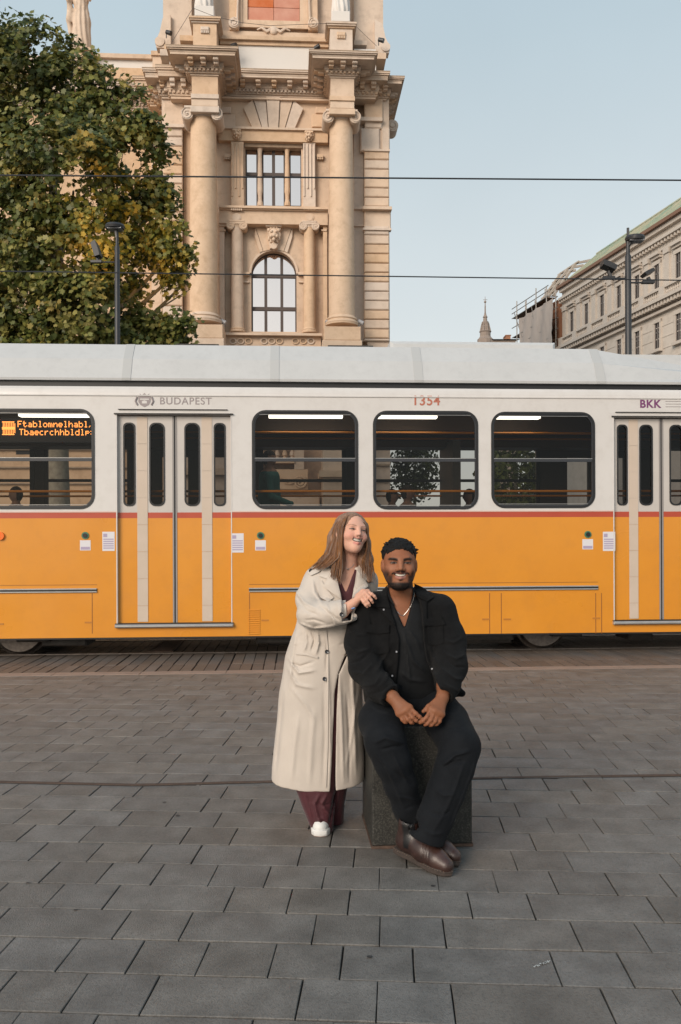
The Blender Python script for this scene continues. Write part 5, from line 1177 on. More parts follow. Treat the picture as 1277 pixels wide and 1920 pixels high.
# ---------------------------------------------------------------- implicit surfaces for people, cloth and statues
def smin(a, b, k):
    h = np.maximum(k-np.abs(a-b), 0)/k; return np.minimum(a, b)-h*h*k*.25
class SDF:
    def __init__(s): s.ops = []
    def add(s, fn, lo, hi, k=.02, mode='u'): s.ops.append((fn, np.array(lo, float), np.array(hi, float), k, mode)); return s
    def cap(s, a, b, ra, rb=None, k=.02, mode='u', sq=None):
        a = np.array(a, float); b = np.array(b, float); rb = ra if rb is None else rb; ba = b-a; L2 = max(1e-12, ba@ba); R_ = max(ra, rb)
        def fn(X, Y, Z):
            px, py, pz = X-a[0], Y-a[1], Z-a[2]; t = np.clip((px*ba[0]+py*ba[1]+pz*ba[2])/L2, 0, 1)
            return np.sqrt((px-t*ba[0])**2+(py-t*ba[1])**2+(pz-t*ba[2])**2)-(ra+(rb-ra)*t)
        return s.add(fn, np.minimum(a, b)-R_, np.maximum(a, b)+R_, k, mode)
    def chain(s, pts, rs, k=.02, mode='u'):
        for i in range(len(pts)-1): s.cap(pts[i], pts[i+1], rs[i], rs[i+1], k, mode)
        return s
    def ell(s, c, r, k=.02, mode='u', M=None):
        c = np.array(c, float); r = np.array(r, float); R_ = max(r)
        Mi = None if M is None else np.array(M.to_3x3().inverted()) if hasattr(M, 'to_3x3') else np.linalg.inv(M)
        def fn(X, Y, Z):
            px, py, pz = X-c[0], Y-c[1], Z-c[2]
            if Mi is not None: px, py, pz = (Mi[0, 0]*px+Mi[0, 1]*py+Mi[0, 2]*pz, Mi[1, 0]*px+Mi[1, 1]*py+Mi[1, 2]*pz, Mi[2, 0]*px+Mi[2, 1]*py+Mi[2, 2]*pz)
            k0 = np.sqrt((px/r[0])**2+(py/r[1])**2+(pz/r[2])**2); k1 = np.sqrt((px/r[0]**2)**2+(py/r[1]**2)**2+(pz/r[2]**2)**2)
            return k0*(k0-1)/np.maximum(k1, 1e-6)
        return s.add(fn, c-R_, c+R_, k, mode)
    def poly_cut(s, poly, y0, y1, k=.006, mode='s'):
        """prism over an x,z polygon between depths y0..y1"""
        P = np.array(poly, float); n = len(P)
        def fn(X, Y, Z):
            X2, Z2 = np.broadcast_arrays(X, Z) if 0 else (X, Z)
            d = None; sgn = None
            for i in range(n):
                j = (i-1) % n; e = P[j]-P[i]; wx, wz = X2-P[i][0], Z2-P[i][1]; t = np.clip((wx*e[0]+wz*e[1])/(e@e), 0, 1)
                dd = (wx-e[0]*t)**2+(wz-e[1]*t)**2; d = dd if d is None else np.minimum(d, dd)
                c1 = Z2 >= P[i][1]; c2 = Z2 < P[j][1]; c3 = e[0]*wz > e[1]*wx
                flip = (c1 & c2 & c3) | (~c1 & ~c2 & ~c3); sgn = np.where(flip, -1., 1.) if sgn is None else sgn*np.where(flip, -1., 1.)
            d2 = sgn*np.sqrt(d); dy = np.maximum(y0-Y, Y-y1); return np.maximum(d2, dy)
        return s.add(fn, (P[:, 0].min(), y0, P[:, 1].min()), (P[:, 0].max(), y1, P[:, 1].max()), k, mode)
    def eval(s, lo, hi, h):
        lo = np.array(lo, float); n = np.maximum(4, np.ceil((np.array(hi)-lo)/h).astype(int)+1)
        ax = [lo[i]+h*np.arange(n[i]) for i in range(3)]; D = np.full(n, .3, dtype=np.float32)
        for fn, bl, bh, k, mode in s.ops:
            m = k+2*h+(.03 if mode in ('u', 'd') else 0); i0 = [max(0, int((bl[i]-m-lo[i])/h)) for i in range(3)]; i1 = [min(n[i], int((bh[i]+m-lo[i])/h)+2) for i in range(3)]
            if any(i1[i] <= i0[i] for i in range(3)): continue
            sl = tuple(slice(i0[i], i1[i]) for i in range(3))
            X = ax[0][sl[0]][:, None, None]; Y = ax[1][sl[1]][None, :, None]; Z = ax[2][sl[2]][None, None, :]
            v = fn(X, Y, Z); A = D[sl]
            if mode == 'u': D[sl] = smin(A, v, k)
            elif mode == 's': D[sl] = -smin(-A, v, k)
            elif mode == 'i': D[sl] = -smin(-A, -v, k)
            elif mode == 'd': D[sl] = A+v
        return D, lo, h
    def mesh(s, boxes, h=None):
        Vs, Fs, n0 = [], [], 0
        for lo, hi, hh in boxes:
            V, F = surfnet(*s.eval(lo, hi, hh))
            if len(V): Vs.append(V); Fs.append(F+n0); n0 += len(V)
        return np.concatenate(Vs), np.concatenate(Fs)
def surfnet(D, lo, h):
    S_ = D < 0; nx, ny, nz = D.shape
    c = S_[:-1, :-1, :-1].astype(np.int8)
    tot = np.zeros((nx-1, ny-1, nz-1), np.int8)
    for i in (0, 1):
        for j in (0, 1):
            for k in (0, 1): tot += S_[i:nx-1+i, j:ny-1+j, k:nz-1+k]
    I = np.argwhere((tot > 0) & (tot < 8))
    if len(I) == 0: return np.zeros((0, 3)), np.zeros((0, 4), int)
    idx = np.full((nx-1, ny-1, nz-1), -1, np.int32); idx[I[:, 0], I[:, 1], I[:, 2]] = np.arange(len(I))
    acc = np.zeros((len(I), 3)); cnt = np.zeros(len(I)); cs = [(i, j, k) for i in (0, 1) for j in (0, 1) for k in (0, 1)]
    for a in cs:
        for ax in range(3):
            if a[ax]: continue
            b = list(a); b[ax] = 1
            va = D[I[:, 0]+a[0], I[:, 1]+a[1], I[:, 2]+a[2]]; vb = D[I[:, 0]+b[0], I[:, 1]+b[1], I[:, 2]+b[2]]
            m = (va < 0) != (vb < 0); t = np.where(m, va/np.where(m, va-vb, 1), 0); p = np.tile(np.array(a, float), (len(I), 1)); p[:, ax] += t
            acc += p*m[:, None]; cnt += m
    V = lo+h*(I+acc/cnt[:, None]); F = []
    for ax in range(3):
        o1, o2 = [(1, 2), (2, 0), (0, 1)][ax]
        sl0 = [slice(None)]*3; sl1 = [slice(None)]*3; sl0[ax] = slice(0, -1); sl1[ax] = slice(1, None)
        a = S_[tuple(sl0)]; b = S_[tuple(sl1)]; E = np.argwhere(a != b)
        ok = (E[:, o1] > 0) & (E[:, o2] > 0) & (E[:, o1] < D.shape[o1]-1) & (E[:, o2] < D.shape[o2]-1); E = E[ok]
        def g(d1, d2):
            q = E.copy(); q[:, o1] -= d1; q[:, o2] -= d2; return idx[q[:, 0], q[:, 1], q[:, 2]]
        Q = np.stack([g(1, 1), g(0, 1), g(0, 0), g(1, 0)], 1); ins = a[E[:, 0], E[:, 1], E[:, 2]]
        Q[~ins] = Q[~ins][:, ::-1]; F.append(Q)
    return V, np.concatenate(F)
def vnoise(X, Y, Z, seed=0):
    """cheap smooth noise in -1..1"""
    r = np.random.RandomState(seed); out = 0
    for k in range(5):
        f = r.normal(size=3); f /= np.linalg.norm(f); f *= (1+.5*k); ph = r.rand(2)*6.28
        out = out+np.sin(X*f[0]+Y*f[1]+Z*f[2]+ph[0]+1.3*np.sin(X*f[1]*.7-Z*f[0]*.9+ph[1]))
    return out/5
def build_sdf(name, sdf, boxes, mat, parent, colfn=None, smooth=True, relax=1):
    V, F = sdf.mesh(boxes)
    use = np.zeros(len(V), bool); use[F.ravel()] = True; remap = np.cumsum(use)-1; V = V[use]; F = remap[F]
    if relax:
        for _ in range(relax):
            acc = np.zeros_like(V); cnt = np.zeros(len(V))
            for a, b in ((0, 1), (1, 2), (2, 3), (3, 0)):
                np.add.at(acc, F[:, a], V[F[:, b]]); np.add.at(cnt, F[:, a], 1); np.add.at(acc, F[:, b], V[F[:, a]]); np.add.at(cnt, F[:, b], 1)
            V = V*.5+.5*acc/np.maximum(cnt, 1)[:, None]
    col = colfn(V) if colfn else None; off = np.array(parent.location) if parent else np.zeros(3)
    me = mkmesh(name, V-off, F.astype(np.int32), smooth, None, col); o = link(name, me, mat, parent)
    return o, V, F
def bvh_of(VFs):
    V = []; F = []; n = 0
    for v, f in VFs: V += [tuple(p) for p in v]; F += [tuple(int(i)+n for i in q) for q in f]; n += len(v)
    return BVHTree.FromPolygons(V, F)
EYEV = Vector((0, 0, EYE))
def hit(bvh, px, py, z0=4.2):
    d = (W(px, py, 1)-EYEV).normalized(); r_ = bvh.ray_cast(EYEV, d, 12)
    return (r_[0], d) if r_[0] is not None else (None, d)
def lerp_poly(P, t):
    L_ = [0]
    for i in range(len(P)-1): L_.append(L_[-1]+math.hypot(P[i+1][0]-P[i][0], P[i+1][1]-P[i][1]))
    q = t*L_[-1]
    for i in range(len(P)-1):
        if q <= L_[i+1]+1e-9: f = (q-L_[i])/max(1e-9, L_[i+1]-L_[i]); return (P[i][0]+(P[i+1][0]-P[i][0])*f, P[i][1]+(P[i+1][1]-P[i][1])*f)
    return P[-1]
def drape(name, A, B, bvh, mat, parent, n=10, m=6, off=.006, th=.004, bulge=0, smooth=True, lift=None, smoothz=2):
    """cloth piece laid on a garment: lofted between outline A and outline B, thick"""
    D = np.full((n+1, m+1), np.nan); G = []
    for i in range(n+1):
        a = lerp_poly(A, i/n); b = lerp_poly(B, i/n); row = []
        for j in range(m+1):
            x = a[0]+(b[0]-a[0])*j/m; y = a[1]+(b[1]-a[1])*j/m; p, d = hit(bvh, x, y); row.append((x, y, d))
            if p is not None: D[i, j] = p.y
        G.append(row)
    if np.all(np.isnan(D)): return None
    md = np.nanmedian(D)
    for _ in range(30):
        if not np.isnan(D).any(): break
        P_ = np.pad(D, 1, constant_values=np.nan); st = np.stack([P_[:-2, 1:-1], P_[2:, 1:-1], P_[1:-1, :-2], P_[1:-1, 2:]])
        with np.errstate(all='ignore'):
            import warnings; warnings.simplefilter('ignore'); mn_ = np.nanmean(st, 0)
        D = np.where(np.isnan(D), mn_, D)
    D = np.clip(D, md-.12, md+.12)
    for _ in range(smoothz): P_ = np.pad(D, 1, mode='edge'); D = np.minimum(D, (P_[:-2, 1:-1]+P_[2:, 1:-1]+P_[1:-1, :-2]+P_[1:-1, 2:])/4)
    V = []; 
    for layer in (0, 1):
        for i in range(n+1):
            for j in range(m+1):
                x, y, d = G[i][j]; o_ = off+th*(1-layer)+bulge*math.sin(math.pi*j/m)*math.sin(math.pi*i/n)+(lift(i/n, j/m) if lift else 0)
                V.append(EYEV+d*((D[i, j]-o_)/d.y))
    W_ = m+1; N_ = (n+1)*W_; F = []
    for i in range(n):
        for j in range(m):
            a, b, c, e = i*W_+j, (i+1)*W_+j, (i+1)*W_+j+1, i*W_+j+1; F += [(a, b, c, e), (e+N_, c+N_, b+N_, a+N_)]
    per = [(0, j) for j in range(m)]+[(i, m) for i in range(n)]+[(n, j) for j in range(m, 0, -1)]+[(i, 0) for i in range(n, 0, -1)]
    for k in range(len(per)): (i, j), (i2, j2) = per[k], per[(k+1) % len(per)]; a, b = i*W_+j, i2*W_+j2; F.append((a, b, b+N_, a+N_))
    # orient towards the camera
    mb = MB(); off_ = parent.location; mb.add([p-off_ for p in V], F)
    me = mkmesh(name, mb.v, mb.f, smooth); me.set_sharp_from_angle(angle=R(50)) if smooth else None
    import bmesh; bm = bmesh.new(); bm.from_mesh(me); bmesh.ops.recalc_face_normals(bm, faces=bm.faces); bm.to_mesh(me); bm.free()
    return link(name, me, mat, parent)
def button(name, px, py, bvh, r_, mat, parent, holes=True, th=.004):
    p, d = hit(bvh, px, py)
    if p is None: return
    mb = MB(); mb.lathe([(r_*.3, 0), (r_, 0), (r_*1.02, th*.6), (r_*.9, th), (r_*.7, th*.75), (r_*.1, th*.75)], (0, 0, 0), 14)
    if holes: mb.m = [0]*len(mb.f); [mb.disc((0, 0), .1, 0, 0) for _ in ()]
    q = (-d).to_track_quat('Z', 'Y').to_matrix().to_4x4(); mb.xf(Matrix.Translation(p-d*.008-parent.location) @ q)
    o = mb.build(name, mat, parent, smooth=True)
    return o
# ---------------------------------------------------------------- granite block
bx = W(698, 1592, 4.096); bo = thing('granite_block', 'dark grey granite block used as a seat by the man in black', 'stone block', (bx.x, 4.096, 0), math.atan2(.07, .9975))
M_gran = material('dark_granite', (.012, .012, .011), (.034, .033, .029), rough=.55, scale=9, detail=8, bump=.7, bscale=260, coords='World', c3=(.15, .14, .12), s3=130, a3=.6, spec=.3)
mb = MB(); Lb, Db, Hb_ = .487, .485, .585; c = .006
def blk(mb, e, z0, z1): mb.add([(e, e, z0), (Lb-e, e, z0), (Lb-e, Db-e, z0), (e, Db-e, z0), (e, e, z1), (Lb-e, e, z1), (Lb-e, Db-e, z1), (e, Db-e, z1)], [(0, 3, 2, 1), (4, 5, 6, 7), (0, 1, 5, 4), (1, 2, 6, 5), (2, 3, 7, 6), (3, 0, 4, 7)])
blk(mb, 0, .012, Hb_); me_b = mb
o = mb.build('block_body', M_gran, bo)
bv = o.modifiers.new('edge', 'BEVEL'); bv.width = .007; bv.segments = 2
mb = MB(); mb.box(-.004, Lb+.004, -.004, Db+.004, .0, .0135); mb.build('mortar_bed', M_rust, bo)

# ---------------------------------------------------------------- people
def P(px, py, z): return np.array(W(px, py, z))
def loft_op(s, rows, k=.02, mode='u', n=2.4, grow=0, zlo=None, zhi=None):
    """rows: (px_y, px_centre, px_half, centre depth, depth radius)"""
    Hs, CX, CY, RX, RY = [], [], [], [], []
    for y, cx, hf, cz, ry in rows:
        p = W(cx, y, cz-ry*.3); Hs.append(p.z); CX.append(p.x); CY.append(cz); RX.append(hf*(cz-ry*.1)/FPX); RY.append(ry)
    q = np.argsort(Hs); Hs, CX, CY, RX, RY = [np.array(v)[q] for v in (Hs, CX, CY, RX, RY)]
    zl = Hs[0] if zlo is None else zlo; zh = Hs[-1] if zhi is None else zhi
    def fn(X, Y, Z):
        cx = np.interp(Z, Hs, CX); cy = np.interp(Z, Hs, CY); rx = np.interp(Z, Hs, RX)+grow; ry = np.interp(Z, Hs, RY)+grow
        d = ((np.abs((X-cx)/rx)**n+np.abs((Y-cy)/ry)**n)**(1/n)-1)*np.minimum(rx, ry)
        return np.maximum(d, np.maximum(Z-zh, zl-Z))
    return s.add(fn, ((CX-RX).min()-abs(grow), (CY-RY).min()-abs(grow), zl), ((CX+RX).max()+abs(grow), (CY+RY).max()+abs(grow), zh), k, mode)
def folds(s, items, zf, y1, seed=0):
    """raised or sunk creases drawn on the front of a garment: (pixel polyline, height, width)"""
    for pl, amp, wd in items:
        wd *= .72; amp *= 1.1
        pts = np.array([W(x, y, zf) for x, y in pl]); A = pts[:, [0, 2]]
        def fn(X, Y, Z, A=A, amp=amp, wd=wd):
            best = None; n = len(A)-1
            for i in range(n):
                e = A[i+1]-A[i]; wx, wz = X-A[i][0], Z-A[i][1]; t = np.clip((wx*e[0]+wz*e[1])/(e@e), 0, 1); d = (wx-e[0]*t)**2+(wz-e[1]*t)**2
                tt = (i+t)/n; g = -amp*np.exp(-d/(wd*wd))*np.clip(np.sin(np.pi*np.clip(tt*.94+.03, 0, 1))*1.6, 0, 1)
                best = g if best is None else (np.minimum(best, g) if amp > 0 else np.maximum(best, g))
            return best
        m = 2.6*wd; s.add(fn, (A[:, 0].min()-m+.03, 3, A[:, 1].min()-m+.03), (A[:, 0].max()+m-.03, y1-.04, A[:, 1].max()+m-.03), .0, 'd')
    return s
def wrinkle(s, lo, hi, amp, fx, fy, fz, seed):
    def fn(X, Y, Z): return amp*vnoise(X*fx, Y*fy, Z*fz, seed)
    return s.add(fn, lo, hi, 0, 'd')
def pxpoly(L_, z): return [(W(x, y, z).x, W(x, y, z).z) for x, y in L_]
MOUTH = {False: -.0545, True: -.057}
def headm(yaw, pitch, roll):
    """columns: picture-right, face-forward, up"""
    A = Matrix(((1, 0, 0), (0, -1, 0), (0, 0, 1)))
    M = Matrix.Rotation(R(roll), 3, 'Y') @ Matrix.Rotation(R(yaw), 3, 'Z') @ Matrix.Rotation(R(-pitch), 3, 'X') 
    return np.array(M @ A)
def add_head(s, c, M, sc, fem=False):
    c = np.array(c)
    def q(a, b, h): return c+M @ (np.array([a, b, h])*sc)
    def E(a, b, h, r1, r2, r3, k=.02, mode='u'): s.ell(q(a, b, h), np.array([r1, r2, r3])*sc, k*sc, mode, M)
    def K(p, r, p2, r2, k=.015, mode='u'): s.cap(q(*p), q(*p2), r*sc, r2*sc, k*sc, mode)
    E(0, -.012, .031, .074, .094, .077)
    E(0, .022, -.022, .064 if not fem else .060, .074, .078, .03)
    E(0, .030, -.072, .050 if not fem else .042, .050, .040, .035)
    E(0, .066, -.098, .023, .022, .019, .03)
    if not fem: K((-.052, .0, -.045), .02, (-.022, .05, -.092), .018, .03); K((.052, .0, -.045), .02, (.022, .05, -.092), .018, .03)
    if not fem: E(0, .052, -.100, .032, .036, .022, .02)
    for g_ in (-1, 1):
        E(g_*.041, .058, -.030, .024, .022, .022, .02)
        E(g_*.076, -.006, -.012, .010, .019, .030, .008); E(g_*.084, .004, -.012, .006, .010, .018, .004, 's')
    K((-.034, .078, .020), .011, (.034, .078, .020), .011, .02)
    for g_ in (-1, 1): E(g_*.031, .101, .001, .018, .017, .0125, .012, 's'); E(g_*.031, .0755, .0, .0145, .0125, .0125, .004)
    w_ = 1.0 if not fem else .84; mz = MOUTH[fem]
    K((0, .088, .012), .0065, (0, .1065, -.0245), .0105*w_, .016)
    for g_ in (-1, 1): E(g_*.0130*w_, .094, -.029, .0085*w_, .011, .0075, .008); E(g_*.0072, .107, -.0375, .0035, .006, .0028, .003, 's')
    for g_ in (-1, 1): E(g_*.036, .073, mz+.022, .017, .014, .014, .018); K((g_*.024, .078, mz+.006), .0065, (0, .0915, mz+.0115), .0068, .008); K((g_*.020, .079, mz-.007), .006, (0, .0905, mz-.0125), .0082, .008)
    for i in range(6): a0, a1 = -.024+i*.008, -.016+i*.008; K((a0, .098-22*a0*a0, mz-.001+10*a0*a0), .0048, (a1, .098-22*a1*a1, mz-.001+10*a1*a1), .0048, .002, 's')
    E(0, .072, mz, .024, .0140, .008, .002)
    return q
def sstep(x, a, b): t = np.clip((x-a)/(b-a), 0, 1); return t*t*(3-2*t)
def face_col(V, c, M, sc, man):
    L_ = (V-np.array(c)) @ M/sc; a, b, h = L_[:, 0], L_[:, 1], L_[:, 2]; aa = np.abs(a); n = len(V)
    nz = vnoise(V[:, 0]*90, V[:, 1]*90, V[:, 2]*90, 5)*.5+vnoise(V[:, 0]*300, V[:, 1]*300, V[:, 2]*300, 9)*.5
    skin = np.array([.25, .096, .048]) if man else np.array([.63, .355, .262]); col = np.tile(skin, (n, 1))*(1+.05*nz)[:, None]
    def put(w, cc): 
        w = np.clip(w, 0, 1)[:, None]; col[:] = col*(1-w)+np.array(cc)*w
    front = sstep(b, .03, .05)
    if man: put(.35*np.exp(-((aa-.04)**2+(h+.02)**2)/.0004)*front, (.37, .17, .10)); put(.4*np.exp(-((aa)**2/.0002+(h+.012)**2/.0007))*front, (.36, .17, .10))  # lighter cheeks, and a highlight painted along the nose ridge
    else: put(.6*np.exp(-((aa-.043)**2+(h+.032)**2)/.0004)*front, (.62, .25, .19)); put(.35*np.exp(-((aa)**2+(h+.030)**2)/.0002)*front, (.62, .32, .27))
    put(.45*np.exp(-((aa-.031)**2/.0003+(h-.004)**2/.00012))*front, (.17, .07, .04) if man else (.42, .22, .17))
    cm = MOUTH[not man]-.001+10*a*a; mo = 1.0 if man else 1.45
    if man:
        be = sstep(-h, .080, .094)*sstep(b, -.03, .0)
        be = np.maximum(be, .86*sstep(aa, .044, .058)*sstep(-h, .012, .056)*sstep(b, -.045, -.02))
        be = np.maximum(be, .88*sstep(aa, .030, .041)*sstep(-h, .050, .064)); be = np.maximum(be, .8*np.exp(-(a/.010)**2-((h+.0775)/.006)**2))
        be = np.clip(be*(1+.22*nz), 0, 1); put(be, (.013, .010, .009))
        hm_ = -.0395-6.5*a*a; mu = np.exp(-((h-hm_)/.0052)**4)*sstep(.044-aa, 0, .008)*front*(1-.5*np.exp(-(a/.002)**2)); put(mu, (.012, .009, .008))
        put(.65*sstep(h, .040, .056)*sstep(aa, .045, .06), (.03, .022, .02))
    up = np.exp(-((h-(cm+.0080*mo))/.0026)**4)*(aa < .028)*front; lo = np.exp(-((h-(cm-.0118*mo))/.0062)**4)*sstep(.026-aa, 0, .006)*front
    lip = (.20, .075, .058) if man else (.46, .15, .13)
    put(up*.8, tuple(.8*x for x in lip)); put(lo*.9, (.36, .165, .14) if man else (.60, .24, .21))
    mouth = (np.abs(h-cm) < .0062*mo)*(aa < .0275)*(b > .05); put(mouth*1., (.045, .014, .011))
    te = (h > cm-.0036)*(h < cm+.0048*mo)*(b > .05)*sstep(.0245-aa, 0, .004); put(te*.93, (.60, .53, .46))
    # eyes
    ex = a-np.sign(a)*.031; lid = .0038-16*ex*ex; low = -.0032+10*ex*ex if man else -.0026+14*ex*ex
    eye = (h < lid)*(h > low)*(b > .06)*(np.abs(ex) < .0145)
    put(eye*1., (.15, .125, .11)); put(eye*(np.abs(ex-(.004 if not man else 0)) < .0068), (.018, .012, .009) if man else (.04, .03, .025))
    put(np.exp(-((h-lid-.0012)/.0021)**2)*(np.abs(ex) < .0165)*front, (.02, .014, .012) if man else (.03, .016, .012))
    put(.6*np.exp(-((h-low+.001)/.0014)**2)*(np.abs(ex) < .014)*front, (.08, .035, .022) if man else (.28, .14, .11))
    # brows
    bx_ = aa-.033; bc = .0175+.10*bx_-8*bx_*bx_+(.006 if not man else .001); th = (.0066 if man else .0030)*(1-.35*sstep(aa, .04, .056))
    br = np.exp(-((h-bc)/th)**4)*sstep(aa, .010, .016)*sstep(.060-aa, 0, .01)*front; put(br*(.97 if man else .62), (.014, .011, .010) if man else (.20, .11, .075))
    # nostrils
    put(np.exp(-((aa-.0072)**2+(h+.0375)**2)/.000009)*(b > .088), (.06, .02, .015)); put(.35*np.exp(-((aa-.027-.25*(-.04-h))**2/.00002+(h+.042)**2/.00022))*front, (.16, .06, .04) if man else (.45, .22, .17))
    return col
def skin_mat(name): return material(name, (1, 1, 1), (.97, .96, .95), rough=.55, scale=40, coords='World', attr='Col', sss=.10, spec=.25, bump=.12, bscale=700)
M_skin = skin_mat('skin')
M_bcloth = material('black_wool', (.007, .007, .0075), (.0105, .0105, .011), rough=.9, scale=30, coords='World', bump=.9, bscale=900, sheen=.03, spec=.12)
M_bshirt = material('black_shirt', (.0045, .005, .006), (.007, .0078, .009), rough=.65, scale=20, coords='World', bump=.4, bscale=900, spec=.2)
M_btrou = material('black_trousers', (.0055, .0065, .0085), (.0085, .0098, .012), rough=.8, scale=20, coords='World', bump=.5, bscale=1000, sheen=.02, spec=.15)
M_coat = material('beige_coat', (.54, .475, .415), (.49, .43, .375), rough=.62, scale=6, coords='World', bump=.35, bscale=800, sheen=.15, spec=.35)
M_burg = material('burgundy_cloth', (.065, .009, .015), (.048, .007, .011), rough=.7, scale=14, coords='World', bump=.4, bscale=900, sheen=.2)
M_btn = material('dark_button', (.018, .018, .022), rough=.25, coat=.5)
M_snap = material('steel_snap', (.32, .32, .34), rough=.35, metal=.8)
M_silver = material('silver_chain', (.42, .40, .38), rough=.35, metal=1)
M_hairb = material('black_hair', (.006, .0055, .0055), (.011, .010, .0095), rough=.65, scale=120, coords='World', bump=1, bscale=260, spec=.18)
M_hairw = material('brown_hair', (.23, .118, .064), (.125, .060, .034), rough=.45, scale=60, coords='World', stretch=(1, 1, .12), c3=(.42, .25, .14), s3=110, a3=.4, rnd=.2, bump=.8, bscale=240, spec=.3)

# ======================= seated man
mx_ = P(768, 1592, 4.15); man = thing('person', 'smiling bearded man in black jacket and trousers seated on the granite block with crossed ankles', 'person', (float(mx_[0]), 4.15, 0))
MC = P(748.5, 1056, 4.19); MM = headm(0, 2, 0.5); MS = 1.06
body = SDF(); add_head(body, MC, MM, MS)
body.cap(P(750, 1085, 4.235), P(752, 1125, 4.27), .060, .068, .03)
T_rows = [(1118, 752, 44, 4.285, .085), (1132, 752, 66, 4.285, .11), (1160, 754, 74, 4.285, .135), (1200, 756, 78, 4.29, .155), (1250, 760, 80, 4.30, .165), (1292, 763, 82, 4.31, .17), (1318, 764, 80, 4.32, .17)]
loft_op(body, T_rows, .04, grow=-.030)
armL = [P(684, 1150, 4.27), P(677, 1205, 4.22), P(684, 1252, 4.14), P(712, 1290, 4.02), P(735, 1307, 3.955)]; armR = [P(825, 1148, 4.27), P(841, 1200, 4.22), P(845, 1250, 4.13), P(836, 1285, 4.03), P(830, 1306, 3.968)]
body.chain(armL, [.055, .052, .046, .038, .030], .03); body.chain(armR, [.055, .052, .046, .038, .030], .03)
legL = [P(730, 1312, 4.30), P(716, 1350, 4.08), P(722, 1390, 3.935), P(748, 1455, 3.95), P(768, 1520, 3.96)]; legR = [P(806, 1312, 4.30), P(838, 1352, 4.08), P(862, 1400, 3.935), P(845, 1462, 3.90), P(800, 1545, 3.86)]
body.chain(legL, [.09, .08, .058, .045, .030], .03); body.chain(legR, [.09, .08, .058, .045, .030], .03)
def hand(s, wr, kn, fingers, thumb, rp, rf, zs, kk=.014):
    for q in kn: s.cap(P(*wr), P(*q), rp*1.25, rp*.78, kk)
    for q0, q1 in zip(kn, kn[1:]): s.cap(P(*q0), P(*q1), rp*.75, rp*.75, kk)
    for q, f in zip(kn, fingers): s.chain([P(*q)]+[P(*x) for x in f], [rf*1.08, rf*1.02, rf*.93, rf*.80][:len(f)+1], .006)
    if thumb: s.chain([P(*x) for x in thumb], [rf*1.5, rf*1.2, rf*1.0], .010)
hand(body, (737, 1307, 3.955), [(768, 1326.5, 3.908), (761.5, 1331, 3.903), (754.5, 1335, 3.906), (748, 1338, 3.912)],
     [[(780, 1338, 3.888), (787, 1344, 3.885), (791, 1347.5, 3.89)], [(773.5, 1345, 3.884), (780, 1351, 3.885), (783.5, 1353, 3.892)], [(765, 1349, 3.888), (771, 1354.5, 3.89), (774.5, 1356, 3.896)], [(755, 1349.5, 3.898), (759, 1353.5, 3.898), (762.5, 1355, 3.902)]],
     [(752, 1320, 3.93), (768, 1333, 3.935), (780, 1342, 3.94)], .0175, .0089, 0)
hand(body, (829, 1309, 3.965), [(808.5, 1329.5, 3.908), (815.5, 1333.5, 3.903), (822, 1337, 3.906), (828, 1339.5, 3.912)],
     [[(800, 1345, 3.886), (793, 1352, 3.884), (788, 1355.5, 3.89)], [(808, 1350, 3.884), (801, 1357, 3.885), (797, 1359.5, 3.89)], [(816, 1352.5, 3.888), (809.5, 1359, 3.889), (806, 1360.5, 3.894)], [(824, 1352.5, 3.898), (819, 1357.5, 3.898), (816, 1359, 3.90)]],
     [(819, 1313, 3.945), (803.5, 1325, 3.925), (794, 1334, 3.915), (789.5, 1339.5, 3.91)][:3], .0175, .0089, 0)
def man_col(V):
    col = np.tile(np.array([.235, .092, .046]), (len(V), 1))*(1+.10*vnoise(V[:, 0]*60, V[:, 1]*60, V[:, 2]*60, 4))[:, None]
    f = face_col(V, MC, MM, MS, True); L_ = (V-MC) @ MM/MS; w_ = sstep(L_[:, 2], -.125, -.112)[:, None]; w_ = np.maximum(w_, (sstep(L_[:, 2], -.14, -.125)*sstep(L_[:, 1], .0, .03))[:, None]); return col*(1-w_)+f*w_
hb = P(700, 1375, 3.7); hb2 = P(850, 1290, 4.1)
neck_z = float(P(750, 1112, 4.2)[2])
man_skin, mV, mF = build_sdf('body', body, [((MC[0]-.115, MC[1]-.14, neck_z-.02), (MC[0]+.115, MC[1]+.14, MC[2]+.16), .0021), ((.22, 3.84, .615), (.52, 4.02, .80), .0024), ((.05, 3.75, .08), (.75, 4.55, neck_z+.005), .008)], M_skin, man, man_col)
# shirt
shirt = SDF(); loft_op(shirt, T_rows, .03, grow=-.014)
shirt.poly_cut(pxpoly([(722, 1080), (726, 1114), (741, 1138), (757, 1176), (759, 1176), (771, 1140), (777, 1112), (780, 1080)], 4.17), 3.8, 4.30, .004)
folds(shirt, [([(762, 1200), (775, 1240), (800, 1262)], .006, .010), ([(752, 1260), (770, 1275), (800, 1280)], .006, .012), ([(766, 1180), (780, 1200), (790, 1225)], .004, .008), ([(757, 1176), (764, 1225), (771, 1290)], .004, .006)], 4.14, 4.3)
build_sdf('shirt', shirt, [((.08, 4.08, .66), (.58, 4.5, 1.24), .006)], M_bshirt, man)
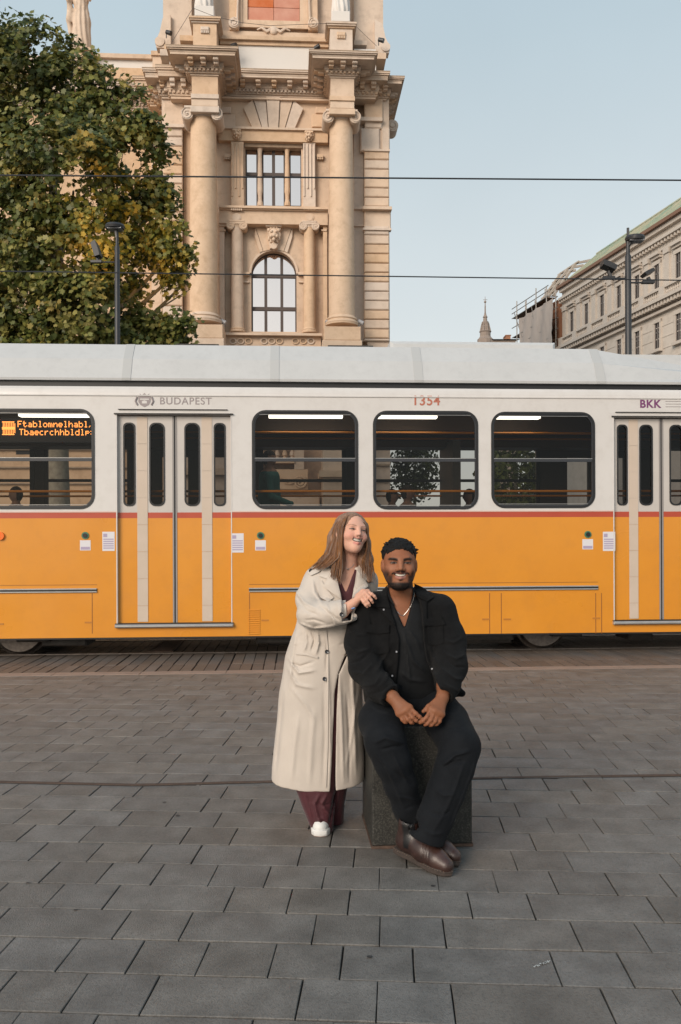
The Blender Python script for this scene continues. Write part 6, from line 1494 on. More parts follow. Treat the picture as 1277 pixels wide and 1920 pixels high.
# jacket
jack = SDF(); loft_op(jack, T_rows, .03, grow=.0)
jack.cap(P(748, 1124, 4.285), P(692, 1143, 4.275), .055, .078, .05); jack.cap(P(754, 1122, 4.285), P(820, 1143, 4.275), .055, .078, .05)
aL = SDF(); jack.chain(armL, [.080, .079, .074, .062, .053], .03); jack.chain(armR, [.082, .083, .078, .063, .053], .03)
cutL = lambda a, b: None
def planecut(s, p, d, r_, k=.004):
    """remove everything beyond point p along direction d within radius r_"""
    p = np.array(p); d = np.array(d)/np.linalg.norm(d)
    def fn(X, Y, Z): t = (X-p[0])*d[0]+(Y-p[1])*d[1]+(Z-p[2])*d[2]; return np.maximum(-t, np.sqrt((X-p[0])**2+(Y-p[1])**2+(Z-p[2])**2)-r_)
    return s.add(fn, p-r_, p+r_, k, 's')
jack.poly_cut(pxpoly([(724, 1092), (727, 1115), (733, 1143), (741, 1169), (748, 1198), (746, 1245), (738, 1325), (834, 1325), (801, 1236), (795, 1198), (793, 1143), (781, 1112), (780, 1092)], 4.15), 3.9, 4.235, .004)
dL = armL[4]-armL[3]; dR = armR[4]-armR[3]
planecut(jack, armL[4]-dL*.08, dL, .12); planecut(jack, armR[4]-dR*.05, dR, .12)
jack.chain([armL[4]-dL*.5, armL[4]+dL*.4], [.036, .036], .003, 's'); jack.chain([armR[4]-dR*.5, armR[4]+dR*.4], [.036, .036], .003, 's')
# flared hem over the hips
jack.cap(P(836, 1288, 4.22), P(866, 1300, 4.19), .058, .018, .05)
folds(jack, [([(652, 1180), (668, 1192), (690, 1190)], .007, .009), ([(650, 1210), (670, 1222), (694, 1216)], .008, .009), ([(655, 1243), (676, 1236), (694, 1222)], -.007, .008), ([(660, 1258), (680, 1258), (697, 1240)], .008, .009), ([(675, 1280), (700, 1272), (712, 1258)], .007, .009), ([(690, 1292), (712, 1284), (728, 1272)], -.005, .007), ([(705, 1300), (722, 1293), (735, 1285)], .005, .007),
  ([(872, 1195), (850, 1205), (832, 1200)], .007, .009), ([(874, 1225), (852, 1232), (830, 1222)], .008, .009), ([(872, 1248), (850, 1246), (834, 1232)], -.007, .008), ([(868, 1268), (848, 1264), (828, 1250)], .008, .009), ([(856, 1288), (842, 1280), (822, 1270)], .006, .009),
  ([(694, 1150), (700, 1180), (698, 1215)], -.006, .007), ([(812, 1150), (822, 1185), (822, 1215)], -.006, .007), ([(700, 1255), (722, 1235), (735, 1205)], .007, .011), ([(702, 1280), (722, 1262), (738, 1240)], .006, .011), ([(828, 1255), (812, 1232), (804, 1205)], .007, .011), ([(690, 1130), (712, 1138), (728, 1150)], .004, .010), ([(741, 1172), (748, 1200), (744, 1250), (738, 1300)], .005, .007), ([(797, 1150), (797, 1200), (803, 1240), (822, 1285)], .005, .007)], 4.12, 4.36)
wrinkle(jack, (0, 3.9, .6), (.8, 4.6, 1.3), .0022, 26, 22, 34, 3)
o, jV, jF = build_sdf('jacket', jack, [((.0, 3.90, .665), (.68, 4.52, 1.27), .0050)], M_bcloth, man)
BJ = bvh_of([(jV, jF), (mV, mF)])
# trousers
tr = SDF(); tr.ell(P(766, 1310, 4.32), (.205, .17, .10), .03)
tr.chain([P(728, 1316, 4.30), P(715, 1352, 4.08), P(722, 1390, 3.935), P(736, 1428, 3.925), P(751, 1472, 3.94), P(764, 1512, 3.96), P(774, 1545, 3.975)], [.105, .104, .091, .080, .072, .066, .064], .03)
tr.chain([P(808, 1316, 4.30), P(838, 1354, 4.08), P(863, 1400, 3.93), P(852, 1440, 3.90), P(836, 1485, 3.875), P(818, 1530, 3.855), P(800, 1572, 3.845), P(794, 1588, 3.84)], [.105, .104, .094, .090, .086, .083, .081, .081], .012)
planecut(tr, P(775, 1541, 3.97), P(786, 1562, 3.97)-P(775, 1541, 3.97), .085)
d2 = P(792, 1600, 3.84)-P(803, 1566, 3.84); planecut(tr, P(797, 1573, 3.84), d2, .13)
tr.cap(P(777, 1520, 3.965), P(782, 1560, 3.975), .052, .052, .003, 's'); tr.cap(P(800, 1555, 3.85), P(792, 1600, 3.845), .068, .068, .003, 's')
folds(tr, [([(700, 1390), (722, 1378), (756, 1392)], .010, .011), ([(712, 1402), (735, 1396), (757, 1398)], -.008, .008), ([(700, 1405), (722, 1430), (740, 1470), (760, 1520)], .007, .010), ([(735, 1410), (752, 1440), (765, 1470)], .006, .010), ([(738, 1440), (760, 1460), (780, 1475)], -.005, .009), ([(745, 1490), (765, 1497), (785, 1505)], .006, .009), ([(757, 1520), (772, 1512), (790, 1514)], -.004, .008),
  ([(828, 1428), (850, 1410), (880, 1402)], .011, .010), ([(826, 1437), (845, 1424), (870, 1420)], -.008, .009), ([(895, 1410), (880, 1450), (858, 1500), (838, 1550)], .007, .010), ([(868, 1420), (852, 1462), (832, 1505), (806, 1545)], .006, .010), ([(812, 1470), (826, 1480), (848, 1478)], .006, .010), ([(800, 1510), (820, 1515), (842, 1508)], -.005, .010), ([(786, 1540), (806, 1548), (830, 1548)], .005, .009),
  ([(690, 1330), (715, 1340), (745, 1345)], .005, .010), ([(812, 1345), (840, 1350), (870, 1345)], .005, .010), ([(815, 1365), (840, 1368), (875, 1366)], -.004, .009), ([(744, 1300), (768, 1330), (772, 1360)], .005, .009)], 3.88, 4.2)
wrinkle(tr, (0, 3.6, .1), (.85, 4.6, .85), .0025, 16, 14, 12, 8)
o, tV, tF = build_sdf('trousers', tr, [((.02, 3.72, .10), (.76, 4.5, .80), .0052)], M_btrou, man)
BT = bvh_of([(tV, tF)])
# collar, flaps, snaps
drape('collar', [(727, 1096), (712, 1112), (694, 1137)], [(726, 1112), (729, 1124), (731, 1140)], BJ, M_bcloth, man, 10, 8, .010, .006, .006)
drape('collar', [(777, 1094), (795, 1102), (814, 1119)], [(777, 1108), (784, 1119), (801, 1128)], BJ, M_bcloth, man, 10, 8, .010, .006, .006)
drape('lapel', [(706, 1138), (722, 1141), (731, 1139)], [(736, 1168), (739, 1172), (742, 1171)], BJ, M_bcloth, man, 8, 6, .006, .004, .002)
drape('lapel', [(786, 1124), (794, 1126), (800, 1128)], [(791, 1172), (795, 1176), (800, 1170)], BJ, M_bcloth, man, 8, 6, .006, .004, .002)
drape('shirt_collar', [(725, 1100), (724, 1110), (729, 1124)], [(728, 1102), (731, 1116), (742, 1138)], BJ, M_bshirt, man, 8, 4, .008, .004)
drape('shirt_collar', [(778, 1098), (778, 1110), (773, 1126)], [(775, 1102), (773, 1118), (766, 1142)], BJ, M_bshirt, man, 8, 4, .008, .004)
drape('pocket_flap', [(688, 1172), (709, 1170.5), (730, 1171)], [(686.5, 1185), (709, 1189), (730, 1186)], BJ, M_bcloth, man, 10, 4, .006, .0055, .002)
drape('pocket_flap', [(795, 1161), (811, 1158), (827, 1155)], [(798, 1173), (818, 1174), (836, 1170.5)], BJ, M_bcloth, man, 10, 4, .006, .0055, .002)
drape('pocket', [(694, 1186), (711, 1188), (729, 1186)], [(695, 1222), (712, 1227), (729, 1223)], BJ, M_bcloth, man, 8, 8, .002, .003, .001)
drape('pocket', [(800, 1173), (815, 1174), (831, 1171)], [(803, 1208), (818, 1210), (832, 1206)], BJ, M_bcloth, man, 8, 8, .002, .003, .001)
for x, y in ((719.5, 1143), (793, 1129), (787, 1168), (743.5, 1222), (735.5, 1267), (708, 1183), (817, 1168), (795, 1211), (810, 1254)): button('snap', x, y, BJ, .0052, M_snap, man)
for x, y in ((744, 1153.5), (767, 1220), (772.5, 1252)): button('shirt_button', x, y, BJ, .0045, M_snap if 0 else M_btn, man)
# waistband front and fly
drape('waistband', [(742, 1283), (765, 1287), (790, 1282), (812, 1286)], [(742, 1291), (765, 1295), (790, 1290), (814, 1294)], BJ, M_btrou, man, 12, 4, .006, .004)
# chain
cp = [(777.5, 1112), (775, 1124), (770, 1137), (763, 1147), (756, 1155), (750.5, 1153), (745, 1147)]
mb = MB(); 
for i in range(44):
    q = lerp_poly(cp, i/43); p, d = hit(BJ, *q)
    if p is None: continue
    q2 = lerp_poly(cp, min(1, i/43+.012)); p = p-d*.003; ax = (W(*q2, 4.15)-W(*q, 4.15)); ax = ax.normalized() if ax.length > 1e-6 else Vector((0, 0, 1))
    mb.tube([p-ax*.0028-man.location, p+ax*.0028-man.location], .0014 if i % 2 else .0019, 5)
mb.build('neck_chain', M_silver, man)
# hair of the man
hr = SDF(); q = lambda a, b, h: MC+MM @ (np.array([a, b, h])*MS)
hr.ell(q(0, -.016, .040), np.array([.081, .097, .0735])*MS, .01, 'u', MM)
rh = np.random.RandomState(5)
for k in range(520):
    th = rh.rand()*6.283; ph = rh.rand()**.8*1.45; d = np.array([math.sin(ph)*math.sin(th), math.sin(ph)*math.cos(th), math.cos(ph)]); c_ = np.array([0, -.016, .038])+d*np.array([.0775, .0935, .0725]); 
    if d[2] < .2 and d[1] > .1: continue
    e = c_+np.array([rh.normal()*.006, rh.normal()*.005+.001, .001+rh.rand()*.006]); r_ = .0032+rh.rand()*.0028
    hr.cap(q(*c_), q(*e), r_*1.2, r_*.7, .004)
def hl(X, Y, Z):
    px, py, pz = X-MC[0], Y-MC[1], Z-MC[2]; a = (px*MM[0, 0]+py*MM[1, 0]+pz*MM[2, 0])/MS; b = (px*MM[0, 1]+py*MM[1, 1]+pz*MM[2, 1])/MS; h = (px*MM[0, 2]+py*MM[1, 2]+pz*MM[2, 2])/MS
    line = np.where(b > .045, .063-7.2*a*a, np.where(b > .0, .063-(.045-b)*1.75, -.035))
    line = line+.0018*np.sin(a*210)+.0012*np.sin(a*530+1)
    side = .012*np.clip((.045-h)/.06, 0, 1)
    return np.maximum(h-line, -9)*-1*-1*MS*-1*-1 if False else (line-h)*MS
hr.add(lambda X, Y, Z: -hl(X, Y, Z), MC-.2, MC+.2, .004, 's')
# trim the sides to a fade
hr.ell(q(0, -.01, -.03), np.array([.0775, .093, .06])*MS, .01, 's', MM)
hr.ops[-1] = (lambda X, Y, Z: np.ones(np.broadcast(X, Y, Z).shape), MC, MC, .001, 'x')
build_sdf('hair', hr, [(MC-np.array([.12, .13, .06]), MC+np.array([.12, .13, .17]), .0024)], M_hairb, man, relax=0)

# boots
M_boot = material('brown_leather', (1, 1, 1), (.7, .65, .6), rough=.4, scale=14, coords='World', attr='Col', coat=.12, bump=.3, bscale=300)
M_sole = material('rubber_sole', (.035, .025, .021), (.055, .040, .033), rough=.7, scale=60, bump=.5, bscale=300)
def boot(loc, heading, pitch, roll, parent, side=-1, sc=1.0):
    s = SDF(); s.cap((.045, 0, .062), (.15, 0, .056), .041, .044, .02); s.cap((.15, 0, .050), (.215, 0, .043), .046, .043, .03); s.cap((.215, 0, .040), (.262, 0, .033), .043, .034, .02)
    s.cap((.052, 0, .07), (.058, 0, .150), .043, .046, .03); s.cap((.10, 0, .085), (.16, 0, .062), .030, .03, .04)
    s.cap((.058, 0, .13), (.06, 0, .2), .041, .041, .002, 's')
    s.poly_cut([(-.2, -.1), (.5, -.1), (.5, .016), (-.2, .016)], -.3, .3, .004)
    for x, a in ((.165, .003), (.178, .0035), (.19, .0025)): 
        s.add(lambda X, Y, Z, x=x, a=a: a*np.exp(-((X-x-.25*np.abs(Y)+.12*(Z-.06))/.0045)**2)+0*Y, (x-.05, -.1, .03), (x+.05, .1, .12), 0, 'd')
    M = Matrix.Translation(loc) @ Matrix.Rotation(R(heading), 4, 'Z') @ Matrix.Rotation(R(pitch), 4, 'Y') @ Matrix.Rotation(R(roll), 4, 'X') @ Matrix.Scale(sc, 4)
    V, F = s.mesh([((-.02, -.08, .0), (.32, .08, .17), .0035)])
    el = (np.exp(-((V[:, 0]-.083)/(.012+.14*np.clip(V[:, 2]-.06, 0, 1)))**6)*(V[:, 2] > .055)*(V[:, 2] < .30)*(np.abs(V[:, 1]) > .012))
    el = np.clip(el*1.4, 0, 1)*sstep(V[:, 2], .052, .060)
    nz = vnoise(V[:, 0]*60, V[:, 1]*60, V[:, 2]*60, 2); col = np.array([.038, .018, .0145])*(1+.35*nz)[:, None]+np.array([.04, .02, .015])*np.exp(-((V[:, 0]-.25)/.03)**2)[:, None]*.5
    col = col*(1-el[:, None])+np.array([.006, .006, .007])*el[:, None]
    MA = np.array(M); Vw = V @ MA[:3, :3].T+MA[:3, 3]-np.array(parent.location)
    me = mkmesh('boot', Vw, F.astype(np.int32), True, None, col); b_ = link('boot', me, M_boot, parent)
    prof = [(0, .030), (.03, .036), (.10, .033), (.16, .041), (.21, .047), (.25, .042), (.28, .028), (.293, .012)]
    up_ = [(x, y) for x, y in prof]; out = [(-.004, 0)]+[(x-.002, y) for x, y in up_]+[(.297, 0)]+[(x-.002, -y) for x, y in reversed(up_)]
    mb = MB(); N = len(out)
    lay = [(.0, .97), (.003, 1.0), (.016, 1.0), (.0165, 1.06), (.021, 1.06), (.0215, .98), (.025, .96)]
    for z, k in lay: mb.v += [((x-.145)*(1+(k-1)*.35)+.145, y*k, z) for x, y in out]
    for i in range(len(lay)-1): mb.f += [(i*N+j, i*N+(j+1) % N, (i+1)*N+(j+1) % N, (i+1)*N+j)[::-1] for j in range(N)]; mb.m += [0]*N
    mb.f += [tuple(range(N)), tuple(range((len(lay)-1)*N, len(lay)*N))[::-1]]; mb.m += [0, 0]
    mb.xf(Matrix.Translation(-parent.location) @ M); mb.build('sole', M_sole, b_)
    mb = MB()
    for j in range(56):
        a = lerp_poly(out[1:-len(up_)], j/55) if 0 else lerp_poly(out+[out[0]], j/56); mb.box(a[0]*1.0-.0012, a[0]+.0012, a[1]*1.035-.0008, a[1]*1.035+.0008, .0212, .0222)
    mb.xf(Matrix.Translation(-parent.location) @ M); mb.build('welt_stitch', material('stitch_tan', (.3, .2, .13), rough=.8) if 'stitch_tan' not in bpy.data.materials else bpy.data.materials['stitch_tan'], b_)
    return b_
boot((.262, 3.975, .036), -44.5, 6.0, 4, man, sc=1.06); boot((.292, 4.045, .030), -37, 4.5, -8, man, sc=1.02)

# ======================= standing woman
wx_ = P(605, 1568, 4.35); wom = thing('person', 'laughing woman with long brown hair in a beige trench coat standing beside the seated man', 'person', (float(wx_[0]), 4.38, 0))
WC = P(659.3, 998.5, 4.36); WM = headm(22, 12, 9); WS = .95
wb = SDF(); add_head(wb, WC, WM, WS, True)
wb.cap(P(656, 1030, 4.39), P(651, 1072, 4.405), .044, .052, .03)
C_rows = [(1066, 648, 30, 4.41, .085), (1076, 645, 50, 4.41, .105), (1095, 638, 60, 4.41, .118), (1130, 630, 66, 4.415, .130), (1180, 620, 68, 4.42, .140), (1230, 609.5, 74.5, 4.43, .150), (1300, 602, 78, 4.44, .158), (1380, 598.5, 82.5, 4.455, .166), (1440, 596, 86.5, 4.465, .172), (1486, 595, 88, 4.47, .175)]
loft_op(wb, C_rows[:6], .03, grow=-.032)
wb.chain([P(592, 1090, 4.40), P(580, 1125, 4.36), P(583, 1153, 4.27), P(640, 1148, 4.19), P(663, 1131, 4.172)], [.05, .045, .04, .03, .024], .02)
wb.chain([P(625, 1230, 4.43), P(612, 1400, 4.42), P(605, 1540, 4.38)], [.09, .06, .04], .03); wb.chain([P(632, 1230, 4.45), P(630, 1400, 4.47), P(630, 1530, 4.5)], [.09, .06, .04], .03)
hand(wb, (664, 1130, 4.168), [(676.5, 1120.5, 4.146), (680.5, 1115.5, 4.142), (685, 1111.5, 4.143), (689.5, 1109.5, 4.150)],
     [[(682, 1129, 4.126), (686, 1134.5, 4.124), (688.5, 1138, 4.129)], [(687, 1125, 4.120), (691, 1131.5, 4.119), (693.5, 1135.5, 4.125)], [(692.5, 1119.5, 4.120), (696.5, 1125.5, 4.120), (699, 1130, 4.127)], [(697.5, 1114, 4.130), (702, 1118, 4.131), (705, 1122, 4.137)]],
     [(670, 1117, 4.165), (680, 1108, 4.160), (691, 1107.5, 4.160)], .0140, .0074, 0, .008)
def wom_col(V):
    col = np.tile(np.array([.58, .32, .232]), (len(V), 1))*(1+.05*vnoise(V[:, 0]*60, V[:, 1]*60, V[:, 2]*60, 4))[:, None]
    f = face_col(V, WC, WM, WS, False); L_ = (V-WC) @ WM/WS; w_ = sstep(L_[:, 2], -.125, -.112)[:, None]; return col*(1-w_)+f*w_
nz_w = float(P(650, 1050, 4.3)[2])
o, wV, wF = build_sdf('body', wb, [((WC[0]-.12, WC[1]-.14, nz_w-.01), (WC[0]+.12, WC[1]+.14, WC[2]+.14), .0020), ((.055, 4.08, 1.12), (.20, 4.22, 1.28), .0022), ((-.25, 4.1, .05), (.062, 4.7, nz_w+.003), .007), ((.052, 4.21, .05), (.25, 4.7, nz_w+.003), .007)], M_skin, wom, wom_col)
# burgundy top and trousers
tp = SDF(); loft_op(tp, C_rows[:6], .03, grow=-.020)
tp.poly_cut(pxpoly([(628, 1040), (634, 1078), (647.5, 1110), (649.5, 1110), (664, 1072), (670, 1040)], 4.31), 4.0, 4.44, .003)
build_sdf('top', tp, [((-.2, 4.22, .95), (.2, 4.6, 1.36), .006)], M_burg, wom)
tw = SDF(); loft_op(tw, [(1200, 622, 50, 4.43, .115), (1300, 616, 50, 4.43, .115), (1440, 592, 42, 4.40, .10), (1480, 592, 38, 4.385, .09), (1515, 597, 30, 4.375, .085), (1552, 603.5, 21.5, 4.365, .075), (1563, 604, 20, 4.36, .07)], .02)
loft_op(tw, [(1440, 628, 30, 4.46, .10), (1480, 628, 23, 4.47, .09), (1510, 628, 18, 4.485, .08), (1545, 629, 15, 4.50, .075)], .012)
folds(tw, [([(600, 1485), (590, 1505), (597, 1530), (608, 1545)], .010, .010), ([(575, 1486), (585, 1515), (592, 1545)], -.007, .008), ([(615, 1486), (604, 1504), (614, 1520), (625, 1528)], .009, .009), ([(590, 1500), (605, 1508), (622, 1506)], -.007, .007), ([(590, 1535), (606, 1530), (620, 1538)], .006, .008), ([(628, 1490), (622, 1520), (618, 1545)], -.010, .008), ([(636, 1490), (632, 1515), (630, 1535)], .006, .008)], 4.32, 4.5)
build_sdf('trousers', tw, [((-.26, 4.22, .0), (.12, 4.62, .95), .006)], M_burg, wom)
# sneakers
def sneaker(x, z, hd, parent):
    s = SDF(); s.cap((.04, 0, .05), (.20, 0, .043), .036, .045, .02); s.cap((.20, 0, .04), (.235, 0, .036), .044, .036, .02); s.cap((.05, 0, .06), (.09, 0, .10), .036, .033, .03); s.poly_cut([(-.2, -.1), (.5, -.1), (.5, .022), (-.2, .022)], -.3, .3, .003)
    V, F = s.mesh([((-.02, -.07, .0), (.30, .07, .15), .004)]); M = Matrix.Translation((x, z, 0)) @ Matrix.Rotation(R(hd), 4, 'Z'); MA = np.array(M)
    me = mkmesh('sneaker', V @ MA[:3, :3].T+MA[:3, 3]-np.array(parent.location), F.astype(np.int32), True); b_ = link('sneaker', me, M_snk, parent)
    out = [(-.002, 0), (.01, .030), (.08, .034), (.15, .040), (.20, .049), (.24, .046), (.268, .030), (.277, 0), (.268, -.030), (.24, -.046), (.20, -.049), (.15, -.040), (.08, -.034), (.01, -.030)]
    mb = MB(); N = len(out); lay = [(.001, .97), (.004, 1), (.018, 1.03), (.030, 1.0), (.033, .95)]
    for zz, k in lay: mb.v += [((xx-.14)*(1+(k-1)*.5)+.14, y*k, zz) for xx, y in out]
    for i in range(len(lay)-1): mb.f += [(i*N+j, i*N+(j+1) % N, (i+1)*N+(j+1) % N, (i+1)*N+j)[::-1] for j in range(N)]; mb.m += [1 if i == 0 else 0]*N
    mb.f += [tuple(range(N)), tuple(range((len(lay)-1)*N, len(lay)*N))[::-1]]; mb.m += [1, 0]
    mb.xf(Matrix.Translation(-parent.location) @ M); mb.build('sole', [M_snk, material('pinkish_sole', (.45, .33, .28), rough=.7) if 'pinkish_sole' not in bpy.data.materials else bpy.data.materials['pinkish_sole']], b_, smooth=True)
M_snk = material('white_leather', (.66, .65, .63), (.6, .59, .57), rough=.5, scale=20, bump=.2, bscale=300)
q1 = GP(604.5, 1568); sneaker(q1.x-.005, q1.y+.262, -91, wom); sneaker(-.035, 5.0, -88, wom)
# coat
ct = SDF(); loft_op(ct, C_rows, .02)
zhem = float(P(600, 1481, 4.30)[2]); zin = float(P(600, 1195, 4.3)[2])
ct.cap(P(640, 1082, 4.41), P(600, 1086, 4.405), .055, .07, .04); ct.cap(P(655, 1080, 4.41), P(684, 1090, 4.42), .055, .062, .04)
sl = [P(594, 1092, 4.40), P(581, 1124, 4.355), P(583, 1152, 4.27), P(614, 1152, 4.222), P(640, 1148, 4.19), P(664, 1143, 4.168)]
ct.chain(sl, [.074, .070, .068, .063, .057, .053], .022)
dS = sl[5]-sl[4]; planecut(ct, sl[5]-dS*.02, dS, .10); ct.cap(sl[5]-dS*1.0, sl[5]+dS*.6, .038, .038, .003, 's')
ct.cap(P(684, 1092, 4.42), P(688, 1150, 4.42), .06, .055, .03)
# hollow below the waist, hem, front opening
loft_op(ct, [(y, cx, hf, cz, ry) for y, cx, hf, cz, ry in C_rows[4:]]+[(1600, 594, 90, 4.475, .18)], .01, 's', grow=-.036, zhi=zin)
ct.ops.append((lambda X, Y, Z: (Z-(zhem-.010+.022*((X+.12)/.24)**2))+0*X+0*Y, np.array([-.5, 4, 0]), np.array([.3, 5, zhem+.02]), .002, 's'))
ct.poly_cut(pxpoly([(654, 1200), (649, 1226), (634, 1262), (627, 1300), (623.5, 1390), (620, 1440), (617.5, 1500), (630, 1500), (629.5, 1440), (630, 1390), (632.5, 1310), (636, 1264), (651, 1230), (656, 1200)], 4.29), 4.0, 4.45, .002)
ct.poly_cut(pxpoly([(626, 1040), (630, 1075), (641, 1124), (642, 1160), (658, 1160), (660, 1122), (669, 1075), (674, 1040)], 4.29), 4.0, 4.36, .003)
folds(ct, [([(556, 1120), (575, 1142), (600, 1150)], -.006, .008), ([(552, 1108), (572, 1128), (596, 1138)], .007, .009), ([(560, 1165), (590, 1176), (630, 1168)], .008, .009), ([(600, 1133), (618, 1145), (640, 1160)], -.006, .007), ([(612, 1128), (622, 1150), (632, 1168)], .007, .008), ([(585, 1085), (590, 1110), (605, 1130)], .006, .009), ([(602, 1088), (604, 1110), (612, 1126)], -.006, .008), ([(572, 1160), (590, 1158), (612, 1164)], -.006, .007),
  ([(556, 1180), (548, 1230), (541, 1300)], .006, .012), ([(583, 1180), (590, 1200), (584, 1222)], -.010, .007), ([(595, 1182), (598, 1205), (592, 1228)], .010, .009), ([(573, 1182), (575, 1205), (570, 1222)], .008, .009), ([(540, 1238), (560, 1262), (592, 1256)], .009, .010), ([(538, 1252), (556, 1284), (590, 1290)], .007, .012), ([(541, 1244), (562, 1250), (590, 1240)], -.007, .007), ([(545, 1290), (572, 1320), (590, 1350)], .004, .012),
  ([(616, 1240), (618, 1330), (619, 1420), (617, 1478)], .007, .010), ([(607, 1280), (609, 1380), (605, 1475)], -.004, .012), ([(530, 1300), (522, 1380), (513, 1460)], -.006, .014), ([(560, 1340), (552, 1400), (545, 1470)], .006, .018), ([(590, 1330), (584, 1400), (580, 1475)], .005, .018), ([(637, 1270), (641, 1360), (644, 1470)], .006, .012), ([(660, 1250), (664, 1330), (668, 1460)], .007, .014), ([(650, 1300), (655, 1380), (655, 1470)], -.006, .011), ([(672, 1300), (660, 1380), (650, 1440)], .004, .012), ([(614, 1182), (613, 1215), (611, 1260)], -.006, .006)], 4.29, 4.46)
wrinkle(ct, (-.4, 4.0, .2), (.3, 4.7, 1.4), .0022, 22, 18, 14, 6); wrinkle(ct, (-.4, 4.0, 1.0), (.1, 4.5, 1.38), .0030, 40, 30, 46, 7)
o, cV, cF = build_sdf('coat', ct, [((-.40, 4.10, .19), (.20, 4.68, 1.38), .0047)], M_coat, wom)
BC = bvh_of([(cV, cF), (wV, wF)])
drape('collar', [(627, 1054), (617, 1058), (606, 1062)], [(629, 1078), (615, 1086), (599, 1080)], BC, M_coat, wom, 8, 8, .006, .006, .004)
drape('lapel', [(628, 1068), (634, 1095), (641, 1124)], [(613, 1086), (606, 1100), (634, 1120)], BC, M_coat, wom, 10, 8, .008, .006, .004)
drape('collar', [(673, 1058), (680, 1062), (690, 1070)], [(670, 1078), (680, 1086), (693, 1090)], BC, M_coat, wom, 8, 8, .006, .006, .004)
drape('lapel', [(669, 1068), (665, 1095), (660, 1122)], [(683, 1084), (692, 1098), (668, 1116)], BC, M_coat, wom, 10, 8, .010, .006, .004)
drape('epaulette', [(575, 1073), (585, 1062), (604, 1056)], [(583, 1079), (595, 1074), (608, 1066)], BC, M_coat, wom, 8, 4, .005, .005, .002)
drape('cuff_strap', [(630, 1128), (642, 1126), (648, 1125)], [(636, 1156), (643, 1160), (650, 1154)], BC, M_coat, wom, 8, 8, .005, .004, .002)
drape('storm_flap', [(603, 1088), (612, 1104), (626, 1120)], [(592, 1096), (600, 1120), (616, 1128)], BC, M_coat, wom, 8, 6, .004, .004, .002)
drape('pocket_welt', [(554, 1223), (575, 1225), (596, 1231)], [(554, 1227), (575, 1229), (596, 1235)], BC, M_coat, wom, 8, 3, .004, .004, .001)
drape('placket', [(606, 1180), (613, 1220), (613, 1290), (612, 1400), (609, 1476)], [(612, 1180), (616, 1220), (616, 1290), (615, 1400), (612, 1476)], BC, M_coat, wom, 26, 2, .0035, .003, .0)
drape('belt_loop', [(640, 1226), (646, 1228)], [(648, 1231), (652, 1226)], BC, M_coat, wom, 3, 3, .003, .003)
for x, y, r_ in ((583, 1070, .0105), (640.5, 1152, .0105), (613, 1222, .0105), (608.5, 1273, .0105)): button('coat_button', x, y, BC, r_, M_btn, wom, th=.006)
button('top_button', 646, 1121, BC, .006, M_btn, wom)
# necklace
cp = [(643, 1058), (647, 1064), (653, 1067), (660, 1063), (664, 1057)]; mb = MB(); pts = []
for i in range(18):
    p, d = hit(BC, *lerp_poly(cp, i/17))
    if p is not None: pts.append(p-d*.002-wom.location)
mb.tube(pts, .0009, 5)
p, d = hit(BC, 653, 1067.5); mb.ball(p-d*.004-wom.location, .0042, 5); mb.build('necklace', M_silver, wom)
# bracelet
c_ = Vector(P(661.5, 1139, 4.17)); mb = MB()
for k in range(5): mb.ball(Vector(P(660+k*1.1, 1140-k*.3+1.0, 4.145))-wom.location, .0042, 4)
mb.build('bracelet', material('blue_beads', (.12, .22, .42), rough=.3), wom)
# hair of the woman: cap and long strands
hw = SDF(); qw = lambda a, b, h: WC+WM @ (np.array([a, b, h])*WS)
hw.ell(qw(0, -.016, .032), np.array([.083, .099, .0815])*WS, .01, 'u', WM)
hw.chain([P(648, 985, 4.42), P(634, 1010, 4.41), P(624, 1045, 4.40), P(608, 1062, 4.40)], [.055, .050, .042, .03], .03); hw.chain([P(642, 1030, 4.38), P(636, 1065, 4.34), P(637, 1085, 4.31)], [.03, .024, .010], .02)
hw.chain([P(680, 990, 4.40), P(683, 1020, 4.40), P(686, 1050, 4.37), P(692, 1088, 4.33)], [.030, .030, .034, .014], .03); hw.chain([P(668, 1015, 4.44), P(672, 1045, 4.44), P(676, 1070, 4.42)], [.04, .045, .03], .03)
hw.ell(qw(.0, .100, -.004), np.array([.061, .080, .094])*WS, .008, 's', WM); hw.ell(qw(0, .09, -.06), np.array([.050, .09, .075])*WS, .01, 's', WM)
hw.cap(P(655, 1040, 4.25), P(652, 1090, 4.20), .045, .05, .01, 's')
def strk(X, Y, Z): return .0008*np.sin(X*420+Z*60+2*np.sin(Z*25))+.0005*np.sin(X*900-Y*500+Z*40)
hw.add(strk, (WC[0]-.25, 4.2, 1.2), (WC[0]+.2, 4.6, 1.7), 0, 'd')
build_sdf('hair', hw, [((-.14, 4.22, 1.26), (.19, 4.56, 1.66), .0030)], M_hairw, wom)
rw = random.Random(9)
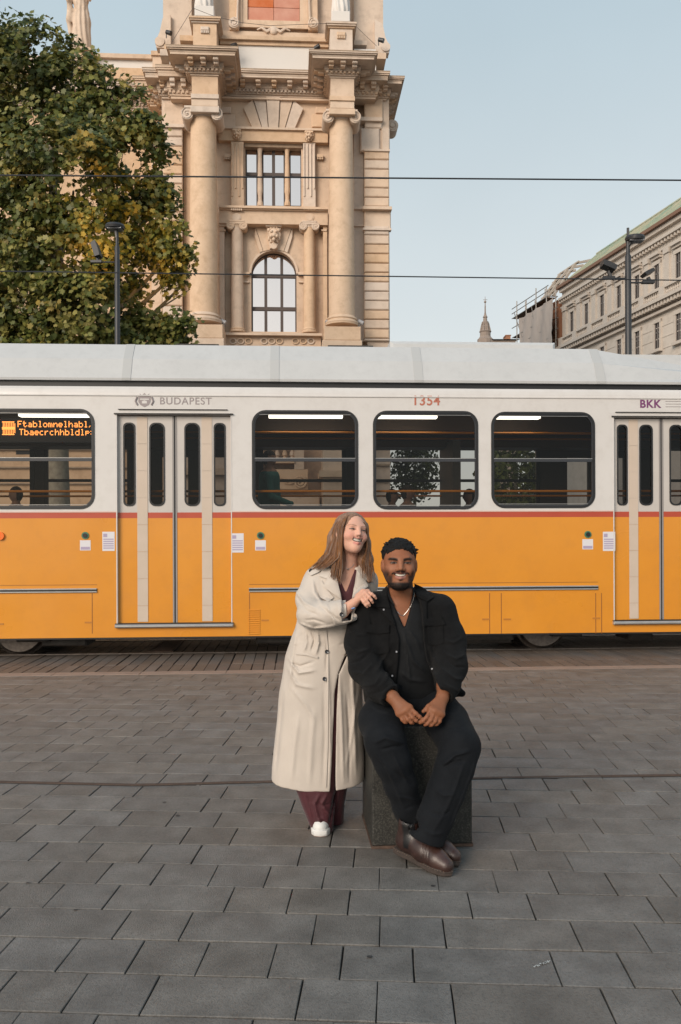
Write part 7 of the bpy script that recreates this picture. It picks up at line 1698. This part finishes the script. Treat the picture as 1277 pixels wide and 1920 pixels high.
def strands(G0, G1, n, nm):
    """G0 outer, G1 inner guide: lists of (px,py,z)"""
    mb = MB(); tones = []
    for i in range(n):
        t = (i+rw.random())/n; ph = rw.uniform(0, 6.28); a_ = rw.uniform(.4, 1.4); ln = rw.uniform(.80, 1.02) if rw.random() < .8 else rw.uniform(.6, .8); dz = rw.uniform(-.006, .010); pts = []; N = 13; rad = []; tones.append(rw.random())
        for k in range(N):
            u_ = k/(N-1)*ln; f = min(1, u_)*(len(G0)-1); j = min(int(f), len(G0)-2); f -= j; f2 = f*f*(3-2*f)*.4+f*.6
            p0 = [G0[j][c_]+(G0[j+1][c_]-G0[j][c_])*f2 for c_ in range(3)]; p1 = [G1[j][c_]+(G1[j+1][c_]-G1[j][c_])*f2 for c_ in range(3)]
            x, y, z = [p0[c_]*(1-t)+p1[c_]*t for c_ in range(3)]; x += a_*1.5*math.sin(u_*6+ph)*u_+rw.uniform(-.12, .12); pts.append(W(x, y, z+dz)-wom.location); rad.append((.0026+.0012*math.sin(ph))*(1-.75*max(0, u_-.5)/.5)*min(1, .25+u_*7))
        mb.tube(pts, rad, 5)
    o_ = mb.build(nm, M_hairw, wom, smooth=True); at_ = o_.data.attributes.new('tone', 'FLOAT', 'POINT'); at_.data.foreach_set('value', np.repeat(np.array(tones, dtype=np.float32), 65))
strands([(656, 964, 4.37), (640, 971, 4.35), (627, 985, 4.36), (620, 1010, 4.38), (611, 1035, 4.38), (594, 1053, 4.36), (575, 1068, 4.36)], [(655, 963.5, 4.345), (648, 972, 4.305), (642, 988, 4.30), (640, 1018, 4.305), (636, 1045, 4.30), (622, 1058, 4.29), (604, 1068, 4.31)], 150, 'hair_strands')
strands([(656, 964, 4.345), (645, 972, 4.31), (636, 990, 4.31), (631, 1020, 4.32), (626, 1048, 4.31), (622, 1064, 4.29), (617, 1082, 4.275)], [(655.5, 964, 4.335), (648.5, 973, 4.30), (643.5, 988, 4.285), (641.5, 1018, 4.29), (642, 1046, 4.30), (642, 1068, 4.285), (638, 1096, 4.27)], 140, 'hair_strands')
strands([(657, 964, 4.365), (674, 970, 4.35), (685, 980, 4.37), (690, 1003, 4.38), (694, 1035, 4.36), (699, 1062, 4.33), (704, 1094, 4.31)], [(661, 966, 4.345), (677, 975, 4.325), (683.5, 984, 4.32), (688.5, 1004, 4.34), (688, 1030, 4.33), (677, 1052, 4.31), (676, 1084, 4.275)], 160, 'hair_strands')

# ======================= passengers and statues
M_figc = {}
def simple_person(nm, loc, label, shirt_c, hair_c, rz=0, seated=True, hgt=1.7, group='passengers inside the tram'):
    s = SDF(); z0 = 0
    hipz = .48 if seated else .92
    s.chain([(0, 0, hipz), (0, 0, hipz+.25), (0, 0, hipz+.48)], [.15, .14, .14], .05)
    for g_ in (-1, 1):
        s.cap((0, 0, hipz+.5), (g_*.18, 0, hipz+.48), .06, .065, .04); s.chain([(g_*.19, 0, hipz+.47), (g_*.23, -.03, hipz+.22), (g_*.14, -.24, hipz+.15)], [.055, .045, .035], .02); s.ell((g_*.12, -.28, hipz+.14), (.03, .045, .03), .02)
        if seated: s.chain([(g_*.09, 0, hipz), (g_*.11, -.42, hipz+.02), (g_*.11, -.42, .05)], [.09, .065, .045], .03); s.ell((g_*.11, -.48, .04), (.045, .12, .04), .02)
        else: s.chain([(g_*.09, 0, hipz), (g_*.1, -.01, .48), (g_*.1, 0, .05)], [.09, .065, .045], .03)
    s.cap((0, 0, hipz+.5), (0, 0, hipz+.62), .05, .05, .03); hc = hipz+.74; s.ell((0, 0, hc), (.078, .095, .115), .02); s.ell((0, -.09, hc-.02), (.015, .02, .02), .01)
    def cf(V):
        col = np.tile(np.array(shirt_c), (len(V), 1)); z = V[:, 2]; col[z > hipz+.56] = (.35, .2, .14); col[(z > hc+.03) | ((z > hc-.08) & (V[:, 1] > .02))] = hair_c; col[z < hipz+.04] = (.03, .03, .04); return col
    V, F = s.mesh([((-.34, -.66, 0), (.34, .25, hc+.14), .014)]); M = Matrix.Translation(loc) @ Matrix.Rotation(rz, 4, 'Z'); root = thing('person', label, 'person', loc, rz, group)
    me = mkmesh('body', V, F.astype(np.int32), True, None, cf(V)); m_ = M_figc.setdefault('m', material('passenger_clothes', (1, 1, 1), (.9, .9, .9), rough=.8, scale=30, attr='Col')); link('body', me, m_, root); return root
zs_ = .9
def inside(px, v_): u_ = TR.px(px, 900, v_)[0]; return TR.w(u_, v_, .9)
simple_person('p', inside(505, .62), 'dark-haired tram passenger in a teal top behind the first window right of the door', (.03, .16, .15), (.02, .015, .012), TR.a+R(90), False)
simple_person('p', inside(735, 1.95), 'dark silhouetted tram passenger seated at the left side of the middle window', (.03, .03, .035), (.015, .012, .01), TR.a+R(90))
simple_person('p', inside(764, 1.0), 'tram passenger in dark clothes seated beside the silhouetted one in the middle window', (.05, .05, .055), (.03, .02, .015), TR.a+R(90))
simple_person('p', inside(30, 1.3), 'dark-clothed tram passenger seated under the amber display', (.04, .035, .03), (.02, .015, .012), TR.a+R(-90))
simple_person('p', inside(880, 1.9), 'tram passenger in an orange top seated by the right edge of the middle window', (.45, .14, .03), (.02, .015, .012), TR.a+R(-90))
# figure looking out of the museum's arched window
q = FB.px(503, 622, 1.0); pw = FB.w(q[0], 1.1, 0)
simple_person('p', (pw.x, pw.y, W(503, 622, pw.y).z-.85), 'small figure in pale top and dark skirt standing inside the arched museum window', (.5, .42, .36), (.05, .03, .02), 0, False, group='figure in the museum window')
for (px, py, z, hgt, lab, kind) in STATUES:
    s = SDF(); rg = random.Random(kind+3)
    s.chain([(0, 0, .0), (.02, 0, .8), (-.02, 0, 1.35), (0, 0, 1.7), (.0, 0, 2.0)], [.36, .30, .25, .27, .24], .1)
    s.ell((0, -.02, 2.38), (.13, .15, .18), .05); s.cap((0, 0, 2.0), (0, 0, 2.3), .1, .09, .05)
    for g_ in (-1, 1): s.chain([(g_*.27, 0, 1.98), (g_*.38, -.05, 1.6), (g_*(.2 if kind else .42), -.28, 1.4)], [.11, .09, .07], .06); s.cap((g_*.13, -.12, .5), (g_*.14, -.22, .06), .13, .10, .08)
    if kind == 0: s.chain([(-.42, -.1, 1.5), (-.45, -.05, .9), (-.42, 0, .5)], [.12, .14, .08], .08)
    s.add(lambda X, Y, Z: .028*np.sin(np.arctan2(Y, X)*11+Z*1.5+1.5*np.sin(Z*2.2))*np.clip(1.9-Z, 0, 1)+0*X, (-.5, -.5, 0), (.5, .5, 2.0), 0, 'd')
    s.add(lambda X, Y, Z: .02*np.sin(X*22+Z*16+kind)+0*Y, (-.4, -.5, 1.2), (.4, .5, 2.0), 0, 'd')
    q = W(px, py, z); V, F = s.mesh([((-.62, -.55, -.45), (.62, .5, 2.62), .035)])
    me = mkmesh('statue', V, F.astype(np.int32), True); o = link('statue', me, M_st2 if kind == 0 else M_blockw); o.location = q; o.scale = (hgt/2.5*.8, hgt/2.5*.8, hgt/2.5)
    meta(o, lab, 'statue', 'stone statues on the museum')
